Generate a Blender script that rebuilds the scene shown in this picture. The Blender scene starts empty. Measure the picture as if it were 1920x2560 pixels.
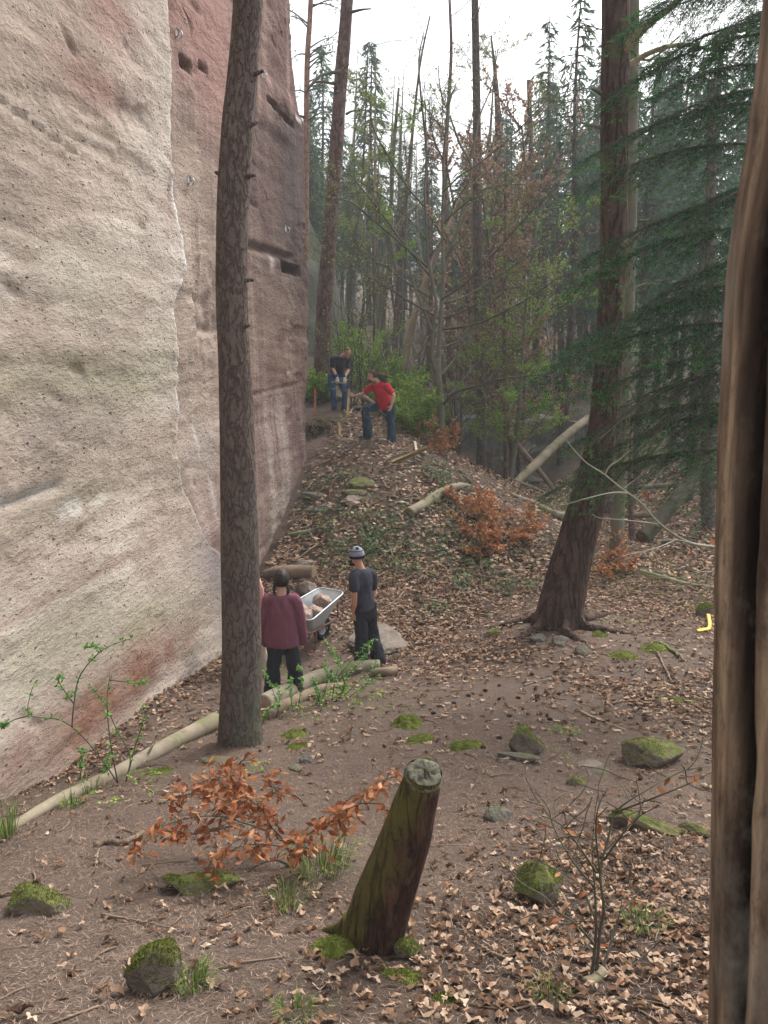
import bpy, math, random
import numpy as np
from mathutils import Vector, Matrix

random.seed(11)
R = np.random.default_rng(11)
S = bpy.context.scene
COL = S.collection

# ------------------------------------------------------------------ camera, sky, sun, exposure
PITCH = math.radians(12.0)
FPX = 2200.0                      # focal length in pixels of the 1920x2560 photograph
CAM = np.array([0.0, 0.0, 4.6])
cd = bpy.data.cameras.new('camera')
cam = bpy.data.objects.new('camera', cd)
COL.objects.link(cam)
cam.location = CAM
cam.rotation_euler = (math.radians(90) - PITCH, 0, 0)
cd.sensor_fit = 'VERTICAL'
cd.sensor_height = 36.0
cd.sensor_width = 27.0
cd.lens = 36.0 * FPX / 2560.0
cd.clip_start = 0.05
cd.clip_end = 2000.0
cd.dof.use_dof = True
cd.dof.focus_distance = 12.0
cd.dof.aperture_fstop = 20.0
S.camera = cam

SUN_EL, SUN_ROT = 52.0, 40.0
w = bpy.data.worlds.new('World')
S.world = w
w.use_nodes = True
wn = w.node_tree
bg = wn.nodes['Background']
sky = wn.nodes.new('ShaderNodeTexSky')
sky.sky_type = 'NISHITA'
sky.sun_disc = False
sky.sun_elevation = math.radians(SUN_EL)
sky.sun_rotation = math.radians(SUN_ROT)
sky.air_density = 1.0
sky.dust_density = 6.0
sky.ozone_density = 1.0
hs = wn.nodes.new('ShaderNodeHueSaturation')   # an overcast sky is nearly grey
hs.inputs['Saturation'].default_value = 0.22
wn.links.new(sky.outputs[0], hs.inputs['Color'])
wn.links.new(hs.outputs[0], bg.inputs['Color'])
bg.inputs['Strength'].default_value = 0.15
sl = bpy.data.lights.new('sun', 'SUN')
sl.energy = 0.8
sl.angle = math.radians(25)
sl.color = (1.0, 0.98, 0.95)
so = bpy.data.objects.new('sun', sl)
COL.objects.link(so)
# light travels from the sun's place in the sky (rotation measured from +Y towards +X)
sd = Vector((math.sin(math.radians(SUN_ROT)) * math.cos(math.radians(SUN_EL)),
             math.cos(math.radians(SUN_ROT)) * math.cos(math.radians(SUN_EL)),
             math.sin(math.radians(SUN_EL))))
so.rotation_euler = sd.to_track_quat('Z', 'Y').to_euler()
so.location = (10, 10, 40)
S.view_settings.view_transform = 'Standard'
S.view_settings.look = 'None'
S.view_settings.gamma = 1.0
S.view_settings.use_curve_mapping = False
S.view_settings.exposure = 1.25
S.cycles.max_bounces = 6
S.cycles.diffuse_bounces = 4
S.cycles.use_denoising = True

# ------------------------------------------------------------------ helpers: pixels, noise, meshes
CP_, SP_ = math.cos(PITCH), math.sin(PITCH)

def ray(px, py):
    u, v = (px - 960.0) / FPX, (1280.0 - py) / FPX
    return np.array([u, CP_ + v * SP_, -SP_ + v * CP_])

def P(px, py, Y):
    """the point at forward distance Y seen at that pixel of the photograph"""
    d = ray(px, py)
    return CAM + d * (Y / d[1])

def _hash(ix, iy, iz, seed):
    n = (ix.astype(np.int64) * 73856093) ^ (iy.astype(np.int64) * 19349663) ^ (iz.astype(np.int64) * 83492791) ^ (seed * 2654435761)
    n = n & 0xFFFFFFFF
    n = ((n ^ (n >> 13)) * 1274126177) & 0xFFFFFFFF
    n = ((n ^ (n >> 16)) * 2246822519) & 0xFFFFFFFF
    return ((n ^ (n >> 15)) & 0xFFFFFF) / float(0xFFFFFF)

def vn(x, y, z=0.0, seed=0):
    x, y, z = np.broadcast_arrays(np.asarray(x, float), np.asarray(y, float), np.asarray(z, float))
    fx, fy, fz = np.floor(x), np.floor(y), np.floor(z)
    ix, iy, iz = fx.astype(np.int64), fy.astype(np.int64), fz.astype(np.int64)
    tx, ty, tz = x - fx, y - fy, z - fz
    tx, ty, tz = tx * tx * (3 - 2 * tx), ty * ty * (3 - 2 * ty), tz * tz * (3 - 2 * tz)
    r = 0
    for a in (0, 1):
        for b in (0, 1):
            for c in (0, 1):
                r = r + _hash(ix + a, iy + b, iz + c, seed) * (tx if a else 1 - tx) * (ty if b else 1 - ty) * (tz if c else 1 - tz)
    return r * 2 - 1

def fbm(x, y, z=0.0, o=4, seed=0, g=0.5):
    x, y, z = np.asarray(x, float), np.asarray(y, float), np.asarray(z, float)
    r, a, t = 0, 1.0, 0.0
    for i in range(o):
        r = r + a * vn(x, y, z, seed + i * 17)
        t += a
        a *= g
        x, y, z = x * 2.03 + 5.1, y * 2.03 + 1.7, z * 2.03 + 3.3
    return r / t

def sstep(a, b, x):
    t = np.clip((np.asarray(x, float) - a) / (b - a), 0, 1)
    return t * t * (3 - 2 * t)

ORG = {}          # world origin of every thing (its parts share it)

class MB:
    """collects vertices and faces, links them as ONE mesh object"""
    def __init__(s):
        s.v, s.f, s.n = [], [], 0
        s.a = []
    def add(s, v, f, a=None):
        v = np.asarray(v, float).reshape(-1, 3)
        s.v.append(v)
        for ff in (f if isinstance(f, list) else [f]):
            ff = np.asarray(ff, np.int64)
            if ff.size:
                s.f.append(ff + s.n)
        if a is not None:
            s.a.append(np.asarray(a, float).reshape(-1, 3))
        s.n += len(v)
    def mesh(s, name, mat, smooth=True, org=(0, 0, 0)):
        me = bpy.data.meshes.new(name)
        v = np.concatenate(s.v) - np.asarray(org, float)
        me.vertices.add(len(v))
        me.vertices.foreach_set('co', v.astype(np.float32).ravel())
        loops = np.concatenate([f.ravel() for f in s.f]).astype(np.int32)
        sizes = np.concatenate([np.full(len(f), f.shape[1], np.int32) for f in s.f])
        st = np.concatenate([[0], np.cumsum(sizes)[:-1]]).astype(np.int32)
        me.loops.add(len(loops))
        me.loops.foreach_set('vertex_index', loops)
        me.polygons.add(len(sizes))
        me.polygons.foreach_set('loop_start', st)
        me.polygons.foreach_set('use_smooth', np.full(len(sizes), bool(smooth)))
        me.update(calc_edges=True)
        if s.a:
            c = np.concatenate(s.a)
            at = me.attributes.new('tint', 'FLOAT_COLOR', 'POINT')
            at.data.foreach_set('color', np.concatenate([c, np.ones((len(c), 1))], 1).astype(np.float32).ravel())
        if mat is not None:
            me.materials.append(mat)
        return me
    def build(s, name, mat, parent=None, org=None, smooth=True):
        if parent is not None:
            org = ORG[parent.name]
        elif org is None:
            org = (0, 0, 0)
        me = s.mesh(name, mat, smooth, org)
        o = bpy.data.objects.new(name, me)
        COL.objects.link(o)
        ORG[o.name] = np.asarray(org, float)
        if parent is not None:
            o.parent = parent
        else:
            o.location = org
        return o

def tag(o, label=None, cat=None, group=None, kind=None):
    if label: o['label'] = label
    if cat: o['category'] = cat
    if group: o['group'] = group
    if kind: o['kind'] = kind
    return o

def thing(name, label, cat, loc, group=None):
    o = bpy.data.objects.new(name, None)
    COL.objects.link(o)
    o.empty_display_size = 0.2
    o.location = tuple(float(c) for c in loc)
    ORG[o.name] = np.asarray(loc, float)
    return tag(o, label, cat, group)

def curve(pts, n):
    """Catmull-Rom through pts (k,c) sampled at n places"""
    p = np.asarray(pts, float)
    if len(p) == 2:
        t = np.linspace(0, 1, n)[:, None]
        return p[0] * (1 - t) + p[1] * t
    q = np.vstack([2 * p[0] - p[1], p, 2 * p[-1] - p[-2]])
    d = np.concatenate([[0], np.cumsum(np.linalg.norm(np.diff(p[:, :3], axis=0), axis=1))])
    s = np.linspace(0, d[-1], n)
    k = np.clip(np.searchsorted(d, s, 'right') - 1, 0, len(p) - 2)
    t = ((s - d[k]) / np.maximum(d[k + 1] - d[k], 1e-9))[:, None]
    a, b, c, e = q[k], q[k + 1], q[k + 2], q[k + 3]
    return 0.5 * (2 * b + (c - a) * t + (2 * a - 5 * b + 4 * c - e) * t * t + (3 * b - a - 3 * c + e) * t ** 3)

def frames(pts, hint=None):
    t = np.gradient(pts, axis=0)
    t /= np.maximum(np.linalg.norm(t, axis=1, keepdims=True), 1e-9)
    h = np.array([0.31, 0.9, 0.12]) if hint is None else np.asarray(hint, float)
    N = np.zeros_like(t)
    for i in range(len(t)):
        n = h - t[i] * h.dot(t[i])
        l = np.linalg.norm(n)
        if l < 1e-4:
            h = h + np.array([0.3, 0.2, 0.7])
            n = h - t[i] * h.dot(t[i])
            l = np.linalg.norm(n)
        N[i] = n / l
        if hint is None:
            h = N[i]
    return t, N, np.cross(t, N)

def tube(mb, pts, rad, sides=8, hint=None, cap=True, warp=None, col=None):
    """tube along pts; rad (k,) or (k,2) radii along the hint and across; warp(ang, s, pts)->radius factor"""
    pts = np.asarray(pts, float)
    k = len(pts)
    rad = np.asarray(rad, float)
    if rad.ndim == 0: rad = np.full(k, float(rad))
    if rad.ndim == 1: rad = np.stack([rad, rad], 1)
    t, N, B = frames(pts, hint)
    a = np.linspace(0, 2 * math.pi, sides, endpoint=False)
    rr = np.ones((k, sides))
    if warp is not None:
        rr = warp(np.broadcast_to(a, (k, sides)), np.arange(k)[:, None] * np.ones(sides), pts[:, None, :] * np.ones((1, sides, 1)))
    v = pts[:, None, :] + N[:, None, :] * (np.cos(a)[None, :] * rad[:, :1] * rr)[..., None] + B[:, None, :] * (np.sin(a)[None, :] * rad[:, 1:] * rr)[..., None]
    i = np.arange(k - 1)[:, None] * sides + np.arange(sides)[None, :]
    j = np.arange(k - 1)[:, None] * sides + (np.arange(sides)[None, :] + 1) % sides
    f = [np.stack([i, j, j + sides, i + sides], -1).reshape(-1, 4)]
    v = v.reshape(-1, 3)
    if cap:
        c0, c1 = len(v), len(v) + 1
        v = np.vstack([v, pts[:1], pts[-1:]])
        s = np.arange(sides)
        f.append(np.vstack([np.stack([np.full(sides, c0), (s + 1) % sides, s], 1),
                            np.stack([np.full(sides, c1), (k - 1) * sides + s, (k - 1) * sides + (s + 1) % sides], 1)]))
    mb.add(v, f, None if col is None else np.broadcast_to(np.asarray(col, float), (len(v), 3)) if np.ndim(col) == 1 else None)

def box(mb, c, size, X=(1, 0, 0), Y=(0, 1, 0), Z=(0, 0, 1), bev=0.12):
    """box with chamfered edges about c"""
    c = np.asarray(c, float); h = np.asarray(size, float) / 2
    A = np.array([X, Y, Z], float)
    A /= np.linalg.norm(A, axis=1, keepdims=True)
    b = min(h) * bev
    v, f = [], []
    for sx in (-1, 1):
        for sy in (-1, 1):
            for sz in (-1, 1):
                for ax in range(3):
                    q = np.array([sx * (h[0] - b), sy * (h[1] - b), sz * (h[2] - b)])
                    q[ax] = (sx, sy, sz)[ax] * h[ax]
                    v.append(q)
    v = np.array(v)
    idx = lambda sx, sy, sz, ax: ((((sx + 1) // 2) * 2 + (sy + 1) // 2) * 2 + (sz + 1) // 2) * 3 + ax
    q4, t3 = [], []
    for ax in range(3):
        o1, o2 = (ax + 1) % 3, (ax + 2) % 3
        for s in (-1, 1):
            L = []
            for a, d in ((-1, -1), (1, -1), (1, 1), (-1, 1)):
                k = [0, 0, 0]; k[ax] = s; k[o1] = a; k[o2] = d
                L.append(idx(*k, ax))
            q4.append(L if s > 0 else L[::-1])
    for ax in range(3):
        o1, o2 = (ax + 1) % 3, (ax + 2) % 3
        for a in (-1, 1):
            for d in (-1, 1):
                k0 = [0, 0, 0]; k0[o1] = a; k0[o2] = d
                k1 = list(k0); k0[ax] = -1; k1[ax] = 1
                q4.append([idx(*k0, o1), idx(*k1, o1), idx(*k1, o2), idx(*k0, o2)])
    for sx in (-1, 1):
        for sy in (-1, 1):
            for sz in (-1, 1):
                t3.append([idx(sx, sy, sz, 0), idx(sx, sy, sz, 1), idx(sx, sy, sz, 2)])
    mb.add(c + v @ A, [np.array(q4), np.array(t3)])

_ico = {}
def ico(n):
    if n in _ico: return _ico[n]
    p = (1 + 5 ** .5) / 2
    v = [(-1, p, 0), (1, p, 0), (-1, -p, 0), (1, -p, 0), (0, -1, p), (0, 1, p), (0, -1, -p), (0, 1, -p), (p, 0, -1), (p, 0, 1), (-p, 0, -1), (-p, 0, 1)]
    v = [np.array(q) / np.linalg.norm(q) for q in v]
    f = [(0, 11, 5), (0, 5, 1), (0, 1, 7), (0, 7, 10), (0, 10, 11), (1, 5, 9), (5, 11, 4), (11, 10, 2), (10, 7, 6), (7, 1, 8), (3, 9, 4), (3, 4, 2), (3, 2, 6), (3, 6, 8), (3, 8, 9), (4, 9, 5), (2, 4, 11), (6, 2, 10), (8, 6, 7), (9, 8, 1)]
    for _ in range(n):
        c, g = {}, []
        def mid(a, b):
            k = (min(a, b), max(a, b))
            if k not in c:
                m = v[a] + v[b]
                v.append(m / np.linalg.norm(m))
                c[k] = len(v) - 1
            return c[k]
        for a, b, d in f:
            x, y, z = mid(a, b), mid(b, d), mid(d, a)
            g += [(a, x, z), (b, y, x), (d, z, y), (x, y, z)]
        f = g
    _ico[n] = (np.array(v), np.array(f))
    return _ico[n]

def ell(mb, c, r, X=(1, 0, 0), Y=(0, 1, 0), Z=(0, 0, 1), n=2):
    v, f = ico(n)
    A = np.array([X, Y, Z], float)
    A /= np.linalg.norm(A, axis=1, keepdims=True)
    mb.add(np.asarray(c, float) + (v * np.asarray(r, float)) @ A, f)

def unit(a):
    a = np.asarray(a, float)
    return a / max(np.linalg.norm(a), 1e-9)

# ------------------------------------------------------------------ helpers: materials
class NM:
    """small node builder"""
    def __init__(s, name, rough=0.85, spec=0.25):
        s.m = bpy.data.materials.new(name)
        s.m.use_nodes = True
        s.t = s.m.node_tree
        s.b = s.t.nodes['Principled BSDF']
        s.b.inputs['Roughness'].default_value = rough
        s.b.inputs['Specular IOR Level'].default_value = spec
        s.tc = s.t.nodes.new('ShaderNodeTexCoord')
    def put(s, inp, x):
        if isinstance(x, bpy.types.NodeSocket): s.t.links.new(x, inp)
        elif isinstance(x, (tuple, list)) and len(x) == 3 and inp.type == 'RGBA': inp.default_value = (*x, 1)
        else: inp.default_value = x
    def obj(s, scale=(1, 1, 1), rot=(0, 0, 0)):
        n = s.t.nodes.new('ShaderNodeMapping')
        n.inputs['Scale'].default_value = scale
        n.inputs['Rotation'].default_value = rot
        s.t.links.new(s.tc.outputs['Object'], n.inputs['Vector'])
        return n.outputs[0]
    def noise(s, sc, vec=None, det=5, rough=0.55, dist=0.0):
        n = s.t.nodes.new('ShaderNodeTexNoise')
        n.inputs['Scale'].default_value = sc
        n.inputs['Detail'].default_value = det
        n.inputs['Roughness'].default_value = rough
        n.inputs['Distortion'].default_value = dist
        s.t.links.new(vec if vec is not None else s.tc.outputs['Object'], n.inputs['Vector'])
        return n.outputs['Fac']
    def ncol(s, sc, vec=None, det=3):
        n = s.t.nodes.new('ShaderNodeTexNoise')
        n.inputs['Scale'].default_value = sc
        n.inputs['Detail'].default_value = det
        s.t.links.new(vec if vec is not None else s.tc.outputs['Object'], n.inputs['Vector'])
        return n.outputs['Color']
    def voro(s, sc, vec=None, feat='F1', rnd=1.0):
        n = s.t.nodes.new('ShaderNodeTexVoronoi')
        n.feature = feat
        n.inputs['Scale'].default_value = sc
        n.inputs['Randomness'].default_value = rnd
        s.t.links.new(vec if vec is not None else s.tc.outputs['Object'], n.inputs['Vector'])
        return n.outputs['Distance']
    def ramp(s, fac, stops):
        n = s.t.nodes.new('ShaderNodeValToRGB')
        e = n.color_ramp.elements
        while len(e) < len(stops): e.new(0.5)
        for k, (p, c) in enumerate(stops):
            e[k].position = p
            e[k].color = (c, c, c, 1) if not isinstance(c, (tuple, list)) else (*c, 1)
        s.put(n.inputs['Fac'], fac)
        return n.outputs['Color']
    def mix(s, fac, a, b, mode='MIX'):
        n = s.t.nodes.new('ShaderNodeMix')
        n.data_type = 'RGBA'
        n.blend_type = mode
        s.put(n.inputs[0], fac); s.put(n.inputs[6], a); s.put(n.inputs[7], b)
        return n.outputs[2]
    def math(s, op, a, b=0.0, clamp=False):
        n = s.t.nodes.new('ShaderNodeMath')
        n.operation = op
        n.use_clamp = clamp
        s.put(n.inputs[0], a); s.put(n.inputs[1], b)
        return n.outputs[0]
    def vadd(s, a, b, k):
        n = s.t.nodes.new('ShaderNodeVectorMath'); n.operation = 'MULTIPLY_ADD'
        s.put(n.inputs[0], b); n.inputs[1].default_value = (k, k, k); s.put(n.inputs[2], a)
        return n.outputs[0]
    def rand(s):
        return s.t.nodes.new('ShaderNodeNewGeometry').outputs['Random Per Island']
    def orand(s):
        return s.t.nodes.new('ShaderNodeObjectInfo').outputs['Random']
    def up(s):
        g = s.t.nodes.new('ShaderNodeNewGeometry')
        x = s.t.nodes.new('ShaderNodeSeparateXYZ')
        s.t.links.new(g.outputs['Normal'], x.inputs[0])
        return x.outputs['Z']
    def zpos(s):
        x = s.t.nodes.new('ShaderNodeSeparateXYZ')
        s.t.links.new(s.tc.outputs['Object'], x.inputs[0])
        return x.outputs['Z']
    def attr(s, name='tint'):
        n = s.t.nodes.new('ShaderNodeAttribute')
        n.attribute_name = name
        return n.outputs['Color']
    def bump(s, h, strength=0.5, dist=0.02, prev=None):
        n = s.t.nodes.new('ShaderNodeBump')
        n.inputs['Strength'].default_value = strength
        n.inputs['Distance'].default_value = dist
        s.put(n.inputs['Height'], h)
        if prev is not None: s.t.links.new(prev, n.inputs['Normal'])
        return n.outputs[0]
    def done(s, col, nrm=None, rough=None, trans=None):
        s.put(s.b.inputs['Base Color'], col)
        if nrm is not None: s.t.links.new(nrm, s.b.inputs['Normal'])
        if rough is not None: s.put(s.b.inputs['Roughness'], rough)
        if trans:
            tr = s.t.nodes.new('ShaderNodeBsdfTranslucent')
            s.put(tr.inputs['Color'], col)
            mx = s.t.nodes.new('ShaderNodeMixShader')
            mx.inputs[0].default_value = trans
            s.t.links.new(s.b.outputs[0], mx.inputs[1])
            s.t.links.new(tr.outputs[0], mx.inputs[2])
            s.t.links.new(mx.outputs[0], s.t.nodes['Material Output'].inputs['Surface'])
        return s.m

M = {}

def m_bark(name, dark, mid, light, sx=9.0, sz=2.6, moss=None, depth=0.02, moss_h=None):
    k = NM(name, 0.92, 0.12)
    r = sz / sx
    v = k.obj((1, 1, r))
    wv = k.vadd(v, k.ncol(sx * .45, v), 0.10)
    def ridge(sc, vec, lo, hi):
        return k.ramp(k.math('MULTIPLY', k.math('ABSOLUTE', k.math('SUBTRACT', k.noise(sc, vec, 3, .5), .5)), 2.0), [(lo, 0.0), (hi, 1.0)])
    f1 = ridge(sx * .8, wv, .0, .16)                                # long fissures
    f2 = ridge(sx * .9, k.vadd(k.obj((.8, .8, r * 2.6)), k.ncol(5), .1), .0, .10)   # cross breaks
    plate = k.math('MULTIPLY', f1, k.math('ADD', k.math('MULTIPLY', f2, .35), .65))
    fine = k.noise(sx * 5, k.obj((1, 1, r * 1.6)), 6, 0.7)
    big = k.noise(1.3, None, 4)
    c = k.ramp(fine, [(0.28, mid), (0.6, light), (0.8, tuple(min(1, x * 1.3) for x in light))])
    c = k.mix(k.ramp(big, [(0.35, 0.0), (0.7, 0.55)]), c, mid)
    c = k.mix(k.ramp(k.noise(sx * 1.5, k.obj((1, 1, r)), 4), [(.35, .2), (.6, 0.0)]), c, dark)
    c = k.mix(k.math('ADD', k.math('MULTIPLY', plate, .72), .28), dark, c)
    if moss:
        mk = k.ramp(k.noise(4.2, k.obj((1, 1, 0.25)), 6, 0.75), [(0.5, 0.0), (0.64, 0.7)])
        if moss_h:
            z = k.zpos()
            hh = k.ramp(k.math('DIVIDE', z, moss_h), [(0.0, 1.0), (0.35, 0.7), (1.0, 0.0)])
            mk = k.mix(1.0, mk, hh, 'MULTIPLY')
        c = k.mix(mk, c, moss)
    n = k.bump(plate, 0.8, depth)
    n = k.bump(fine, 0.6, depth * 0.5, n)
    return k.done(c, n)

M['pine_bark'] = m_bark('pine_bark', (.045, .03, .024), (.13, .098, .082), (.20, .16, .138), 24, 9.0, (.12, .16, .10), 0.016, 3.0)
M['pine_bark_red'] = m_bark('pine_bark_red', (.022, .014, .010), (.08, .05, .038), (.145, .096, .074), 11, 2.2, None, 0.035)
M['trunk_red'] = m_bark('trunk_red', (.05, .03, .026), (.16, .10, .085), (.24, .165, .145), 9, 4.0)
M['trunk_spruce'] = m_bark('trunk_spruce', (.045, .035, .03), (.12, .095, .082), (.18, .15, .13), 12, 8.0)
M['pine_upper'] = m_bark('pine_upper', (.12, .06, .04), (.32, .18, .12), (.42, .26, .19), 9, 4.0)

def m_smoothbark(name, a, b, moss=None, sc=6.0):
    k = NM(name, 0.85, 0.2)
    n1 = k.noise(sc, k.obj((1, 1, 0.35)), 5, 0.6)
    c = k.ramp(n1, [(0.3, a), (0.7, b)])
    if moss:
        c = k.mix(k.ramp(k.noise(1.7, None, 6, 0.7), [(0.47, 0.0), (0.6, 0.9)]), c, moss)
    return k.done(c, k.bump(k.noise(sc * 6, k.obj((1, 1, 0.4)), 4), 0.5, 0.01))
M['beech_bark'] = m_smoothbark('beech_bark', (.12, .11, .085), (.21, .2, .16), (.13, .14, .07))
M['twig'] = m_smoothbark('twig', (.06, .05, .038), (.15, .135, .10), (.10, .11, .055))
M['twig_pale'] = m_smoothbark('twig_pale', (.2, .19, .14), (.34, .33, .25))
M['dead_wood'] = m_smoothbark('dead_wood', (.20, .155, .10), (.40, .32, .22), None, 4)
M['log_pale'] = m_smoothbark('log_pale', (.19, .15, .105), (.37, .315, .235), (.16, .165, .07), 3)
M['log_grey'] = m_smoothbark('log_grey', (.14, .115, .085), (.30, .26, .20), (.12, .14, .055), 5)
M['log_brown'] = m_smoothbark('log_brown', (.10, .068, .045), (.25, .185, .13), None, 5)
M['log_moss'] = m_smoothbark('log_moss', (.04, .034, .024), (.10, .085, .06), (.07, .10, .022), 4)
M['stick'] = m_smoothbark('stick', (.13, .085, .055), (.29, .21, .15))

def m_rock(name, a, b, moss=(.10, .145, .03), lo=0.35, hi=0.75, cover=0.5):
    k = NM(name, 0.9, 0.2)
    n1 = k.noise(5, None, 7, 0.65)
    c = k.ramp(n1, [(0.3, a), (0.7, b)])
    c = k.mix(k.ramp(k.noise(14, None, 4), [(0.5, 0.0), (0.75, 0.5)]), c, tuple(x * 0.5 for x in a))
    if moss:
        u = k.math('ADD', k.up(), k.math('MULTIPLY', k.math('SUBTRACT', k.noise(4.5, None, 6, 0.7), 0.5), 3.4 * cover))
        mc = k.ramp(k.noise(16, None, 6, .75), [(0.3, tuple(x * 0.35 for x in moss)), (0.5, moss), (0.72, tuple(x * 1.7 for x in moss))])
        mc = k.mix(k.ramp(k.noise(6, None, 4), [(.45, 0.0), (.65, .6)]), mc, (.14, .10, .06))
        c = k.mix(k.ramp(u, [(lo, 0.0), (hi, 1.0)]), c, mc)
    n = k.bump(n1, 0.7, 0.06)
    n = k.bump(k.noise(40, None, 5, 0.7), 0.5, 0.012, n)
    return k.done(c, n)
M['rock_moss'] = m_rock('rock_moss', (.11, .088, .068), (.24, .195, .155), (.11, .125, .032))
M['rock_plain'] = m_rock('rock_plain', (.17, .13, .105), (.33, .27, .22), (.14, .14, .06), 1.05, 1.6, 0.5)
M['rock_pink'] = m_rock('rock_pink', (.27, .19, .155), (.48, .37, .31), None)
M['rock_slab'] = m_rock('rock_slab', (.13, .105, .085), (.25, .21, .17), (.12, .13, .05), 1.1, 1.7, .5)
M['rock_grey'] = m_rock('rock_grey', (.10, .09, .078), (.22, .2, .17), (.11, .12, .05), 0.8, 1.4, 0.8)

k = NM('moss', 0.95, 0.1)
M['moss'] = k.done(k.ramp(k.noise(9, None, 5, 0.7), [(0.25, (.045, .075, .012)), (0.5, (.115, .14, .026)), (0.75, (.2, .215, .05))]), k.bump(k.noise(55, None, 4, 0.7), 1.0, 0.02))

def m_leafy(name, stops, trans=0.3, rough=0.65, obj=False, spec=.12):
    k = NM(name, rough, spec)
    return k.done(k.ramp(k.orand() if obj else k.rand(), stops), None, None, trans)
M['litter'] = m_leafy('litter', [(0, (.055, .028, .017)), (.25, (.14, .076, .044)), (.5, (.27, .165, .10)), (.78, (.41, .275, .185)), (.94, (.55, .42, .31)), (1, (.30, .13, .05))], 0.12)
M['needle_litter'] = m_leafy('needle_litter', [(0, (.09, .058, .04)), (.5, (.21, .145, .105)), (1, (.38, .28, .21))], 0.05)
M['copper_leaf'] = m_leafy('copper_leaf', [(0, (.17, .05, .02)), (.5, (.30, .10, .038)), (.85, (.42, .18, .075)), (1, (.56, .31, .18))], 0.3, 0.45, True)
M['copper_fleck'] = m_leafy('copper_fleck', [(0, (.30, .11, .04)), (.6, (.46, .2, .085)), (1, (.56, .32, .17))], 0.3)
M['brown_fleck'] = m_leafy('brown_fleck', [(0, (.22, .13, .08)), (.6, (.36, .22, .15)), (1, (.45, .3, .22))], 0.3)
M['fresh_leaf'] = m_leafy('fresh_leaf', [(0, (.12, .22, .03)), (.5, (.23, .36, .055)), (1, (.36, .48, .10))], 0.4)
M['dull_leaf'] = m_leafy('dull_leaf', [(0, (.13, .16, .045)), (.5, (.21, .25, .065)), (1, (.31, .34, .10))], 0.35)
M['sprout_leaf'] = m_leafy('sprout_leaf', [(0, (.08, .2, .045)), (.5, (.15, .31, .075)), (1, (.24, .43, .12))], 0.35)
M['ivy_leaf'] = m_leafy('ivy_leaf', [(0, (.025, .055, .022)), (.5, (.05, .095, .034)), (1, (.12, .18, .055))], 0.2, 0.4)
M['grass'] = m_leafy('grass', [(0, (.07, .12, .025)), (.5, (.14, .22, .045)), (1, (.27, .32, .10))], 0.3)
M['moss_blade'] = m_leafy('moss_blade', [(0, (.07, .095, .014)), (.5, (.15, .18, .03)), (1, (.27, .285, .07))], 0.3)
M['far_needle'] = m_leafy('far_needle', [(0, (.045, .085, .06)), (.5, (.08, .135, .09)), (1, (.13, .19, .115))], 0.4, 0.9, False, .02)
k = NM('spruce_needle', .9, .02)
sx_ = k.t.nodes.new('ShaderNodeSeparateColor'); k.t.links.new(k.attr(), sx_.inputs[0])
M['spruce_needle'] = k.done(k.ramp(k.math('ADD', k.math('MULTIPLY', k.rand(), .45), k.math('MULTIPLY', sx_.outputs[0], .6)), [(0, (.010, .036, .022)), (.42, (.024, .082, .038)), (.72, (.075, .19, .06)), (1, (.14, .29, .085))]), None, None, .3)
M['dead_needle'] = m_leafy('dead_needle', [(0, (.05, .035, .025)), (1, (.12, .09, .065))], 0.1)
# ------------------------------------------------------------------ the ground
CTRL_PX = [  # pixel of the photograph and the forward distance of the ground there
    (0, 2560, 2.9), (480, 2560, 2.9), (960, 2560, 2.9), (1400, 2560, 2.92), (1770, 2560, 2.95),
    (960, 2380, 3.5), (200, 2270, 4.0), (1640, 2270, 4.05), (690, 2170, 4.5), (1340, 2200, 4.38),
    (30, 2080, 5.35), (300, 1955, 6.5), (600, 1865, 7.9), (700, 1785, 9.0), (860, 1720, 10.0), (990, 1690, 10.8),
    (0, 1960, 7.65), (160, 1840, 8.6), (330, 1718, 10.1), (480, 1620, 12.0), (540, 1560, 13.2), (450, 1720, 10.0), (250, 1870, 8.0),
    (700, 1745, 10.2), (910, 1672, 11.4), (1000, 1900, 6.9), (1350, 1850, 7.65), (1650, 1890, 7.25), (1700, 2050, 5.65), (1100, 2050, 5.65),
    (1250, 1700, 10.0), (1650, 1700, 9.95), (1400, 1555, 12.2), (1700, 1560, 12.25), (1720, 1450, 15.0), (1700, 1300, 20), (1500, 1310, 20.5),
    (1000, 1640, 11.7), (1100, 1560, 13.0), (940, 1620, 12.2), (800, 1595, 12.6), (760, 1430, 14.8), (700, 1320, 16.6),
    (1100, 1450, 14.6), (1000, 1350, 15.4), (1200, 1400, 15.3), (900, 1250, 16.6), (1100, 1250, 16.8), (1250, 1290, 16.8), (1400, 1330, 17),
    (1050, 1150, 18.3), (870, 1110, 18.9), (985, 1112, 19.2), (850, 1027, 21.8), (780, 1075, 20.5), (765, 1140, 19.2), (960, 1050, 21.5)]
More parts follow.
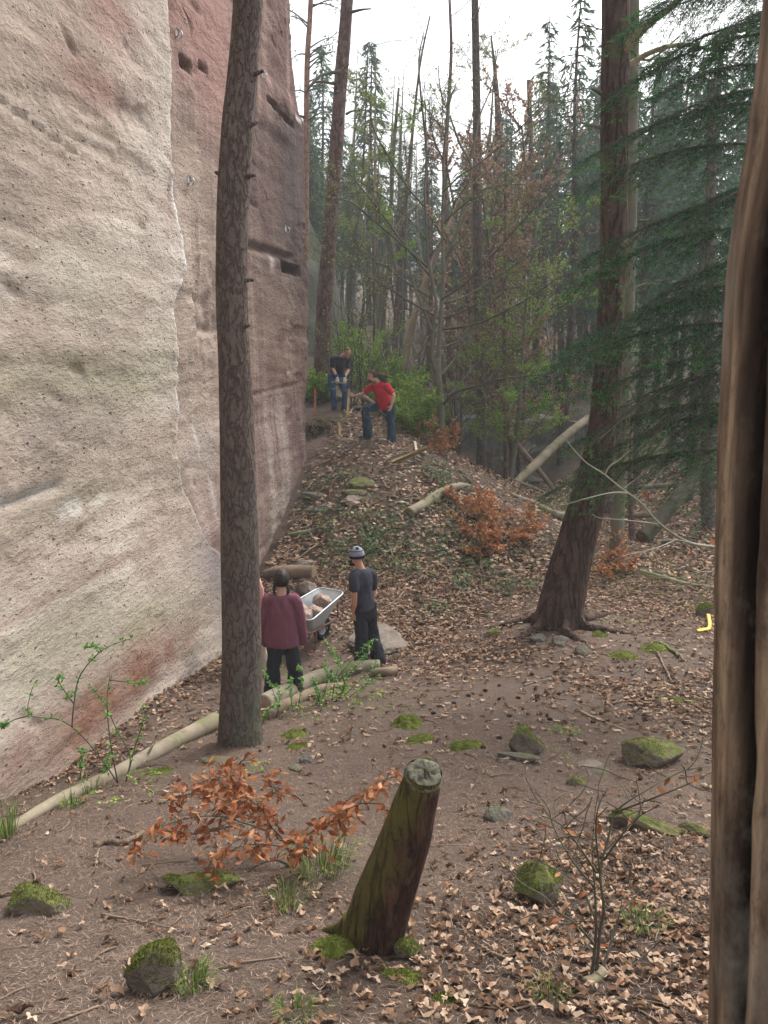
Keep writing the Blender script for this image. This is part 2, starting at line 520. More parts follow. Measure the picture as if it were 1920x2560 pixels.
CTRL_W = [(0, 0, 3.05), (-3, 0, 2.8), (3.5, 0, 3.0), (-3.2, 4, 1.5), (6, 4, 1.5), (9, 8, .6), (0, -8, 3.6), (-9, -6, 3.4), (10, -6, 3.2),
          (9, 13, .2), (12, 20, .2), (25, 15, .4), (25, 32, 1.3), (45, 25, 2.5), (-14, 12, 1.0), (-14, 22, 2.5), (-6, 20, 1.6), (-5, 26, 2.9),
          (-1.2, 25, 2.85), (.6, 25.5, 2.2), (0.2, 30, 3.2), (1.2, 33, 2.9), (-3, 33, 4.0), (2.2, 24, .9), (2.7, 26, .35), (4.5, 24.5, -.05), (7.5, 24, 0.0),
          (3.6, 21, .5), (2.2, 21, 1.2), (6.2, 22.5, .05), (3.2, 30.5, 1.5), (6, 29.8, 1.6), (10, 30, 1.2), (14, 30, 1.0), (13, 40, 2.4), (6, 40, 2.8), (-2, 45, 5.0),
          (-20, 45, 6.5), (20, 50, 3.6), (0, 60, 5.2), (30, 70, 6), (-30, 70, 9), (0, 100, 9), (60, 100, 10), (-60, 100, 13), (0, 160, 14), (90, 160, 14), (-90, 160, 16),
          (70, 20, 3), (-60, 20, 5), (-60, -20, 4), (70, -20, 3), (0, -25, 4)]
ctl = np.array([P(*c) for c in CTRL_PX] + [np.array(c, float) for c in CTRL_W])
def _tps():
    xy = ctl[:, :2]
    n = len(xy)
    d2 = ((xy[:, None] - xy[None]) ** 2).sum(-1)
    K = np.where(d2 > 0, 0.5 * d2 * np.log(np.maximum(d2, 1e-12)), 0.0) + np.eye(n) * 0.02
    Q = np.hstack([np.ones((n, 1)), xy])
    A = np.block([[K, Q], [Q.T, np.zeros((3, 3))]])
    return np.linalg.solve(A, np.concatenate([ctl[:, 2], np.zeros(3)]))
TPSW = _tps()
def gz0(x, y):
    x, y = np.asarray(x, float), np.asarray(y, float)
    sh = np.broadcast(x, y).shape
    q = np.stack([np.broadcast_to(x, sh).ravel(), np.broadcast_to(y, sh).ravel()], 1)
    out = np.empty(len(q))
    for a in range(0, len(q), 20000):
        b = q[a:a + 20000]
        d2 = ((b[:, None] - ctl[None, :, :2]) ** 2).sum(-1)
        out[a:a + 20000] = (0.5 * d2 * np.log(np.maximum(d2, 1e-12))) @ TPSW[:-3] + TPSW[-3] + b @ TPSW[-2:]
    return out.reshape(sh)
def gz(x, y):
    x, y = np.asarray(x, float), np.asarray(y, float)
    far = sstep(12, 26, y)
    return (gz0(x, y) + fbm(x * .9, y * .9, 0, 3, 3) * (.05 + .10 * far) + fbm(x * 3.5, y * 3.5, 0, 3, 4) * .03 + fbm(x * 11, y * 11, 0, 2, 5) * .012)

def G(px, py, t0=2.0, t1=60.0):
    """where the sight line through that pixel meets the ground"""
    d = ray(px, py)
    ts = np.linspace(t0, t1, 700)
    p = CAM + ts[:, None] * d
    under = p[:, 2] < gz(p[:, 0], p[:, 1])
    i = int(np.argmax(under)) if under.any() else len(ts) - 1
    a, b = ts[max(i - 1, 0)], ts[i]
    tt = np.linspace(a, b, 12)
    p = CAM + tt[:, None] * d
    under = p[:, 2] < gz(p[:, 0], p[:, 1])
    return p[int(np.argmax(under))]

def g3(x, y, dz=0.0):
    return np.array([x, y, float(gz(x, y)) + dz])

# how thickly the leaves lie: zones on the ground (x, y, radius, cover)
ZONES = []
def zone(px, py, r, c):
    p = G(px, py)
    ZONES.append((p[0], p[1], r, c))
for q in [(150, 1830, .8, 1), (260, 1760, .8, 1), (380, 1670, .9, 1), (470, 1620, .9, .9), (40, 1960, .7, 1), (180, 1930, .5, .8),
          (1500, 2440, .85, 1), (1700, 2300, .9, 1), (1660, 2500, .7, 1), (1350, 2540, .5, .9), (1560, 2200, .7, .85), (1230, 2470, .4, .5), (1000, 2540, .4, .45), (1100, 2320, .3, .4),
          (760, 2480, .45, .4), (720, 2280, .4, .45), (1620, 2130, .7, .7), (1250, 2260, .5, .3),
          (1000, 1450, 1.9, .95), (750, 1360, 1.2, 1), (700, 1400, 1.0, 1), (1150, 1400, 1.8, .95), (1050, 1590, 1.2, .7), (950, 1320, 1.5, .7), (900, 1160, 1.8, .5), (1230, 1320, 1.5, .95),
          (1120, 1260, 1.5, .9), (1330, 1400, 1.8, .9), (1180, 1640, 1.0, .6), (1700, 1400, 2.2, .8), (1600, 1330, 3, .7), (1700, 1740, 1.0, .6), (1500, 1700, 1.1, .3), (900, 1060, 2.0, .5), (1640, 1500, 1.5, .7), (1900, 1500, 2.5, .7), (2050, 1800, 1.6, .7), (660, 1470, .8, .8)]:
    zone(*q)
def cover(x, y):
    x, y = np.asarray(x, float), np.asarray(y, float)
    c = np.full(np.broadcast(x, y).shape, 0.10)
    for zx, zy, r, k in ZONES:
        c = np.maximum(c, k * np.exp(-((x - zx) ** 2 + (y - zy) ** 2) / (r * r) * 0.8))
    c = np.maximum(c, sstep(17, 22, y) * 0.55)
    return np.clip(c * (1 + 0.55 * fbm(x * 2.2, y * 2.2, 0, 3, 9)), 0, 1)

def axis(a, segs):
    out = [a]
    for b, st in segs:
        n = max(1, int(round((b - out[-1]) / st)))
        out += list(np.linspace(out[-1], b, n + 1)[1:])
    return np.array(out)
gx = axis(-90, [(-30, 6), (-10, 1.2), (-4.6, .25), (5.2, .07), (9, .2), (20, .6), (50, 3), (90, 8)])
gy = axis(-25, [(-2, 1.5), (2, .25), (13, .07), (21, .09), (30, .2), (45, .5), (80, 2), (160, 6)])
GX, GY = np.meshgrid(gx, gy)
GZ = gz(GX, GY)
cov = cover(GX, GY)
nx, ny = len(gx), len(gy)
ii = (np.arange(ny - 1)[:, None] * nx + np.arange(nx - 1)[None, :])
mb = MB()
green = np.clip(sstep(.1, .6, fbm(GX * .5, GY * .5, 0, 4, 21)) * sstep(14, 24, GY), 0, 1)
mb.add(np.stack([GX, GY, GZ], -1), np.stack([ii, ii + 1, ii + nx + 1, ii + nx], -1).reshape(-1, 4), np.stack([cov, green, sstep(20, 32, GY)], -1))
k = NM('forest_floor', 0.95, 0.12)
sp = k.t.nodes.new('ShaderNodeSeparateColor')
k.t.links.new(k.attr(), sp.inputs[0])
n1, n2, n3 = k.noise(1.3, None, 5), k.noise(9, None, 6, .65), k.noise(70, k.obj((1, 1, .5)), 4, .7)
soil = k.ramp(n2, [(.25, (.085, .058, .045)), (.5, (.15, .108, .088)), (.75, (.225, .168, .138))])
soil = k.mix(k.ramp(n1, [(.4, 0.0), (.7, .6)]), soil, (.10, .074, .058))
ndl = k.ramp(n3, [(.32, (.06, .042, .032)), (.55, (.21, .155, .12)), (.8, (.37, .285, .225))])
soil = k.mix(k.ramp(k.noise(2.6, None, 4), [(.3, .25), (.65, .6)]), soil, ndl)
vv = k.voro(24, k.vadd(k.obj(), k.ncol(30), .03), 'F1')
lf = k.ramp(k.noise(33, None, 3, .6), [(.3, (.018, .012, .009)), (.52, (.055, .036, .026)), (.74, (.2, .135, .09))])
c = k.mix(k.math('MULTIPLY', sp.outputs[0], 1.0), soil, lf)
c = k.mix(k.math('MULTIPLY', sp.outputs[1], k.ramp(k.noise(3, None, 5), [(.42, 0.0), (.65, .55)])), c, (.085, .105, .03))
c = k.mix(k.math('MULTIPLY', sp.outputs[2], .75), c, k.ramp(k.noise(5, None, 5), [(.35, (.05, .042, .028)), (.7, (.16, .125, .085))]))
c = k.mix(k.ramp(k.noise(160, None, 3, .6), [(.3, .55), (.42, 0.0)]), c, (.035, .024, .018))
c = k.mix(k.ramp(k.noise(210, k.obj((1, 1, .5)), 2, .6), [(.64, 0.0), (.74, .6)]), c, (.36, .29, .23))
h = k.math('ADD', k.math('MULTIPLY', n2, .6), k.math('MULTIPLY', n3, .5))
M['forest_floor'] = k.done(c, k.bump(h, 1.0, .045))
ground = tag(mb.build('forest_floor', M['forest_floor']), 'brown forest floor of soil, needles and dead leaves', None, None, 'structure')

# ------------------------------------------------------------------ the sandstone wall
CA, CB = -4.854, 0.165                     # the wall's line: x = CA + CB * y
def wall_hit(px, py, off=0.0):
    d = ray(px, py)
    t = (CA + off) / (d[0] - CB * d[1])
    p = CAM + t * d
    return p[1], p[2]
PROT = 0.34
e = np.array([wall_hit(*q, PROT) for q in [(405, -250), (412, -60), (417, 60), (423, 200), (425, 420), (434, 480), (446, 520), (455, 600), (459, 688), (452, 700), (430, 760), (436, 850), (443, 937), (443, 1023), (438, 1128), (451, 1209), (474, 1284), (498, 1359), (550, 1405)]])
e = e[np.argsort(e[:, 1])]
def ycorner(z): return np.interp(z, e[:, 1], e[:, 0])
f_ = np.array([wall_hit(*q) for q in [(728, -150), (735, 0), (745, 150), (760, 280), (763, 292), (772, 302), (774, 340), (778, 640), (778, 850), (775, 960), (768, 1030), (760, 1130), (755, 1200)]])
f_ = f_[np.argsort(f_[:, 1])]
def yend(z): return np.interp(z, f_[:, 1], f_[:, 0])

nz_, nm, nr = 330, 640, 40
zz = np.linspace(-0.6, 14.5, nz_)
tt = np.linspace(0, 1, nm)
Zg = zz[:, None] * np.ones(nm)
ye = yend(zz)[:, None]
Yg = 1.5 + (ye - 1.5) * tt[None, :] ** 0.92
Zs = Zg
Xg = CA + CB * Yg
near = 1 - sstep(-.02, .02, Yg - ycorner(Zs))                      # 1 on the nearer face
off = PROT * near - 0.10 * sstep(0, 1.5, Yg - ycorner(Zs))
off += 0.55 * (1 - near) * (1 - sstep(.9, 3.2, Zs)) * .35               # the foot swells out below
off += 0.25 * (1 - sstep(.2, 3.0, Zs)) * near
off += fbm(Yg * .22, Zs * .4, 0, 3, 31) * .09                     # broad relief
bed = Zs + .06 * Yg + .12 * fbm(Yg * .5, Zs * .8, 0, 3, 33)
off += .018 * fbm(Yg * .25, bed * 2.2, 0, 4, 35) + .012 * fbm(Yg * .8, bed * 9, 0, 3, 36) + .02 * np.abs(fbm(Yg * .9, bed * 5, 0, 4, 47))
rough_m = .35 + .65 * sstep(-.15, .35, fbm(Yg * .6, Zs * .6, 0, 3, 37))
off += .035 * fbm(Yg * 1.3, Zs * 3.6, 0, 5, 38) * rough_m + .022 * fbm(Yg * 4.5, Zs * 11, 0, 4, 39) * rough_m
chip = fbm(Yg * .9 + 1 * fbm(Yg, Zs * 2, 0, 2, 41), Zs * 3.2, 0, 4, 42)
off -= .028 * sstep(.28, .34, chip) * rough_m
def gauss(px, py, sy, sz, offp=0.0):
    y0, z0 = wall_hit(px, py, offp)
    return np.exp(-((Yg - y0) / sy) ** 2 - ((Zs - z0) / sz) ** 2)
def flat(px, py, sy, sz, offp=0.0, tilt=0.0):
    y0, z0 = wall_hit(px, py, offp)
    a = np.abs((Yg - y0) / sy); b = np.abs((Zs - z0 - tilt * (Yg - y0)) / sz)
    return (1 - sstep(.7, 1.1, a)) * (1 - sstep(.6, 1.15, b))
off -= .30 * flat(476, 160, .24, .075) + .22 * flat(521, 170, .18, .04)       # the two square sockets
off -= .42 * flat(738, 672, .75, .11, 0, -.03) + .10 * flat(690, 628, 1.8, .06) + .06 * flat(690, 640, 2.2, .03)
off -= .16 * flat(716, 285, 1.0, .06, 0, -.06) - .07 * (flat(700, 270, 1.6, .5))
off -= .035 * flat(690, 975, 2.2, .03) + .02 * flat(680, 1140, 2.0, .02)
off -= .06 * flat(525, 760, .5, .7) * (.6 + .4 * vn(Yg * 6, Zs * 6, 0, 44)) + .025 * flat(500, 660, .15, .8)
off -= .04 * flat(90, 320, .9, .02, PROT, -.16) + .08 * flat(80, 1240, .6, .05, PROT) + .06 * flat(560, 825, 1.0, .06, 0, -.02)
off -= .04 * flat(436, 545, .25, .45, PROT) + .05 * flat(640, 505, .5, .03, 0, -.1) + .05 * flat(520, 790, .35, .3)
off += .07 * flat(490, 1230, 1.6, .9) * (1 - near)
for _ in range(46):                                               # short cracks and chips
    y0, z0 = R.uniform(6, 19), R.uniform(1, 11)
    tl = R.uniform(.5, 2.5)
    off -= R.uniform(.015, .035) * (1 - sstep(.5, 1.1, np.abs((Yg - y0 + (Zs - z0) * tl) / R.uniform(.06, .14)))) * (1 - sstep(.4, 1.1, np.abs((Zs - z0) / R.uniform(.05, .16))))
Xg = Xg + off

cream, pale, pink = np.array([.455, .372, .305]), np.array([.565, .49, .42]), np.array([.34, .195, .165])
redb, olive, greyp = np.array([.175, .10, .085]), np.array([.31, .30, .19]), np.array([.22, .19, .2])
def lerp(a, b, t): return a * (1 - t[..., None]) + np.asarray(b) * t[..., None]
def wallcol():
    n1 = fbm(Yg * .35, bed * .9, 0, 5, 51); n2 = fbm(Yg * 1.6, Zs * 1.6, 0, 5, 52); st = fbm(Yg * 3.2, Zs * .22, 0, 4, 53); st2 = fbm(Yg * 9, Zs * .35, 0, 3, 55)
    L = lerp(np.broadcast_to(cream, Yg.shape + (3,)), pale, sstep(-.25, .5, n1 + .3 * n2))
    Rr = lerp(np.broadcast_to(redb, Yg.shape + (3,)), np.array([.30, .21, .175]), sstep(-.15, .5, st + .4 * n2))
    Rr = lerp(Rr, np.array([.125, .082, .072]), .7 * sstep(.05, .5, -st2 + .3 * st))
    C = lerp(Rr, L, near)
    rb = fbm(Yg * .25 + 3, (Zs + .42 * Yg * .35) * 1.5, 0, 4, 54)
    C = lerp(C, pink, .75 * near * sstep(.10, .42, rb) * sstep(6.5, 8.2, Zs))                   # the red veins high on the near face
    for px, py, sy, sz, k in [(520, 30, 1.6, 1.2, .9), (545, 230, .9, .7, .6), (620, 120, 1.6, 1.3, .3), (350, 520, .35, .25, .45), (180, 60, .8, .35, .7), (120, 195, .8, .25, .7), (180, 230, .5, .2, .5), (390, 120, .6, .3, .5)]:
        C = lerp(C, pink, k * gauss(px, py, sy, sz))
    for px, py, sy, sz, k in [(470, 420, 1.0, .9, .55), (480, 600, 1.2, 1.1, .75), (500, 800, 1.5, .9, .7), (500, 1000, 1.4, .8, .7), (510, 1090, 1.0, .6, .6), (500, 1250, 1.0, .7, .5)]:
        C = lerp(C, cream, k * gauss(px, py, sy, sz) * (1 - near))
    for px, py, sy, sz, k in [(690, 720, 3.0, .7, .55), (700, 880, 3.0, .7, .6), (690, 1250, 2.5, .5, .4)]:
        C = lerp(C, np.array([.27, .205, .15]), k * gauss(px, py, sy, sz) * (1 - near) * (.7 + .5 * n2))
    C = lerp(C, np.array([.33, .29, .26]), .5 * gauss(500, 1130, 1.4, .3) + .4 * gauss(110, 1040, 1.4, .35))
    for px, py, sy, sz, k in [(60, 1590, 1.2, .35, .9), (250, 1560, 1.0, .25, .7), (60, 930, 1.6, .25, .65), (230, 960, 1.2, .25, .6), (350, 880, .8, .3, .45), (130, 700, 1.2, .4, .3), (400, 1500, 1.2, .3, .45), (420, 1200, .5, .3, .4), (100, 1250, 1.3, .18, .4), (700, 1300, 1.5, .5, .35)]:
        C = lerp(C, olive, k * gauss(px, py, sy, sz) * (.6 + .4 * sstep(-.3, .3, n2)))
    for px, py, sy, sz, k in [(80, 1760, 1.6, .30, .9), (260, 1670, 1.5, .25, .75), (10, 1850, 1.0, .25, .5), (110, 1450, 1.6, .05, .5), (60, 1540, .4, .1, .3)]:
        C = lerp(C, np.array([.235, .115, .075]), np.clip(k * gauss(px, py, sy, sz) * (.55 + .9 * sstep(-.4, .4, n2)), 0, 1))
    for px, py, sy, sz, k in [(455, 1420, .5, .55, .75), (440, 1330, .35, .6, .45), (400, 1430, .7, .5, .3)]:
        C = lerp(C, greyp, k * gauss(px, py, sy, sz))
    # black water streaks below the ledge at the far end
    for px, w_, k in [(746, 1.3, .9), (722, .5, .45), (660, .4, .45), (640, .25, .4), (690, .3, .45)]:
        y0, z0 = wall_hit(px, 310)
        C = lerp(C, np.array([.07, .055, .05]), k * np.exp(-((Yg - y0) / w_) ** 2) * (1 - sstep(z0 - .1, z0 + .3, Zs)) * sstep(z0 - 4.6, z0 - 2, Zs) * (.7 + .3 * sstep(-.3, .3, st2)))
    for px, w_, k in [(705, .5, .6), (665, .3, .5), (620, .3, .5), (755, .2, .4)]:
        y0, z0 = wall_hit(px, 1000)
        C = lerp(C, np.array([.50, .43, .38]), k * np.exp(-((Yg - y0) / w_) ** 2) * (1 - sstep(z0 - .2, z0 + .4, Zs)) * (.5 + .5 * sstep(-.2, .3, st2)))
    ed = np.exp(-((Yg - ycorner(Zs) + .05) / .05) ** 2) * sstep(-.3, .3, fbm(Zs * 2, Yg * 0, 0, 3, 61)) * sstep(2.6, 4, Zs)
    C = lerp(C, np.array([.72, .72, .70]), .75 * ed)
    C = lerp(C, np.array([.74, .72, .66]), .8 * flat(60, 1236, .7, .05, PROT) + .6 * flat(180, 1270, .25, .1, PROT) + .4 * flat(250, 1250, .2, .06, PROT))
    C = lerp(C, np.array([.7, .69, .68]), .8 * flat(757, 296, .35, .06))
    for px, py, sy, sz, k in [(495, 1095, .06, .3, .5), (515, 1250, .08, .4, .4), (690, 655, .15, .12, .6), (550, 1410, .3, .1, .4), (380, 1000, .3, .1, .3)]:
        C = lerp(C, np.array([.68, .66, .62]), k * gauss(px, py, sy, sz))
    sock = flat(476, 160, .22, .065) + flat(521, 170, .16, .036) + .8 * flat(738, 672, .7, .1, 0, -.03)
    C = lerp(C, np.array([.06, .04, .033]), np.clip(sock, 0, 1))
    C = C * (1 + .16 * n2[..., None])
    return np.clip(C, .02, .8)
WC = wallcol()
# the return face that turns away at the far end
sr = np.linspace(0, 1, nr + 1)[1:]
Xe, Ye = Xg[:, -1:], Yg[:, -1:]
Xr = Xe - 6.0 * sr[None, :] ** 1.2 - .0 + .1 * fbm(sr[None, :] * 9, zz[:, None], 0, 3, 71)
Yr = Ye + .12 * np.sin(np.minimum(sr[None, :] * 20, 1.57)) + 2.5 * sr[None, :] + .12 * fbm(sr[None, :] * 14, zz[:, None] * 1.5, 0, 3, 72)
XX, YY = np.hstack([Xg, Xr]), np.hstack([Yg, Yr])
ZZ = zz[:, None] * np.ones(nm + nr)
CC = np.concatenate([WC, np.broadcast_to(WC[:, -1:], (nz_, nr, 3))], 1)
nc = nm + nr
ii = (np.arange(nz_ - 1)[:, None] * nc + np.arange(nc - 1)[None, :])
mb = MB()
mb.add(np.stack([XX, YY, ZZ], -1), np.stack([ii, ii + nc, ii + nc + 1, ii + 1], -1)[:, :, ::-1].reshape(-1, 4), CC)
# the flat top, sloping back
top = np.stack([XX[-1], YY[-1], ZZ[-1]], -1)
back = top + np.array([-9, 0, 1.5])
q = np.arange(nc - 1)
mb.add(np.vstack([top, back]), np.stack([q, q + 1, q + 1 + nc, q + nc], -1), np.vstack([CC[-1], CC[-1]]))
k = NM('sandstone', 0.92, 0.15)
vv = k.obj((1, 1, 1))
pit = k.ramp(k.voro(15, k.vadd(k.obj((1, .42, .9)), k.ncol(9, k.obj((1, .4, 1))), .09)), [(.07, 1.0), (.16, 0.0)])
pm = k.math('MULTIPLY', pit, k.ramp(k.noise(4.5, None, 5), [(.30, 0.0), (.5, 1.0)]))
ds = k.ramp(k.voro(13, k.vadd(k.obj((1, .55, 1.9), (.75, 0, 0)), k.ncol(7, k.obj((1, .4, 1))), .12)), [(.05, 1.0), (.13, 0.0)])
ds = k.math('MULTIPLY', ds, k.ramp(k.noise(2.2, None, 4), [(.42, 0.0), (.6, 1.0)]))
pm = k.math('MAXIMUM', pm, k.math('MULTIPLY', ds, .8))
g1 = k.noise(26, k.obj((1, .4, 1)), 6, .7)
g2 = k.noise(7, k.obj((1, .35, 1)), 6, .65)
c = k.mix(1.0, k.attr(), k.ramp(g1, [(.25, .72), (.55, 1.0), (.8, 1.22)]), 'MULTIPLY')
c = k.mix(k.ramp(g2, [(.32, .3), (.48, 0.0)]), c, (.22, .16, .125))
c = k.mix(k.math('MULTIPLY', pm, .8), c, (.12, .088, .07))
n = k.bump(g2, .7, .10)
n = k.bump(g1, .8, .045, n)
n = k.bump(k.noise(85, k.obj((1, .5, 1)), 4, .7), .5, .012, n)
n = k.bump(k.math('SUBTRACT', 1.0, pm), .9, .03, n)
M['sandstone'] = k.done(c, n)
cliff = tag(mb.build('cliff', M['sandstone']), 'tall cream and red sandstone climbing wall', None, None, 'structure')
def wall_pt(px, py):
    """a point on the built wall"""
    y0, z0 = wall_hit(px, py, .15)
    i = int(np.clip(np.searchsorted(zz, z0), 1, nz_ - 1)); j = int(np.clip(np.searchsorted(Yg[i], y0), 1, nm - 1))
    return np.array([Xg[i, j], Yg[i, j], Zg[i, j]])
k = NM('steel', .35, .5); k.b.inputs['Metallic'].default_value = .9
M['steel'] = k.done((.55, .56, .57))
for px, py in [(480, 85), (687, 187), (508, 455), (745, 575)]:
    c = wall_pt(px, py)
    m_ = MB()
    nrm = unit((1, -CB, 0))
    box(m_, c + nrm * .012, (.03, .055, .11), nrm, (CB, 1, 0), (0, 0, 1))
    a = np.linspace(0, 2 * math.pi, 13)
    ring = c + nrm * .05 + np.stack([np.cos(a) * .035 * nrm[0], np.cos(a) * .035 * nrm[1], np.sin(a) * .05 - .03], 1)
    tube(m_, ring, .008, 6, cap=False)
    m_.build('bolt_hanger', M['steel'], cliff)
# ------------------------------------------------------------------ trees
def pxc(rows):
    """rows (px, py, Y) -> points"""
    return np.array([P(*r) for r in rows])

def trunk_path(rows, n, ext=None):
    p = curve(np.array([[*P(a, b, y), w_] for a, b, w_, y in rows]), n)
    return p[:, :3], p[:, 3]

def bark_warp(seed, amp, lump, fine=26):
    def f(a, s, p):
        x, y, z = p[..., 0] + np.cos(a) * .25, p[..., 1] + np.sin(a) * .25, p[..., 2]
        return 1 + lump * fbm(x * 2, y * 2, z * .9, 3, seed) + amp * fbm(np.cos(a) * 4.5, np.sin(a) * 4.5, z * 3.2, 4, seed + 5)
    return f

def wid(px_w, p):                     # width in photograph pixels -> radius in metres at point p
    d = p - CAM
    depth = d[..., 1] * CP_ - d[..., 2] * SP_
    return px_w * depth / FPX / 2

def px_trunk(rows, Y, n=60, sides=16, seed=1, amp=.05, lump=.04, mat=None, name='trunk', parent=None, flare=0.0, sink=.25, org=None, cap=True):
    """trunk through rows of (px, py, width px); goes from the ground up"""
    Ys = np.atleast_1d(Y)
    rr = [(r[0], r[1], r[2], (Ys[0] if len(Ys) == 1 else Ys[i])) for i, r in enumerate(rows)]
    pts, wd = trunk_path(rr, n)
    rad = wid(wd, pts)
    if sink:
        t = pts[0] - pts[2]
        pts = np.vstack([pts[:1] + unit(t) * sink, pts])
        rad = np.concatenate([rad[:1] * (1 + flare * .6), rad])
    if flare:
        h = np.linalg.norm(pts - pts[1 if sink else 0], axis=1)
        rad = rad * (1 + flare * np.exp(-h / .28))
    mb = MB()
    tube(mb, pts, rad, sides, warp=bark_warp(seed, amp, lump))
    if parent is None: return mb, pts, rad
    o = mb.build(name, mat, parent)
    return o, pts, rad

def stub(mb, p, d, L, r, n=6, bend=.2, sides=6, seed=0):
    rg = np.random.default_rng(seed)
    d = unit(d)
    q = [np.asarray(p, float)]
    for i in range(n):
        d = unit(d + rg.normal(0, bend * .4, 3))
        q.append(q[-1] + d * L / n)
    tube(mb, np.array(q), np.linspace(r, r * .45, n + 1), sides, warp=lambda a, s, p_: 1 + .15 * np.sin(a * 2 + s * 3))

def quads(mb, c, d, n, ln, wd, a=None):
    """leaf rhombs: centre-base c, direction d, normal n, length, width (all arrays)"""
    d = d / np.maximum(np.linalg.norm(d, axis=1, keepdims=True), 1e-9)
    s = np.cross(d, n)
    s /= np.maximum(np.linalg.norm(s, axis=1, keepdims=True), 1e-9)
    ln = np.broadcast_to(ln, len(c))[:, None]; wd = np.broadcast_to(wd, len(c))[:, None]
    v = np.stack([c, c + d * ln * .45 + s * wd * .5, c + d * ln, c + d * ln * .45 - s * wd * .5], 1)
    mb.add(v.reshape(-1, 3), np.arange(len(c) * 4).reshape(-1, 4), None if a is None else np.repeat(np.stack([a, a, a], 1), 4, 0))

def rvec(n, rg=R):
    v = rg.normal(0, 1, (n, 3))
    return v / np.linalg.norm(v, axis=1, keepdims=True)

# ---- the pine beside the log
base = P(600, 1862, 7.95)
pine = thing('pine_tree', 'grey barked pine trunk rising beside the pale log before the sandstone wall', 'tree', base)
rows = [(601, 1868, 106), (601, 1780, 101), (604, 1620, 98), (600, 1390, 93), (594, 1160, 88), (587, 925, 81), (579, 700, 78), (585, 470, 80), (595, 300, 77), (603, 230, 78), (612, 115, 73), (620, 0, 73), (630, -150, 70), (640, -330, 66)]
o, pts, rad = px_trunk(rows, 7.95, 330, 72, 3, .035, .05, M['pine_bark'], 'trunk', pine, .12)
mb = MB()
for i, (px, py, dx, s) in enumerate([(645, 188, 1, .05), (606, 415, -1, .05), (629, 318, 1, .06), (624, 445, 1, .07), (548, 440, -1, .03), (610, 820, 1, .06), (614, 700, 1, .06)]):
    c = P(px, py, 7.9)
    mb = MB()
    stub(mb, c - np.array([dx * .05, 0, 0]), (dx, -.3, .2), s + .06, .028, 4, .3, 7, i)
    mb.build('branch_stub', M['pine_bark'], pine)

# ---- the leaning pine on the mound's right foot
base = P(1402, 1550, 12.2)
pine2 = thing('pine_tree', 'leaning thick brown pine with deeply cracked bark and two crooked bare limbs', 'tree', base)
rows = [(1398, 1552, 112), (1410, 1480, 105), (1432, 1390, 97), (1462, 1280, 91), (1493, 1157, 80), (1512, 1040, 74), (1525, 810, 66), (1534, 580, 66), (1536, 350, 70), (1539, 120, 69), (1540, 0, 68), (1541, -140, 66), (1542, -300, 62)]
o, pts2, rad2 = px_trunk(rows, 12.2, 260, 64, 8, .07, .05, M['pine_bark_red'], 'trunk', pine2, .14)
mb = MB()
for a in [0.3, 1.4, 2.6, 3.6, 4.6, 5.5]:
    p0 = base + np.array([math.cos(a) * .22, math.sin(a) * .22, .12])
    q = [p0]
    for s_ in (.25, .5, .8, 1.1):
        x, y = base[0] + math.cos(a + .25 * s_) * (.22 + s_ * .75), base[1] + math.sin(a + .25 * s_) * (.22 + s_ * .75)
        q.append(g3(x, y, .05 - .05 * s_))
    tube(mb, curve(q, 14), np.linspace(.10, .02, 14), 8, warp=bark_warp(int(a * 10), .1, .1))
    mb.build('root', M['pine_bark_red'], pine2); mb = MB()
for rows, w0, w1 in [([(1562, 128, 12.1), (1590, 92, 11.9), (1640, 45, 11.7), (1690, 8, 11.5), (1750, -60, 11.3)], .055, .03),
                     ([(1560, 172, 12.3), (1600, 145, 12.3), (1650, 122, 12.2), (1710, 112, 12.1), (1780, 125, 12.0)], .04, .018),
                     ([(1500, 232, 12.0), (1480, 222, 11.8)], .03, .012), ([(1500, 318, 12.0), (1475, 314, 11.8), (1462, 316, 11.7)], .025, .01),
                     ([(1560, 615, 12.0), (1590, 590, 11.8), (1630, 558, 11.6)], .04, .02), ([(1565, 115, 12.4), (1620, 150, 12.8), (1700, 90, 13.0)], .02, .01)]:
    mb = MB()
    tube(mb, curve(pxc(rows), 16), np.linspace(w0, w1, 16), 8, warp=bark_warp(3, .1, .12))
    mb.build('limb', M['dead_wood'] if w0 > .035 else M['twig'], pine2)

# ---- the pine behind the stake men
base = P(803, 1020, 23.6)
pine3 = thing('pine_tree', 'tall slim reddish pine behind the man in black, next to the wall end', 'tree', base)
rows = [(803, 1030, 44), (806, 900, 42), (812, 755, 40), (825, 580, 37), (842, 350, 34), (852, 200, 33), (860, 110, 32), (868, 0, 30), (878, -150, 28), (888, -300, 25)]
px_trunk(rows, 23.6, 150, 28, 11, .03, .05, M['trunk_red'], 'trunk', pine3, .15)
for rows, w0 in [([(850, 178, 23.4), (800, 190, 23), (770, 220, 22.6)], .05), ([(838, 210, 23.5), (790, 205, 23.2), (765, 232, 23)], .04), ([(880, 30, 23.5), (905, 24, 23.2), (928, 22, 23)], .04), ([(866, 285, 23.4), (880, 278, 23.2), (900, 276, 23)], .035), ([(862, 170, 23.4), (873, 160, 23.2)], .03), ([(850, 315, 23.4), (856, 300, 23.1)], .03)]:
    mb = MB(); tube(mb, curve(pxc(rows), 10), np.linspace(w0, w0 * .4, 10), 6); mb.build('branch_stub', M['twig'], pine3)

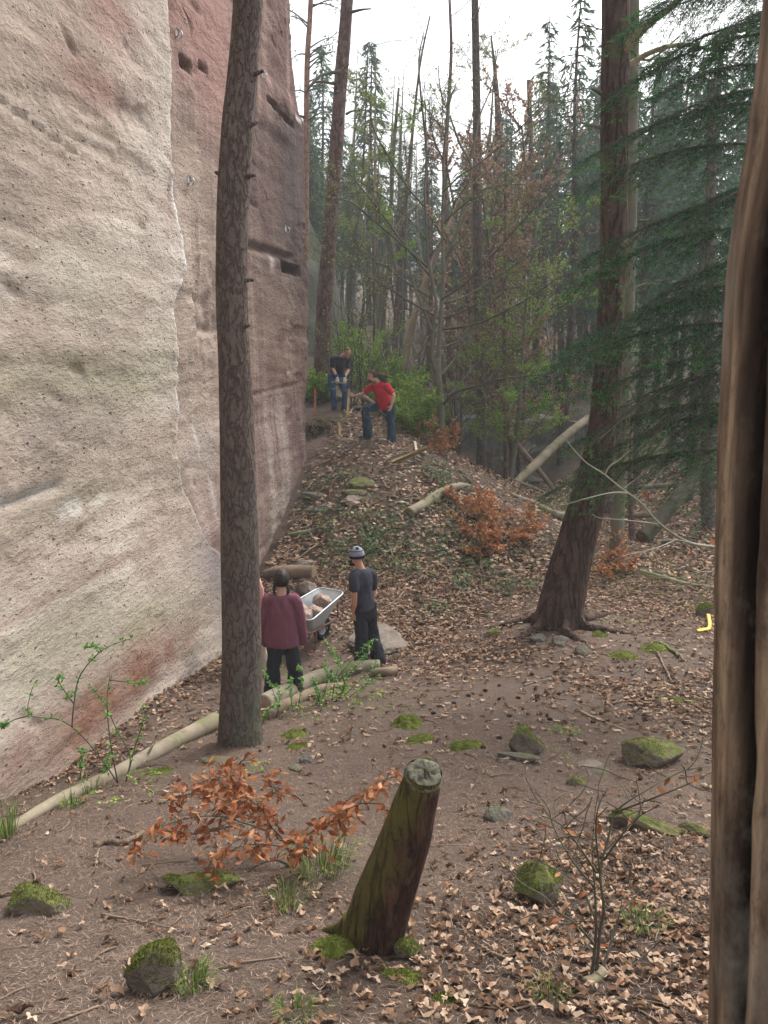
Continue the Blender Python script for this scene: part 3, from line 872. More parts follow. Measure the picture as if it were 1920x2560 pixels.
# ---- orange-barked pine at the wall's top end
pine4 = thing('pine_tree', 'thin orange barked pine showing beside the top edge of the wall', 'tree', P(765, 980, 30))
rows = [(764, 980, 14), (765, 600, 14), (766, 380, 14), (768, 160, 14), (774, 60, 13), (778, -40, 12), (780, -200, 11)]
px_trunk(rows, 30, 60, 12, 14, .03, .05, M['pine_upper'], 'trunk', pine4)
mb, ml = MB(), MB()
rg = np.random.default_rng(4)
for i in range(26):
    py = rg.uniform(-150, 330); sx = rg.choice([-1, 1, 1])
    p0 = P(np.interp(py, [-200, 60, 160, 400], [780, 774, 768, 766]), py, 30)
    d = np.array([sx * rg.uniform(.6, 1), rg.uniform(-.8, .6), rg.uniform(-.1, .5)]); L = rg.uniform(.5, 1.5)
    q = curve([p0, p0 + d * L * .5 + (0, 0, .05), p0 + d * L + (0, 0, -.1)], 8)
    mb = MB(); tube(mb, q, np.linspace(.03, .008, 8), 4); mb.build('branch', M['twig'], pine4)
    for p in q[4:]:
        n = 7
        quads(ml, p + rg.normal(0, .07, (n, 3)), rvec(n, rg), rvec(n, rg), .22, .03)
tag(ml.build('needles', M['far_needle'], pine4), kind='stuff')

# ---- trunks of the wood in between, each its own tree
def slim(name, label, mat, rows, Y, sides=12, seed=1, twigs=6, leaf=None, flare=.1, lump=.05, group=None, tl=1.6, tr=.014):
    pts = [r for r in rows]
    b = P(rows[0][0], rows[0][1], np.atleast_1d(Y)[0])
    t = thing(name, label, 'tree', b, group)
    o, q, rad = px_trunk(rows, Y, 50, sides, seed, .04, lump, mat, 'trunk', t, flare, .5)
    rg = np.random.default_rng(seed)
    mb, ml = MB(), MB()
    for i in range(twigs):
        k_ = rg.integers(12, 50)
        p0 = q[k_]; az = rg.uniform(0, 6.28)
        d = np.array([math.cos(az), math.sin(az), rg.uniform(-.1, .6)])
        mb = MB(); twig(mb, ml if leaf else None, p0, d, rg.uniform(.5, 1) * tl, tr, rg, 2)
        mb.build('branch', M['twig'] if mat not in (M['dead_wood'],) else mat, t)
    if leaf and ml.n: tag(ml.build('leaves', M[leaf], t), kind='stuff')
    return t

def twig(mb, ml, p, d, L, r, rg, depth, leaf=(.05, .03), per=2, up=.05, sides=4, wob=.12):
    n = 6
    q = [np.asarray(p, float)]
    d = unit(d)
    for i in range(n):
        d = unit(d + rg.normal(0, wob, 3) + np.array([0, 0, up]))
        q.append(q[-1] + d * L / n)
    q = np.array(q)
    tube(mb, q, np.linspace(r, max(r * .35, .0025), n + 1), sides if depth > 1 else 3, cap=False)
    if depth > 0:
        for i in range(1, n + 1):
            for _ in range(rg.integers(1, 3)):
                s = rg.normal(0, 1, 3); s -= d * s.dot(d); s[2] *= .5
                twig(mb, ml, q[i] - (q[i] - q[i - 1]) * rg.uniform(0, .9), unit(q[i] - q[i - 1]) * .75 + unit(s) * .75, L * rg.uniform(.28, .5) * (1.15 - .1 * i), r * .5, rg, depth - 1, leaf, per, up, sides, wob)
    elif ml is not None and per > 0:
        m = n * per
        c = np.repeat(q[1:], per, 0) + rg.normal(0, .01, (m, 3))
        quads(ml, c, rvec(m, rg) + np.array([0, 0, .2]), rvec(m, rg) * .7 + np.array([0, 0, .8]), rg.uniform(.6, 1.3, m) * leaf[0], rg.uniform(.7, 1.2, m) * leaf[1])

slim('broadleaf_tree', 'bent grey green trunk in the wood, kinked halfway up', M['beech_bark'], [(969, 880, 16), (957, 822, 15), (963, 731, 15), (974, 671, 17), (976, 620, 16), (968, 575, 14), (978, 505, 11), (982, 400, 10), (990, 300, 8), (997, 220, 6)], 30, 12, 21, 8, 'fresh_leaf')
slim('dead_tree', 'thin pale trunk crossing behind the kinked grey green trunk', M['log_pale'], [(976, 890, 17), (958, 830, 10), (947, 765, 11), (954, 705, 10), (965, 640, 10), (985, 590, 11), (1010, 545, 11), (1045, 510, 9)], 33, 10, 22, 3)
slim('pine_tree', 'straight reddish pine trunk between the kinked trunk and the bare yellow trunk', M['trunk_red'], [(987, 880, 14), (992, 770, 14), (1001, 671, 14), (1008, 560, 13), (1018, 460, 12), (1027, 380, 9), (1035, 290, 7), (1052, 150, 5), (1075, 40, 4)], 34, 12, 23, 10, None, .1, .05)
slim('dead_tree', 'leaning bare yellow trunk without bark behind the many stemmed tree', M['dead_wood'], [(1010, 905, 20), (1028, 822, 19), (1044, 762, 17), (1059, 716, 15), (1080, 665, 15), (1100, 612, 13), (1125, 560, 11), (1150, 500, 9)], 28, 12, 24, 3, None, .2, .1)
slim('spruce_tree', 'thin dark trunk standing by itself left of the kinked grey green trunk', M['trunk_red'], [(936, 880, 8), (935, 760, 8), (932, 551, 7), (930, 420, 5), (926, 300, 4)], 35, 8, 25, 6)
slim('pine_tree', 'reddish trunk directly behind the many stemmed tree', M['trunk_red'], [(1130, 960, 14), (1122, 880, 14), (1118, 720, 12), (1115, 551, 11), (1114, 420, 10), (1120, 280, 9), (1128, 130, 8), (1124, 0, 7)], 34, 10, 26, 8)
slim('spruce_tree', 'straight brown spruce trunk rising just beyond the mound crest', M['trunk_spruce'], [(1203, 1215, 30), (1204, 1150, 26), (1203, 1000, 24), (1198, 800, 24), (1193, 579, 23), (1192, 289, 20), (1189, 100, 19), (1186, -60, 17), (1184, -200, 15)], 25, 20, 27, 12, None, .15, .03)
slim('broadleaf_sapling', 'thin brown trunk beyond the crest with copper leaves clinging low', M['trunk_red'], [(1263, 1245, 13), (1264, 1150, 11), (1262, 1000, 10), (1260, 850, 10), (1261, 680, 9), (1263, 520, 7), (1262, 400, 5)], 23.5, 10, 28, 16, 'brown_fleck', .1, .03, None, 1.8)
slim('broadleaf_sapling', 'slim leaning greenish sapling next to the thin brown trunk beyond the crest', M['beech_bark'], [(1272, 1260, 14), (1280, 1170, 13), (1292, 1080, 12), (1302, 960, 10), (1308, 840, 8), (1322, 700, 7), (1338, 580, 6), (1340, 540, 5)], 23, 10, 29, 22, 'fresh_leaf', .1, .03, None, 2.0)
slim('broadleaf_tree', 'smooth pale green trunk standing directly behind the leaning brown pine', M['beech_bark'], [(1538, 1425, 40), (1545, 1300, 30), (1556, 1150, 29), (1562, 1000, 28), (1572, 800, 26), (1580, 500, 25), (1583, 300, 24), (1586, 60, 24), (1588, -100, 22), (1590, -250, 20)], 15.6, 20, 30, 6, None, .2, .03)
slim('pine_tree', 'dark thin trunk touching the smooth pale green trunk behind the leaning pine', M['trunk_red'], [(1580, 1390, 18), (1578, 1280, 15), (1575, 1180, 15), (1573, 1000, 14), (1570, 700, 12), (1568, 300, 10)], 17.5, 12, 31, 3)
slim('spruce_tree', 'grey trunk rising out of the leaf litter in the shade of the leaning pine', M['trunk_spruce'], [(1520, 1265, 34), (1520, 1160, 30), (1522, 1000, 28), (1526, 800, 26), (1530, 400, 22), (1530, 0, 18)], 21.5, 14, 32, 3)
slim('spruce_sapling', 'very thin dead stem beside the smooth pale green trunk', M['trunk_red'], [(1529, 1345, 6), (1528, 1250, 5), (1526, 1150, 4), (1520, 1000, 3)], 19, 6, 33, 4)
slim('spruce_tree', 'dark trunk deep in shade at the far side of the leafy hollow', M['trunk_spruce'], [(1775, 1345, 40), (1768, 1250, 33), (1768, 1100, 31), (1772, 900, 29), (1776, 600, 26), (1780, 200, 22)], 19, 14, 34, 5)
slim('spruce_tree', 'broad shaded spruce trunk standing above the small grey rock face', M['trunk_spruce'], [(1225, 1010, 34), (1228, 900, 32), (1230, 700, 30), (1240, 520, 26), (1246, 340, 19), (1240, 210, 11), (1228, 90, 4)], 36, 14, 35, 6)
slim('spruce_tree', 'red brown trunk growing above the grey rock face behind the slanting logs', M['trunk_red'], [(1345, 1015, 17), (1340, 880, 16), (1335, 700, 15), (1330, 450, 13), (1322, 200, 11)], 38, 10, 36, 6)

# ---- the many-stemmed tree beyond the stake men
mt = thing('broadleaf_tree', 'many stemmed bare tree with long rising branches and first green leaves', 'tree', P(1097, 1110, 21.3))
def stem(rows, mat='beech_bark', sides=12, nm_='stem', n=40, Y=21.3):
    mb = MB()
    q = curve(np.array([[*P(a, b, Y + dy), w_] for a, b, w_, dy in rows]), n)
    tube(mb, q[:, :3], wid(q[:, 3], q[:, :3]), sides, warp=bark_warp(9, .04, .06))
    mb.build(nm_, M[mat], mt)
    return q[:, :3], wid(q[:, 3], q[:, :3])
st = []
st.append(stem([(1093, 1135, 27, 0), (1099, 1095, 22, 0), (1102, 1024, 20, 0), (1093, 945, 22, 0), (1092, 895, 19, 0)], nm_='trunk', sides=16))
st.append(stem([(1094, 930, 15, .02), (1096, 894, 13, .02), (1100, 822, 11.5, .05), (1105, 747, 10.5, .1), (1109, 671, 9, .1), (1106, 551, 8, .1), (1109, 460, 7.5, .1), (1108, 400, 7, 0), (1113, 347, 6.5, 0), (1119, 278, 6, 0), (1130, 235, 4.5, 0), (1140, 215, 3.5, 0)]))
st.append(stem([(1090, 930, 13, -.05), (1080, 894, 11, -.1), (1082, 822, 10, -.15), (1091, 762, 9, -.2), (1077, 686, 8, -.2), (1069, 641, 7.5, -.25), (1068, 581, 7, -.3), (1062, 490, 6.5, -.3), (1066, 400, 6, -.3), (1064, 347, 6, -.3), (1051, 225, 5, -.3), (1047, 145, 3.5, -.3), (1060, 80, 2.5, -.3)]))
st.append(stem([(1080, 830, 8, -.2), (1071, 805, 7, -.3), (1041, 731, 6, -.4), (1023, 671, 5.5, -.5), (1014, 611, 5, -.5), (1016, 540, 4.5, -.5), (1018, 440, 3.5, -.6), (1010, 330, 2.5, -.6)]))
st.append(stem([(1110, 690, 9, .2), (1117, 650, 8.5, .25), (1141, 581, 8, .3), (1165, 495, 7.5, .4), (1177, 430, 7, .4), (1175, 405, 7, .4), (1150, 360, 5.5, .4), (1135, 320, 5, .4), (1125, 290, 4, .4)]))
st.append(stem([(1120, 280, 5, 0), (1106, 245, 4, .1), (1098, 205, 3, .1), (1096, 165, 2, .1)]))
st.append(stem([(1175, 405, 6, .4), (1188, 350, 5, .5), (1200, 290, 4, .6), (1230, 210, 3, .7), (1245, 120, 2.5, .8)]))
br = []
for rows in [[(1097, 795, 6, -.1), (1026, 755, 5, -.6), (951, 707, 4, -1.1), (885, 677, 3, -1.5), (800, 655, 2, -1.8)],
             [(1082, 748, 6, -.2), (1011, 701, 5, .2), (951, 659, 4, .6), (897, 623, 3, .9), (850, 590, 2, 1.2)],
             [(1068, 668, 6, -.2), (1010, 615, 5.5, -.6), (933, 550, 5, -1.1), (876, 505, 4, -1.5), (800, 490, 3, -2)],
             [(1075, 690, 6, 0), (1010, 610, 5, .3), (951, 530, 4.5, .6), (895, 460, 4, .9), (845, 406, 3, 1.2), (800, 380, 2, 1.4)],
             [(1064, 520, 5, -.3), (1020, 470, 4.5, -.7), (970, 390, 4, -1), (930, 310, 3.5, -1.3), (925, 245, 2.5, -1.4)],
             [(1066, 600, 5, -.3), (1030, 555, 4, 0), (970, 500, 3.5, .3), (900, 455, 3, .5)],
             [(1102, 750, 6, .1), (1162, 710, 5, -.4), (1192, 677, 4.5, -.7), (1240, 629, 4, -1.1), (1300, 560, 3.5, -1.5), (1377, 480, 2.5, -2)],
             [(1110, 758, 6, .1), (1162, 741, 5, .4), (1240, 695, 4.5, .9), (1320, 640, 4, 1.4), (1420, 575, 3, 1.9)],
             [(1110, 795, 5, .1), (1162, 777, 4.5, -.3), (1240, 731, 4, -.8), (1310, 715, 3, -1.2), (1380, 700, 2, -1.6)],
             [(1104, 824, 7, .1), (1177, 813, 6, -.5), (1240, 789, 5, -1), (1330, 740, 4, -1.5), (1400, 690, 3, -2)],
             [(1110, 1010, 9, -.1), (1140, 980, 8, -.5), (1191, 965, 6.5, -.9), (1261, 946, 5, -1.3), (1365, 937, 3.5, -1.8)],
             [(1118, 992, 6, -.2), (1150, 958, 5, .1), (1195, 905, 4, .4), (1250, 840, 3, .8)],
             [(1100, 870, 6, 0), (1150, 850, 5, .5), (1215, 800, 4, 1), (1300, 770, 3, 1.5)],
             [(1108, 480, 5, .1), (1150, 440, 4, -.2), (1210, 400, 4, -.6), (1290, 330, 3, -1), (1370, 250, 2.5, -1.4)],
             [(1170, 470, 5, .4), (1215, 430, 4, .8), (1290, 360, 3.5, 1.2), (1380, 270, 2.5, 1.6)],
             [(1106, 560, 5, .1), (1150, 520, 4, -.3), (1220, 470, 3.5, -.6), (1310, 460, 2.5, -1)],
             [(1109, 400, 4, 0), (1085, 350, 3, -.3), (1075, 300, 2.5, -.4), (1072, 250, 2, -.5)],
             [(1100, 940, 7, .1), (1135, 900, 6, .7), (1160, 850, 5, 1.1), (1230, 720, 4, 1.5)]]:
    br.append(stem(rows, 'twig', 7, 'branch', 24))
mb, ml = MB(), MB()
rg = np.random.default_rng(41)
for q, rd in st[1:] + br + br:
    nb = 7
    for i in rg.integers(len(q) // 3, len(q), nb):
        t = unit(q[min(i + 1, len(q) - 1)] - q[i - 1])
        s = rg.normal(0, 1, 3); s -= t * s.dot(t)
        twig(mb, ml, q[i], t * .6 + unit(s) * .8, rg.uniform(.5, 1.3), max(.006, rd[i] * .45), rg, 1, (.055, .038), 1, .03)
tag(mb.build('twigs', M['twig'], mt), kind='stuff')
q = np.concatenate(ml.v).reshape(-1, 4, 3); q = q[rg.random(len(q)) < .35]; ml = MB(); ml.add(q.reshape(-1, 3), np.arange(len(q) * 4).reshape(-1, 4))
tag(ml.build('leaves', M['dull_leaf'], mt), kind='stuff')

# ---- dense spruces of the far wood
def spruce_meshes(h, rad, seed, zb, dens=1.0, mat='far_needle'):
    rg = np.random.default_rng(seed)
    mt_, mc = MB(), MB()
    z = np.linspace(-.6, h, 24)
    q = np.stack([.12 * np.sin(z * .4 + seed), .1 * np.cos(z * .3 + seed), z], 1)
    tube(mt_, q, np.interp(z, [-1, 0, h], [.26, .19, .015]) * h / 16, 9, warp=bark_warp(seed, .05, .05))
    C, D, N_, L_, W_ = [], [], [], [], []
    zz_ = h * .12
    while zz_ < h - .15:
        live = zz_ > zb * h
        f = (1 - (zz_ - zb * h) / (h * (1 - zb))) if live else 1
        nbr = 5 if live else 3
        for _ in range(nbr):
            az = rg.uniform(0, 6.283)
            L = rad * (max(f, .05) ** .75) * rg.uniform(.55, 1.1) * (1 if live else rg.uniform(.3, .8))
            m = 7
            s = np.linspace(0, 1, m)
            out = np.stack([np.cos(az + .15 * s) * s * L, np.sin(az + .15 * s) * s * L, (.18 * s - .62 * s ** 2 + .25 * s ** 3) * L * (1 if live else .6)], 1) + np.array([q[min(int(zz_ / h * 23), 23), 0], 0, zz_])
            tube(mt_, out, np.linspace(.025, .006, m) * h / 16, 3, cap=False)
            if live or rg.random() < .15:
                k_ = max(4, int(L * 13 * dens))
                ss = rg.uniform(.12, 1, k_) ** .8
                c = np.stack([np.interp(ss, s, out[:, i]) for i in range(3)], 1)
                d = np.stack([np.cos(az + rg.normal(0, .9, k_)), np.sin(az + rg.normal(0, .9, k_)), rg.uniform(-1.6, -.1, k_)], 1)
                C.append(c); D.append(d); N_.append(rvec(k_, rg)); L_.append(rg.uniform(.22, .6, k_)); W_.append(rg.uniform(.05, .11, k_))
        zz_ += rg.uniform(.2, .34) * h / 16 / (1 if live else .5)
    quads(mc, np.concatenate(C), np.concatenate(D), np.concatenate(N_), np.concatenate(L_), np.concatenate(W_))
    return mt_.mesh('trunk', M['trunk_spruce']), mc.mesh('crown', M[mat])
SPV = [spruce_meshes(16, 2.1, 61, .34, .75), spruce_meshes(19, 2.4, 62, .40, .75), spruce_meshes(14, 2.0, 63, .26, .8), spruce_meshes(21, 2.4, 64, .46, .7), spruce_meshes(12, 1.5, 65, .28, .9)]
def far_spruce(x, y, v, sc, rz, label, group=None, dz=0):
    t = thing('spruce_tree', label, 'tree', (x, y, float(gz(x, y)) - .15 + dz), group)
    t.rotation_euler = (0, 0, rz)
    t.scale = (sc, sc, sc)
    for me, nme in zip(SPV[v], ('trunk', 'crown')):
        o = bpy.data.objects.new(nme, me)
        COL.objects.link(o)
        o.parent = t
    return t
rg = np.random.default_rng(77)
LAB_FAR = 'dark spruce standing in the dense wood beyond the hollow'
# (px, top py, distance, variant)
named = [(925, 75, 44, 4, 'pointed small spruce standing alone against the bright sky gap'), (800, 95, 40, 2, 'spruce showing between the orange pine and the slim reddish pine'),
         (1375, 20, 30, 1, 'tall spruce with hanging twigs just left of the leaning brown pine top'), (1460, -80, 27, 3, 'tall grey green spruce directly behind the leaning brown pine')]
for px, py, Y, v, lab in named:
    p = P(px, py, Y); hh = p[2] - float(gz(p[0], p[1]))
    far_spruce(p[0], Y, v, hh / (12, 0)[0] if v == 4 else hh / [16, 19, 14, 21, 12][v], rg.uniform(0, 6), lab)
HT = [16, 19, 14, 21, 12]
far_spec = []
for i in range(70):
    Y = rg.uniform(33, 76)
    px = rg.uniform(690, 1900)
    far_spec.append((px, Y))
far_spec += [(720, 34), (790, 36), (880, 37), (1010, 44), (860, 46), (950, 50), (1060, 52), (1250, 42), (1300, 34), (1420, 36), (1500, 33), (1560, 30), (1650, 31), (1700, 27), (1750, 34), (1820, 30), (1880, 27), (1640, 42), (1350, 50), (1180, 48), (1240, 55), (1600, 24), (1740, 22.5), (1960, 21), (2060, 26), (2150, 22), (2250, 30), (1990, 33), (2120, 38)]
for px, Y in far_spec:
    p = P(px, 900, Y)
    top = np.interp(px, [680, 780, 880, 960, 1040, 1120, 1180, 1260, 1340, 1420, 1500, 1700, 1900], [280, 250, 350, 430, 450, 440, 410, 320, 240, 210, 170, 120, 60]) + rg.uniform(-110, 130)
    v = int(rg.integers(0, 5))
    hh = P(px, top, Y)[2] - float(gz(p[0], Y))
    hh = min(hh, 25)
    far_spruce(p[0], Y, v, hh / HT[v], rg.uniform(0, 6.28), LAB_FAR, 'spruces of the dense wood beyond the hollow')

for i in range(22):
    Y = rg.uniform(27, 46); px = rg.uniform(860, 1500)
    z0 = float(gz(P(px, 900, Y)[0], Y)); d0 = P(px, 900, Y)
    py0 = 1280 - FPX * math.tan(math.atan((z0 - CAM[2]) / Y) + PITCH)
    w0 = rg.uniform(7, 13); ln = rg.normal(0, 25); tp = rg.uniform(60, 380)
    rows = [(px, py0, w0), (px + ln * .2 + rg.normal(0, 6), py0 * .75 + tp * .25, w0 * .9), (px + ln * .5 + rg.normal(0, 8), py0 * .45 + tp * .55, w0 * .75), (px + ln, tp, w0 * .10)]
    slim('slender_tree', 'slender bare trunk among the other thin trunks of the far wood', M[('trunk_red', 'beech_bark', 'trunk_spruce', 'log_pale')[i % 4]], rows, Y, 8, 1000 + i, 9, 'dull_leaf' if i % 3 == 0 else None, .1, .05, 'slender bare trunks of the far wood', 1.8, .012)

# trees with brown hanging leaves and green flecked understory
def bushy(name, label, cat, px, py, Y, h, n, L, leaf, lsz, seed, spread=.5, r0=.03, per=2, group=None, mat='twig', up=.08, depth=2, keep=1.0):
    b = P(px, py, Y) if py is not None else None
    x = b[0] if b is not None else P(px, 1000, Y)[0]
    b = g3(x, Y, -.05)
    t = thing(name, label, cat, b, group)
    rg = np.random.default_rng(seed)
    mb, ml = MB(), MB()
    for i in range(n):
        az = rg.uniform(0, 6.28); tl = rg.uniform(.05, spread)
        d = np.array([math.cos(az) * tl, math.sin(az) * tl, 1])
        mb = MB(); twig(mb, ml, b + np.array([math.cos(az), math.sin(az), 0]) * .05, d, h * rg.uniform(.6, 1), r0, rg, depth, lsz, per, up, 5, .10)
        mb.build('stem', M[mat], t)
    if keep < 1 and ml.n:
        q = np.concatenate(ml.v).reshape(-1, 4, 3)
        q = q[rg.random(len(q)) < keep]
        ml = MB(); ml.add(q.reshape(-1, 3), np.arange(len(q) * 4).reshape(-1, 4))
    tag(ml.build('leaves', M[leaf], t), kind='stuff')
    return t
bushy('broadleaf_tree', 'tree with dry brown leaves still hanging high before the dark spruces', 'tree', 1300, None, 26, 10.5, 3, 1, 'brown_fleck', (.13, .08), 91, .28, .07, 3, None, 'trunk_red')
bushy('broadleaf_tree', 'second tree with dry brown leaves, nearer to the straight brown spruce trunk', 'tree', 1225, None, 29, 12, 2, 1, 'brown_fleck', (.13, .08), 92, .2, .07, 3, None, 'trunk_red')
for i, (px, Y, h, lab) in enumerate([(1310, 31.5, 5.0, 'green flecked thicket above the slanting pale log'), (1400, 33, 6.0, 'green flecked thicket beside the leaning brown pine crown boughs'), (1145, 24.0, 3.6, 'green flecked thicket under the low branch of the many stemmed tree'),
                                     (1240, 31, 6.5, 'tall green flecked thicket behind the straight brown spruce trunk'), (880, 30, 5, 'thin green flecked thicket in front of the far grey rock'), (1450, 33, 5, 'dim green flecked thicket behind the spruce boughs'), (1040, 29, 4.2, 'green flecked thicket at the foot of the yellow bare trunk')]):
    bushy('thicket', lab, 'shrub', px, None, Y, h, 6, 1, 'dull_leaf', (.05, .036), 100 + i, .6, .022, 1, None, 'twig', .08, 2, .18)
for i, (px, py, Y, h, lab) in enumerate([(935, 960, 25.5, 1.5, 'bright green leafing shrub between the two men'), (1000, 1010, 22.3, 1.3, 'bright green shrub right behind the man in red'), (1045, 1060, 21.0, 1.3, 'green shrub at the foot of the many stemmed tree'),
                                          (900, 920, 27.5, 1.9, 'tall green shrub at the head of the mound'), (985, 930, 26, 1.4, 'green shrub on the slope above the man in red'), (790, 1000, 23.0, 1.0, 'small green shrub at the wall end'), (1080, 1010, 24, 1.2, 'low green shrub just beyond the many stemmed tree')]):
    bushy('shrub', lab, 'shrub', px, py, Y, h, 13, 1, 'fresh_leaf', (.07, .05), 120 + i, 1.5, .010, 2, None, 'twig', .10, 2, .4)
for i, (px, Y, h, lab) in enumerate([(880, 22.6, 2.6, 'bare dark bush growing behind the hammered stake'), (912, 22.9, 3.2, 'taller bare dark bush behind the man in red')]):
    bushy('bare_bush', lab, 'shrub', px, None, Y, h, 9, 1, 'fresh_leaf', (.05, .035), 140 + i, .55, .018, 0 if False else 1, None, 'trunk_spruce', .03, 1)
bushy('beech_seedling', 'widest low seedling with orange copper leaves on the mound slope', 'sapling', 1225, None, 15.9, .9, 14, 1, 'copper_fleck', (.075, .045), 151, 4.0, .007, 1, None, 'twig', -.05, 2, .26)
bushy('beech_seedling', 'low copper leaved seedling between the pale barkless log and the widest one', 'sapling', 1180, None, 16.6, .8, 10, 1, 'copper_fleck', (.075, .045), 154, 4.0, .007, 1, None, 'twig', -.04, 2, .25)
bushy('beech_seedling', 'low copper leaved seedling nearer the leaning pine than the widest one', 'sapling', 1290, None, 16.2, .8, 10, 1, 'copper_fleck', (.075, .045), 155, 4.0, .007, 1, None, 'twig', -.04, 2, .22)
bushy('beech_seedling', 'small seedling with copper leaves beside the many stemmed tree foot', 'sapling', 1100, None, 20.3, .9, 8, 1, 'copper_fleck', (.075, .045), 152, 3.0, .007, 1, None, 'twig', -.02, 2, .25)
bushy('beech_seedling', 'seedling with tan leaves at the foot of the smooth pale green trunk', 'sapling', 1518, None, 15.2, .9, 6, 1, 'copper_fleck', (.08, .05), 153, 2.5, .008, 1, None, 'twig', 0, 2, .16)

# ---- the near spruce on the right, dark drooping boughs
def bough_mesh(L, seed, dead=False):
    rg = np.random.default_rng(seed)
    mb, mn = MB(), MB()
    s = np.linspace(0, 1, 22)
    ax = np.stack([s * L, .12 * L * np.sin(s * 2.2 + seed), (.10 * s - .40 * s ** 2) * L], 1)
    tube(mb, ax, np.linspace(.016, .003, 22), 5, cap=False)
    C, D, LL, TT = [], [], [], []
    nn = int(L / .06)
    for i in range(nn):
        f = .10 + .90 * i / nn
        p = np.array([np.interp(f, s, ax[:, j]) for j in range(3)])
        for side in (-1, 1):
            if rg.random() < .12: continue
            l2 = L * .42 * (1 - f) ** .7 * rg.uniform(.6, 1.1) + .08
            a = side * rg.uniform(.7, 1.15)
            m = max(4, int(l2 / .045))
            t = np.linspace(0, 1, m)
            d = np.array([math.cos(a), math.sin(a), 0])
            tw = p + d * (t * l2)[:, None] + np.stack([0 * t, 0 * t, -.8 * l2 * t ** 1.6 + rg.normal(0, .012) * t], 1)
            tube(mb, tw[[0, m // 2, -1]], [.004, .003, .0015], 3, cap=False)
            if dead and rg.random() < .75: continue
            # little side shoots that carry the needles
            k_ = m * 2
            tt_ = np.repeat(t, 2)
            c = np.repeat(tw, 2, 0) + rg.normal(0, .006, (k_, 3))
            sg = np.tile([-1, 1], m) * rg.uniform(.4, 1.1, k_)
            dd = np.stack([np.cos(a + sg), np.sin(a + sg), rg.uniform(-.9, -.05, k_)], 1)
            C.append(c); D.append(dd / np.linalg.norm(dd, axis=1, keepdims=True)); LL.append(rg.uniform(.05, .11, k_) * (1.1 - .4 * tt_)); TT.append(tt_)
    C, D, LL, TT = np.concatenate(C), np.concatenate(D), np.concatenate(LL), np.concatenate(TT)
    # needles: slim pointed blades both sides of every shoot
    nb = 4
    for j in range(nb):
        f = (j + .3) / nb
        for sd in (-1, 1):
            up_ = rvec(len(C), rg) * .5 + np.array([0, 0, 1])
            sidev = np.cross(D, up_)
            sidev /= np.linalg.norm(sidev, axis=1, keepdims=True)
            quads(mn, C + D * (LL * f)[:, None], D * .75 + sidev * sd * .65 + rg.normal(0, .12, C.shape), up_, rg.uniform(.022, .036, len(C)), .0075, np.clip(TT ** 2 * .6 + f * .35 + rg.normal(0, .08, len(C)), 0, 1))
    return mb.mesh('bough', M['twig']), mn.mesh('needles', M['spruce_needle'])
BV = [bough_mesh(1.5, 201 + i) for i in range(4)] + [bough_mesh(1.5, 211, True), bough_mesh(1.5, 212, True)]
TIP = np.array([1.5, .12 * 1.5 * math.sin(2.2 + 204), (.10 - .40) * 1.5])
sb = P(1850, 1735, 9.7)
sb = g3(sb[0], 9.7, -.1)
spruce = thing('spruce_tree', 'dark green spruce with drooping feathery boughs hanging across the leaning pine', 'tree', sb)
mb = MB()
tube(mb, np.stack([np.full(40, sb[0]) + .03 * np.sin(np.linspace(0, 6, 40)), np.full(40, sb[1]), np.linspace(sb[2] - .2, 11, 40)], 1), np.linspace(.12, .035, 40), 14, warp=bark_warp(5, .06, .04))
mb.build('trunk', M['trunk_spruce'], spruce)
rg = np.random.default_rng(88)
tips = [(1530, 130, .3, 0), (1487, 275, .1, 1), (1452, 405, .2, 2), (1468, 480, -.5, 3), (1440, 650, -.2, 0), (1420, 735, .4, 1), (1395, 905, .1, 2), (1350, 1010, -.2, 3), (1420, 1120, .4, 0), (1350, 1240, .2, 1), (1570, 50, .5, 3), (1650, 20, -.5, 2), (1600, 330, -.9, 1), (1690, 560, -1.0, 0), (1640, 760, -1.0, 2),
        (1600, 230, .9, 0), (1720, 250, -1.0, 3), (1500, 1000, .6, 0), (1760, 100, -1.0, 0), (1740, 700, .9, 3), (1480, 860, -.7, 1), (1700, 900, -.9, 0), (1460, 1180, -.3, 2),
        (1560, 1040, -.2, 4), (1620, 1080, -.7, 5), (1680, 1000, -.6, 4), (1640, 1200, .3, 5), (1540, 930, -.2, 5), (1700, 1130, -.8, 4), (1740, 1230, -.5, 5), (1580, 1150, .6, 4), (1470, 1100, -.8, 5), (1700, 1290, .4, 4)]
tloc = np.array([TIP[0], .12 * 1.5 * math.sin(2.2), TIP[2]])
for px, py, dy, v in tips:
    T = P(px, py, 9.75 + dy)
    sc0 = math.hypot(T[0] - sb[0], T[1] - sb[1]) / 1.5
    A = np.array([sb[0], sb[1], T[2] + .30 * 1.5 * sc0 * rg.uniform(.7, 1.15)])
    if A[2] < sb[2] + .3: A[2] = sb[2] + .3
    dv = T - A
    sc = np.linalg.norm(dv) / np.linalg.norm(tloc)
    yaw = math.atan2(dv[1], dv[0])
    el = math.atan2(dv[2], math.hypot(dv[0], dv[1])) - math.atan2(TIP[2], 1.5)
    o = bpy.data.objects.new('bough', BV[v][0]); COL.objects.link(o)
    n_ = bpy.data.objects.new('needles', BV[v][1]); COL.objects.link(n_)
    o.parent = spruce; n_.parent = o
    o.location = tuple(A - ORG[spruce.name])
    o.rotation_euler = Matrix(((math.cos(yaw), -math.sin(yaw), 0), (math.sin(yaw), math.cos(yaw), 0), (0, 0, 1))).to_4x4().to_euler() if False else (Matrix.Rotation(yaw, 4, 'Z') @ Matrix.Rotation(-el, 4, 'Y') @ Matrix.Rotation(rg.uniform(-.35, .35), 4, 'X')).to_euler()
    o.scale = (sc, sc * rg.uniform(.8, 1.15), sc)
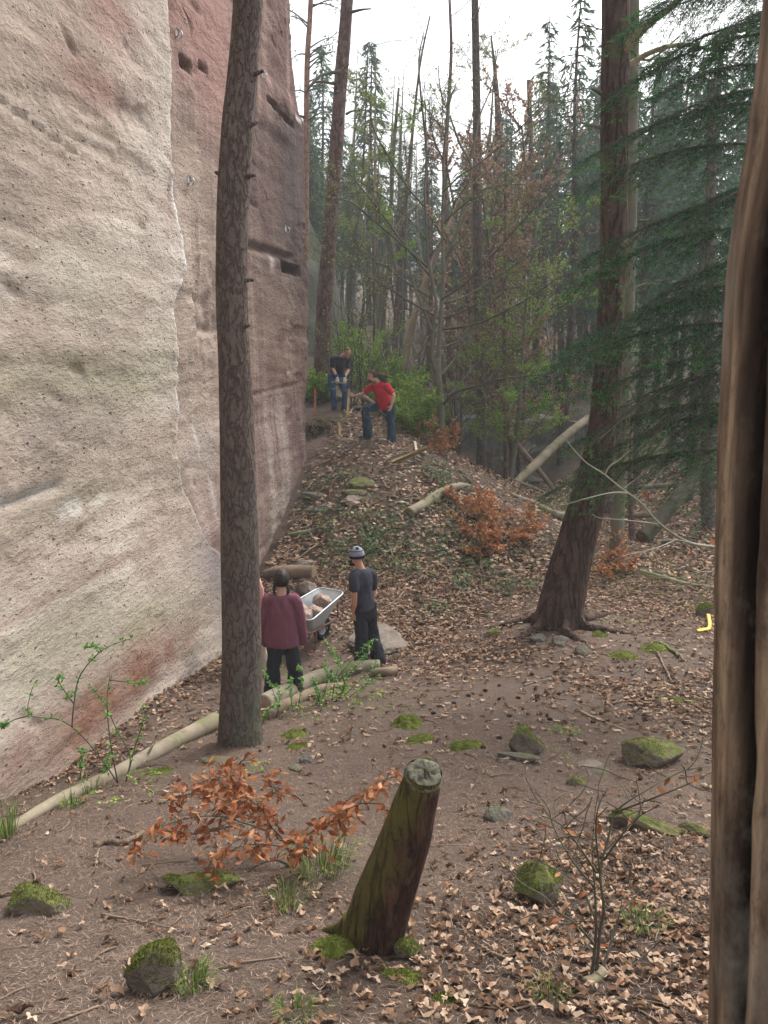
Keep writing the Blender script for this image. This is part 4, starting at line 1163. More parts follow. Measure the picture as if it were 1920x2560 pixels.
# ------------------------------------------------------------------ leaf litter, needles, small ground plants
def normals(x, y, e=.06):
    nx_ = -(gz(x + e, y) - gz(x - e, y)) / (2 * e); ny_ = -(gz(x, y + e) - gz(x, y - e)) / (2 * e)
    n = np.stack([nx_, ny_, np.ones_like(nx_)], 1)
    return n / np.linalg.norm(n, axis=1, keepdims=True)

OAK = np.array([(0, 0), (.10, .10), (.22, .13), (.27, .07), (.38, .20), (.50, .25), (.54, .14), (.66, .24), (.78, .22), (.80, .12), (.93, .10), (1, 0)])
BEECH = np.array([(0, 0), (.25, .19), (.55, .25), (.82, .14), (1, 0)])
def leaf_template(half):
    """upper half outline -> vertices (x, y) and faces of a leaf with a midrib"""
    k_ = len(half)
    mid = np.stack([half[1:-1, 0], np.zeros(k_ - 2)], 1)
    v = np.vstack([half, half[1:-1] * [1, -1], mid])
    up_ = np.arange(k_); lo = np.concatenate([[0], np.arange(k_, k_ + k_ - 2), [k_ - 1]]); md = np.concatenate([[0], np.arange(2 * k_ - 2, 3 * k_ - 4), [k_ - 1]])
    f3, f4 = [], []
    for i in range(k_ - 1):
        for a, s_ in ((up_, 1), (lo, -1)):
            q = [md[i], md[i + 1], a[i + 1], a[i]]
            q = list(dict.fromkeys(q))
            if s_ < 0: q = q[::-1]
            (f3 if len(q) == 3 else f4).append(q)
    return v, np.array(f3), np.array(f4) if f4 else np.zeros((0, 4), int)

def leaves_on(mb, x, y, half, size, rg, lift=.006, tiltmax=.5, curl=1.0):
    n = len(x)
    tv, f3, f4 = leaf_template(half)
    nr_ = normals(x, y) + rg.normal(0, .22, (n, 3)) * tiltmax
    nr_ /= np.linalg.norm(nr_, axis=1, keepdims=True)
    a = rg.uniform(0, 6.283, n)
    d = np.stack([np.cos(a), np.sin(a), np.zeros(n)], 1)
    d -= nr_ * (d * nr_).sum(1, keepdims=True)
    d /= np.linalg.norm(d, axis=1, keepdims=True)
    s = np.cross(nr_, d)
    sz = size * rg.uniform(.65, 1.2, n)
    wd = sz * rg.uniform(.7, 1.15, n)
    X = tv[None, :, 0] - .5
    c1 = rg.normal(.15, .35, n)[:, None] * curl; c2 = rg.normal(.2, .5, n)[:, None] * curl
    Z = c1 * X ** 2 + c2 * np.abs(tv[None, :, 1]) + .10 * np.sin(X * 9 + a[:, None])
    base = np.stack([x, y, gz(x, y)], 1) + nr_ * (lift + rg.uniform(0, .02, n))[:, None]
    v = base[:, None] + d[:, None] * (X * sz[:, None])[..., None] + s[:, None] * (tv[None, :, 1] * wd[:, None])[..., None] + nr_[:, None] * (Z * sz[:, None])[..., None]
    # lift any leaf that would dip into the soil
    k_ = len(tv)
    mb.add(v.reshape(-1, 3), [(f[None] + (np.arange(n) * k_)[:, None, None]).reshape(-1, f.shape[1]) for f in (f3, f4) if len(f)])

def wallclear(x, y): return x > CA + CB * y + .25
def sample(n, x0, x1, y0, y1, rg, dens):
    x, y = rg.uniform(x0, x1, n), rg.uniform(y0, y1, n)
    half = .42 * y + 1.0                                    # only where the picture can see
    k_ = (rg.random(n) < dens(x, y)) & wallclear(x, y) & (x > -half) & (x < half + 2.2)
    return x[k_], y[k_]
rg = np.random.default_rng(301)
mb = MB()
x, y = sample(29000, -4, 5.8, 2.0, 7.5, rg, lambda x, y: cover(x, y) ** 1.15)
h_ = rg.random(len(x)) < .62
leaves_on(mb, x[h_], y[h_], OAK, .078, rg)
leaves_on(mb, x[~h_], y[~h_], BEECH, .062, rg)
x, y = sample(72000, -4.5, 9.3, 7.5, 15, rg, lambda x, y: cover(x, y) ** 1.15)
leaves_on(mb, x, y, BEECH, .085, rg)
x, y = sample(66000, -4, 12.5, 15, 26, rg, lambda x, y: cover(x, y))
quads(mb, np.stack([x, y, gz(x, y) + .02], 1), rvec(len(x), rg) * [1, 1, .3], normals(x, y) + rg.normal(0, .3, (len(x), 3)), rg.uniform(.07, .13, len(x)), .07)
tag(mb.build('leaf_litter', M['litter'], smooth=False), 'fallen brown oak and beech leaves', kind='stuff')
x, y = sample(130000, -3.5, 4, 2.0, 9.0, rg, lambda x, y: .35 + .65 * sstep(-.3, .4, fbm(x * 1.7, y * 1.7, 0, 3, 77)))
mb = MB()
a = rg.uniform(0, 6.283, len(x))
quads(mb, np.stack([x, y, gz(x, y) + .004 + rg.uniform(0, .010, len(x))], 1), np.stack([np.cos(a), np.sin(a), rg.normal(0, .12, len(x))], 1), normals(x, y), rg.uniform(.02, .06, len(x)), .0038)
tag(mb.build('needle_litter', M['needle_litter'], smooth=False), 'fallen pine needles', kind='stuff')
# short dry twigs strewn over the soil
mb = MB()
x, y = sample(420, -3.5, 5, 2.2, 13, rg, lambda x, y: np.ones_like(x))
for i in range(len(x)):
    a = rg.uniform(0, 6.283); L = rg.uniform(.08, .35)
    p = [g3(x[i] + math.cos(a + j * .12) * L * j / 3, y[i] + math.sin(a + j * .12) * L * j / 3, .008) for j in range(4)]
    tube(mb, np.array(p), rg.uniform(.0025, .006), 4)
x, y = sample(900, -3, 6, 13.5, 22, rg, lambda x, y: .75 * np.ones_like(x))
for i in range(len(x)):
    a = rg.uniform(0, 6.283); L = rg.uniform(.2, .8)
    p = [g3(x[i] + math.cos(a + j * .15) * L * j / 3, y[i] + math.sin(a + j * .15) * L * j / 3, .02 + rg.uniform(0, .05)) for j in range(4)]
    tube(mb, np.array(p), rg.uniform(.005, .013), 4)
tag(mb.build('twig_litter', M['stick']), 'short dry twigs strewn on the soil', kind='stuff')
# pine cones
mb = MB()
x, y = sample(260, .5, 4.6, 6.5, 11.5, rg, lambda x, y: .75 * np.exp(-((x - 2.6) / 1.4) ** 2 - ((y - 8.8) / 1.6) ** 2))
for i in range(len(x)):
    a = rg.uniform(0, 6.28)
    v, f = ico(1)
    ell(mb, g3(x[i], y[i], .014), (.03, .018, .018), (math.cos(a), math.sin(a), 0), (-math.sin(a), math.cos(a), 0), (0, 0, 1), 1)
k = NM('cone', .9, .1)
M['cone'] = k.done(k.ramp(k.noise(90), [(.3, (.03, .018, .012)), (.7, (.11, .065, .04))]), k.bump(k.voro(120), 1, .01))
tag(mb.build('pine_cones', M['cone']), 'small dark pine cones on the path', kind='stuff')

def plants(name, label, zones, n, mat, leaf, seed, hgt=.12, per=1, blade=False):
    rg = np.random.default_rng(seed)
    mb = MB()
    for px, py, r, w_ in zones:
        c = G(px, py); m = int(n * w_)
        rr = r * np.sqrt(rg.random(m)) * rg.uniform(.5, 1.1, m); a = rg.uniform(0, 6.28, m)
        x, y = c[0] + rr * np.cos(a), c[1] + rr * np.sin(a)
        ok = wallclear(x, y) & (fbm(x * 4, y * 4, 0, 2, seed) > -.18); x, y = x[ok], y[ok]; m = len(x)
        if blade:
            d = rvec(m, rg) * .55 + np.array([0, 0, 1.0])
            quads(mb, np.stack([x, y, gz(x, y) - .01], 1), d, rvec(m, rg) * [1, 1, .1], rg.uniform(.5, 1.1, m) * hgt, leaf)
        else:
            z = gz(x, y) + rg.uniform(.01, hgt, m)
            quads(mb, np.stack([x, y, z], 1), rvec(m, rg) * [1, 1, .4], rvec(m, rg) * .5 + np.array([0, -.3, 1]), rg.uniform(.7, 1.3, m) * leaf, leaf * .75)
    return tag(mb.build(name, M[mat], smooth=False), label, kind='stuff')
plants('ground_ivy', 'low dark green ivy and bramble on the mound', [(1090, 1185, .9, 1.2), (1120, 1200, .6, .6), (900, 1215, .8, .6), (870, 1335, .9, 1.0), (830, 1310, .6, .5), (960, 1335, .7, .5), (1000, 1390, .9, .7), (1080, 1360, .6, .4), (860, 1120, .5, .3), (820, 1190, .7, .5), (790, 1260, .8, .6),
       (1000, 1290, .8, .5), (1200, 1430, .7, .7), (1160, 1465, .4, .3), (1290, 1480, .45, .6), (1090, 1540, .4, .3), (1110, 1260, .5, .3), (890, 1395, .7, .9), (1130, 1330, .6, .3), (850, 1010, .8, .6), (1180, 1380, .6, .5), (1010, 1440, .6, .3), (790, 1040, .6, .8), (1350, 1390, .8, .4), (1460, 1390, .8, .3)], 420, 'ivy_leaf', .06, 311, .16)
plants('fresh_seedlings', 'small fresh green seedlings scattered on the slope', [(900, 1370, .8, 1), (840, 1290, .7, .6), (1240, 1370, .8, .8), (920, 1270, .8, .6), (1130, 1290, .8, .5), (820, 1050, .7, 1), (1230, 1300, .8, .5), (1010, 1100, 1.2, 1), (1000, 1400, .8, .6), (1180, 1350, .7, .5), (1320, 1190, 1.6, .8), (700, 1690, .4, .5), (560, 1640, .4, .2),
       (880, 1740, .5, .7), (800, 1770, .5, .6), (960, 1760, .5, .5), (1400, 1900, .15, .15), (1420, 1840, .12, .1), (1400, 1830, .2, .2), (330, 2010, .25, .2), (360, 1950, .2, .2), (200, 2010, .2, .1), (640, 1930, .12, .1), (1570, 1560, .4, .2)], 170, 'fresh_leaf', .034, 312, .09)
plants('grass', 'thin grass blades in the hollow and by the logs', [(1720, 1470, 1.8, 2.2), (1620, 1440, 1.5, 1.2), (1740, 1380, 2.0, 1.5), (1550, 1420, 1.2, .7), (1650, 1330, 2.0, .8)], 380, 'grass', .012, 313, .12, blade=True)

def tuft(px, py, label, n=60, h=.16, r=.07, mat='grass', w_=.006, seed=0):
    rg = np.random.default_rng(seed)
    c = G(px, py)
    a = rg.uniform(0, 6.28, n); rr = r * np.sqrt(rg.random(n))
    b = np.stack([c[0] + rr * np.cos(a), c[1] + rr * np.sin(a), np.zeros(n)], 1); b[:, 2] = gz(b[:, 0], b[:, 1]) - .01
    mb = MB()
    d = np.stack([np.cos(a), np.sin(a), np.zeros(n)], 1)
    L = h * rg.uniform(.5, 1.15, n)[:, None]; sp = rg.uniform(.15, .9, n)[:, None]
    p1 = b + d * L * sp * .35 + np.array([0, 0, 1]) * L * .6
    p2 = b + d * L * sp * 1.0 + np.array([0, 0, 1]) * L * (1.0 - .5 * sp)
    s = np.cross(d, [0, 0, 1.]) * w_ / 2
    v = np.stack([b - s, b + s, p1 - s * .8, p1 + s * .8, p2], 1)
    i = np.arange(n)[:, None] * 5
    mb.add(v.reshape(-1, 3), [i + np.array([[0, 1, 3, 2]]), i + np.array([[2, 3, 4]])])
    o = mb.build('grass_tuft', M[mat], org=c, smooth=False)
    return tag(o, label, 'grass', 'grass tufts on the soil')
for i, (px, py, lab, n, h, r) in enumerate([(480, 2470, 'green grass tuft beside the moss capped wood block', 90, .16, .07), (800, 2180, 'bluish grass tuft between the copper leaved sapling and the standing stump', 160, .22, .16), (720, 2260, 'sparse grass tuft just below the copper leaved sapling', 60, .15, .1),
        (20, 2090, 'grass tuft at the low end of the long pale log', 60, .3, .07), (220, 1985, 'grass tuft growing against the long pale log', 50, .18, .08), (180, 2020, 'broad bladed grass tuft in front of the long pale log', 40, .16, .07), (1610, 2320, 'grass tuft among the thick leaf litter', 70, .12, .1),
        (745, 2540, 'grass tuft at the lowest edge of the picture', 60, .1, .1), (1370, 2490, 'grass tuft beside the foot of the bare many branched sapling', 40, .1, .07), (1550, 1370, 'grass tuft near the smooth pale green trunk', 60, .2, .3)]):
    tuft(px, py, lab, n, h, r, seed=400 + i)

# ------------------------------------------------------------------ stones and moss
def rock_mb(dims, seed, rot=0.0, n=4, ncut=11, rough=.2, flat_=1.0):
    rg = np.random.default_rng(seed)
    v, f = ico(n)
    v = v.copy()
    for _ in range(ncut):                                   # break planes give the facets
        d = unit(rg.normal(0, 1, 3)); c = rg.uniform(.55, .9)
        h = v @ d
        v = np.where((h > c)[:, None], v - d * ((h - c) * .93)[:, None], v)
    v = v * (1 + rough * fbm(v[:, 0] * 1.7 + seed, v[:, 1] * 1.7, v[:, 2] * 1.7, 4, seed))[:, None] * (1 + .06 * fbm(v[:, 0] * 6, v[:, 1] * 6, v[:, 2] * 6, 3, seed))[:, None]
    v = v * np.asarray(dims) / 2
    c, s = math.cos(rot), math.sin(rot)
    return v @ np.array([[c, s, 0], [-s, c, 0], [0, 0, 1]]), f

def moss_fuzz(parent, v, f, seed, n=900, L=.022, zmin=.35, thr=-.1, mat='moss_blade', sc=6, wd=.006):
    """short upright moss blades on the upper faces: one uncountable part"""
    rg = np.random.default_rng(seed)
    t = v[f]
    nn = np.cross(t[:, 1] - t[:, 0], t[:, 2] - t[:, 0])
    ar = np.linalg.norm(nn, axis=1)
    nn = nn / np.maximum(ar, 1e-12)[:, None]
    c = t.mean(1)
    p = ar * (nn[:, 2] > zmin) * (fbm(c[:, 0] * sc, c[:, 1] * sc, c[:, 2] * sc, 3, seed) > thr)
    if p.sum() == 0: return
    i = rg.choice(len(f), n, p=p / p.sum())
    w_ = rg.dirichlet((1, 1, 1), n)
    b = (t[i] * w_[..., None]).sum(1)
    d = nn[i] * .8 + np.array([0, 0, .5]) + rvec(n, rg) * .6
    mb = MB()
    quads(mb, b, d, rvec(n, rg), rg.uniform(.5, 1.2, n) * L, wd)
    return tag(mb.build('moss', M[mat], parent, smooth=False), kind='stuff')

def rock(name, label, px, py, dims, seed, mat='rock_moss', rot=0.0, sink=.3, fuzz=0, cat='rock', pos=None, group=None, n=4, tilt=None, L=.013, thr=.0, ncut=11):
    c = G(px, py) if pos is None else np.asarray(pos, float)
    v, f = rock_mb(dims, seed, rot, n, ncut)
    if tilt is not None:
        v = v @ np.array(Matrix.Rotation(tilt[0], 3, 'X') @ Matrix.Rotation(tilt[1], 3, 'Y')).T
    v = v + c + np.array([0, 0, dims[2] * (.5 - sink)])
    mb = MB(); mb.add(v, f)
    o = tag(mb.build(name, M[mat], org=c), label, cat, group)
    if fuzz: moss_fuzz(o, v, f, seed, fuzz, L, thr=thr)
    return o
rock('boulder', 'mossy low boulder with bare grey front beside the right end of the path', 1628, 1905, (.62, .42, .30), 501, 'rock_moss', .1, .25, 900)
rock('mossy_stone', 'small upright mossy stone with a dark hollow front on the path', 1312, 1880, (.34, .3, .34), 502, 'rock_moss', .5, .3, 900, tilt=(.2, .35), thr=-.5)
rock('stone_slab', 'thin brown stone slab lying before the small upright mossy stone', 1300, 1900, (.42, .10, .10), 503, 'rock_grey', -.25, .3)
rock('stone', 'dark small stone left of the thin brown slab on the path', 1258, 1905, (.10, .07, .05), 504, 'rock_grey', .2)
rock('stone', 'flat grey stone sunk in the path between the mossy boulders', 1475, 1915, (.26, .2, .08), 505, 'rock_plain', .2, .6)
rock('stone', 'second flat grey stone sunk in the path, nearer the mossy boulder', 1500, 1930, (.2, .14, .07), 506, 'rock_grey', .4, .5)
rock('stone', 'small greenish stone in the middle of the open path', 1440, 1960, (.14, .18, .10), 507, 'rock_moss', .7, .35, 120)
rock('stone', 'grey wedge shaped stone in front of the path bend', 1245, 2045, (.20, .17, .12), 508, 'rock_grey', -.4, .35, 60)
rock('mossy_log', 'rotten mossy log with a dark face lying by the wooden post', 1610, 2075, (.58, .16, .17), 509, 'rock_moss', -.42, .3, 1100, 'log')
rock('mossy_wood', 'short piece of mossy rotten wood at the end of the dark rotten log', 1735, 2085, (.20, .09, .10), 510, 'rock_moss', -.6, .3, 350, 'wood')
rock('mossy_stump', 'mossy broken stump with a dark split face behind the bare sapling', 1345, 2245, (.25, .23, .26), 511, 'rock_moss', .3, .25, 1300, 'stump', thr=-.5)
rock('stone', 'dark pointed stone leaning at the mossy broken stump', 1330, 2215, (.20, .12, .16), 512, 'rock_grey', .2, .3)
rock('boulder', 'flat mossy rock slab under the copper leaved sapling', 505, 2225, (.46, .32, .16), 513, 'rock_moss', .4, .35, 1100, tilt=(-.2, .15), thr=-.2)
rock('mossy_stone', 'low green topped stone near the left edge of the picture', 92, 2268, (.36, .24, .17), 514, 'rock_moss', -.2, .4, 1000, tilt=(-.15, .1), thr=-.4)
rock('wood_block', 'block of old wood with a thick moss cap near the bottom edge', 390, 2475, (.24, .2, .25), 515, 'rock_moss', .3, .15, 1700, 'stump', thr=-.8, ncut=13)
rock('mossy_stone', 'small moss lump hugging the foot of the standing stump', 1022, 2385, (.14, .11, .09), 516, 'rock_moss', .3, .3, 500, thr=-.8)
for i, (px, py, dm, lab) in enumerate([(835, 2370, (.22, .2, .10), 'moss cushion on the near side of the standing stump'), (735, 1838, (.30, .26, .12), 'bright moss cushion on the bank right of the pine'), (745, 1868, (.26, .2, .08), 'yellow moss cushion just below the bright one by the pine'), (1015, 1812, (.34, .28, .16), 'bright green moss hump at the edge of the path'),
       (1050, 1850, (.26, .3, .10), 'second green moss hump trailing down from the path edge hump'), (1165, 1868, (.36, .2, .12), 'mossy hump with a small grey stone face beside the path'), (400, 1932, (.28, .16, .06), 'flat moss cushion lying along the long pale log'), (1060, 1905, (.2, .14, .05), 'thin moss strip in front of the standing stump top'),
       (1000, 2440, (.20, .1, .04), 'thin moss patch on the soil below the standing stump'), (1115, 2500, (.12, .1, .05), 'small moss knob low on the path'), (1450, 1570, (.3, .2, .12), 'moss patch on the roots of the leaning pine'), (1500, 1590, (.32, .2, .08), 'flat moss patch right of the leaning pine roots'), (1640, 1620, (.3, .5, .10), 'bright moss strip on a root ridge near the wooden post'), (1690, 1750, (.4, .16, .05), 'dull moss strip in the leaf litter near the wooden post'), (1560, 1640, (.4, .3, .1), 'dull moss tuft between the root ridge and the leaning pine')]):
    c = G(px, py)
    m_ = 36
    u_, w_ = np.meshgrid(np.linspace(-1.25, 1.25, m_), np.linspace(-1.25, 1.25, m_))
    aa = i * .7; ca, sa = math.cos(aa), math.sin(aa)
    lx, ly = u_ * dm[0] * .52, w_ * dm[1] * .52
    X_, Y_ = c[0] + lx * ca - ly * sa, c[1] + lx * sa + ly * ca
    hh = 1 - u_ ** 2 - w_ ** 2 + .75 * fbm(X_ * 9, Y_ * 9, 0, 4, 540 + i) + .35 * fbm(X_ * 30, Y_ * 30, 0, 2, 541 + i)
    Z_ = gz(X_, Y_) + dm[2] * .42 * np.clip(hh, -.3, 1.2) ** 1.0 * (1 + .25 * fbm(X_ * 22, Y_ * 22, 0, 3, 542))
    v = np.stack([X_, Y_, Z_], -1).reshape(-1, 3)
    ii = (np.arange(m_ - 1)[:, None] * m_ + np.arange(m_ - 1)[None]).ravel()
    hm2 = hh.ravel()
    ii = ii[(hm2[ii] > -.12)]
    f = np.vstack([np.stack([ii, ii + 1, ii + m_ + 1], 1), np.stack([ii, ii + m_ + 1, ii + m_], 1)])
    mb = MB(); mb.add(v, f)
    o = tag(mb.build('moss_cushion', M['moss'], org=c), lab, 'moss', 'moss cushions on the soil')
    moss_fuzz(o, v, f, 560 + i, 700, .010 if py > 1700 else .018, .1, -.5)
rock('moss_ball', 'round green moss covered stone near the wooden post in the hollow', 1757, 1540, (.34, .3, .30), 517, 'rock_moss', .2, .3, 1200, thr=-.9, L=.03)
rock('stone', 'dark rounded stone below the leaning pine roots', 1400, 1612, (.28, .2, .2), 518, 'rock_grey', .2, .35)
rock('stone', 'greenish round stone right of the dark one under the leaning pine', 1452, 1635, (.24, .2, .2), 519, 'rock_grey', .6, .4)
rock('stone', 'dark flat stone with a shadowed hollow left of the leaning pine roots', 1345, 1603, (.3, .2, .15), 520, 'rock_grey', .3, .35)
rock('stone', 'mossy stone touching the right foot of the leaning pine', 1458, 1548, (.22, .2, .18), 521, 'rock_moss', .3, .3, 300)
rock('stone', 'low mossy stone between the slab and the leaning pine', 1240, 1585, (.32, .22, .16), 522, 'rock_moss', .3, .45, 300)
rock('stone', 'second grey stone between the copper seedling and the slab', 1225, 1540, (.2, .14, .1), 523, 'rock_grey', .3, .45)
rock('stone_slab', 'large flat brown sandstone slab behind the man in the beanie', 938, 1612, (1.1, 1.55, .28), 524, 'rock_slab', .35, .25, 0, 'stone slab', tilt=(.02, .03), n=5, ncut=18)
rock('rock', 'rounded brown rock at the wall foot left of the pine', 525, 1610, (.52, .4, .34), 525, 'rock_plain', .2, .3)
rock('stone', 'small dark stone at the wall foot in the leaf strip', 347, 1716, (.08, .08, .07), 526, 'rock_grey', .2, .2)
rock('stone', 'dark stone on the bank just below the pine', 765, 1905, (.12, .1, .09), 527, 'rock_grey', .2, .3)
rock('stone', 'pitted grey stone next to the dark one below the pine', 738, 1925, (.12, .16, .08), 528, 'rock_grey', .2, .5)
rock('stone_slab', 'flat grey stone slab half buried at the foot of the pine', 560, 1905, (.5, .2, .05), 529, 'rock_grey', -.2, .6)
rock('step_stone', 'pale block of stone set as a step behind the wheelbarrow', 762, 1480, (.52, .30, .34), 530, 'rock_plain', .1, .35, 0, 'stone', ncut=14)
rock('stone', 'flat stone resting on the leaves above the short brown log', 762, 1412, (.34, .22, .14), 531, 'rock_plain', .1, .25)
rock('stone_slab', 'large mossy slab on top of the little stone steps', 902, 1215, (.62, .46, .22), 532, 'rock_moss', -.35, .25, 0, 'stone slab', tilt=(.25, .15), ncut=14)
rock('stone', 'mossy stone second from the top of the little stone steps', 886, 1238, (.55, .35, .2), 533, 'rock_moss', .2, .3)
rock('stone', 'brown stone third from the top of the little stone steps', 878, 1255, (.5, .34, .2), 534, 'rock_plain', .1, .3)
rock('stone', 'pale flat stone lowest of the little stone steps', 883, 1262, (.3, .24, .12), 535, 'rock_pink', .1, .2)
rock('stone', 'grey stone lying beside the foot of the man in black', 890, 1025, (.34, .26, .2), 536, 'rock_grey', .1, .3)
rock('stone', 'long dark stone edging the path left of the little stone steps', 790, 1240, (.7, .2, .16), 537, 'rock_grey', -.1, .4)
rock('stone', 'low dark step stone nearer the wall than the little stone steps', 800, 1275, (.62, .16, .14), 538, 'rock_grey', 0, .4)
rock('stone', 'grey stone lying before the small rock face across the hollow', 1330, 1205, (.8, .5, .4), 539, 'rock_grey', .3, .4)
rock('moss_boulder', 'bright moss covered boulder left of the thin brown trunk across the hollow', 1238, 1180, (.8, .6, .8), 581, 'rock_moss', .3, .3, 0)
o = bpy.data.objects[-1] if False else None

# overhanging sod with a dark hollow between the wall and the stakes
sod = thing('sod_bank', 'overhanging root bank with a dark hollow at the wall end', 'bank', G(805, 1075))
mb = MB()
c = G(800, 1085)
v, f = rock_mb((.75, .6, .36), 583, .2, 4, 3, .4)
mb.add(v + c + np.array([0, .25, .16]), f)
k = NM('sod', .95, .1)
M['sod'] = k.done(k.mix(k.ramp(k.up(), [(.3, 0.0), (.7, .7)]), k.ramp(k.noise(12, None, 6, .7), [(.3, (.035, .022, .016)), (.7, (.12, .08, .06))]), (.11, .10, .04)), k.bump(k.noise(18, None, 6, .75), 1, .1))
mb.build('soil', M['sod'], sod)
mb = MB()
rg = np.random.default_rng(9)
for i in range(60):
    p = c + np.array([rg.uniform(-.4, .4), rg.uniform(-.1, .1), rg.uniform(.08, .3)])
    q = [p]
    d = np.array([rg.normal(0, .3), -.3, -.9])
    for j in range(4):
        d = unit(d + rg.normal(0, .35, 3)); q.append(q[-1] + d * rg.uniform(.05, .12))
    tube(mb, np.array(q), np.linspace(.010, .003, 5), 4, cap=False)
tag(mb.build('roots', M['stick'], sod), kind='stuff')

# ------------------------------------------------------------------ rock faces across the hollow
def facewall(name, label, a, b, zt, zb, thick, seed, mat, slope=.1):
    """a low natural rock wall from a to b (x, y), top heights zt along it"""
    a, b = np.array(a, float), np.array(b, float)
    n, m = 90, 40
    s = np.linspace(0, 1, n)[:, None]; t = np.linspace(0, 1, m)[None, :]
    tops = np.interp(s[:, 0], np.linspace(0, 1, len(zt)), zt)[:, None]
    x, y = a[0] + (b[0] - a[0]) * s + 0 * t, a[1] + (b[1] - a[1]) * s + 0 * t
    z = zb + (tops - zb) * t
    nn = unit(np.array([b[1] - a[1], -(b[0] - a[0])]))
    o = .25 * fbm(s * 5, z * 1.3, 0, 5, seed) + .15 * fbm(s * 1.5, z * 3, 0, 4, seed + 3) - slope * (z - zb)
    front = np.stack([x + nn[0] * o, y + nn[1] * o, z], -1)
    backv = np.stack([x - nn[0] * thick, y - nn[1] * thick, z], -1)
    mb = MB()
    i = np.arange(n - 1)[:, None] * m + np.arange(m - 1)[None, :]
    fc = np.stack([i, i + m, i + m + 1, i + 1], -1).reshape(-1, 4)
    mb.add(front.reshape(-1, 3), fc); mb.add(backv.reshape(-1, 3), fc[:, ::-1])
    q = np.arange(n - 1) * m + m - 1
    N_ = n * m
    w_ = np.vstack([front[:, -1], backv[:, -1]])
    j = np.arange(n - 1)
    mb.add(w_, np.stack([j, j + 1, j + 1 + n, j + n], -1))
    for e_ in (0, n - 1):
        w_ = np.vstack([front[e_], backv[e_]]); j = np.arange(m - 1)
        mb.add(w_, np.stack([j, j + 1, j + 1 + m, j + m], -1))
    return tag(mb.build(name, M[mat], org=(*((a + b) / 2), zb)), label, 'rock')
k = NM('quarry_rock', .9, .2)
c = k.ramp(k.noise(1.8, k.obj((1, 1, .45)), 7, .65), [(.3, (.13, .14, .13)), (.55, (.26, .265, .24)), (.75, (.38, .38, .34))])
c = k.mix(k.ramp(k.noise(3, k.obj((1.5, 1.5, .15)), 5, .7), [(.45, 0.0), (.62, .75)]), c, (.10, .125, .055))
M['quarry_rock'] = k.done(c, k.bump(k.noise(3.5, None, 8, .7), .9, .12))
facewall('rock_outcrop', 'low grey quarry rock face across the hollow behind the slanting logs', P(1150, 1180, 27.2)[:2], P(1530, 1180, 28.2)[:2], [1.75, 1.75, 1.6, 1.75, 1.5, 1.4], -.6, 1.2, 601, 'quarry_rock', .06)
k = NM('far_rock', .9, .2)
c = k.ramp(k.noise(.9, k.obj((1, 1, .6)), 7, .65), [(.3, (.17, .175, .15)), (.6, (.30, .30, .26)), (.8, (.40, .39, .35))])
c = k.mix(k.ramp(k.noise(1.4, k.obj((1, 1, .3)), 5, .7), [(.42, 0.0), (.62, .7)]), c, (.17, .20, .10))
M['far_rock'] = k.done(c, k.bump(k.noise(3, None, 8, .7), .7, .15))
rk = thing('rock_buttress', 'pale green grey rock buttress rising behind the slim reddish pine', 'rock', P(815, 930, 29))
def prow(pxs, Y, th):
    """a jutting rock wall with a leaning edge: outline in the pixels it shows, its own depth"""
    fr = np.array([P(px, py, Y + dy) for px, py, dy in pxs])
    n = len(fr)
    c_ = fr.mean(0)
    mb = MB()
    lay = []
    K = 26
    rows_ = []
    for t in np.linspace(0, 1, K):
        lo_ = fr[0] * (1 - t) + fr[1] * t; hi_ = fr[3] * (1 - t) + fr[2] * t
        rows_.append(lo_[None] * (1 - np.linspace(0, 1, K)[:, None]) + hi_[None] * np.linspace(0, 1, K)[:, None])
    g = np.array(rows_)
    d = .28 * fbm(g[..., 0] * .8, g[..., 2] * .8, 0, 5, 611)
    g[..., 1] += d
    i = np.arange(K - 1)[:, None] * K + np.arange(K - 1)[None, :]
    fc = np.stack([i, i + 1, i + K + 1, i + K], -1).reshape(-1, 4)
    mb.add(g.reshape(-1, 3), fc[:, ::-1])
    bk = g + np.array([-th * .5, th, 0])
    mb.add(bk.reshape(-1, 3), fc)
    for sl_ in ((slice(None), 0), (slice(None), -1), (0, slice(None)), (-1, slice(None))):
        a_, b_ = g[sl_], bk[sl_]
        j = np.arange(K - 1)
        mb.add(np.vstack([a_, b_]), np.stack([j, j + 1, j + 1 + K, j + K], -1))
    mb.build('rock', M['far_rock'], rk)
prow([(700, 1010, 0), (885, 960, .5), (800, 640, .6), (700, 560, 0)], 29.5, 3.0)
prow([(730, 1000, -1), (905, 930, 0), (838, 690, 0), (740, 480, -1)], 31.5, 3.0)

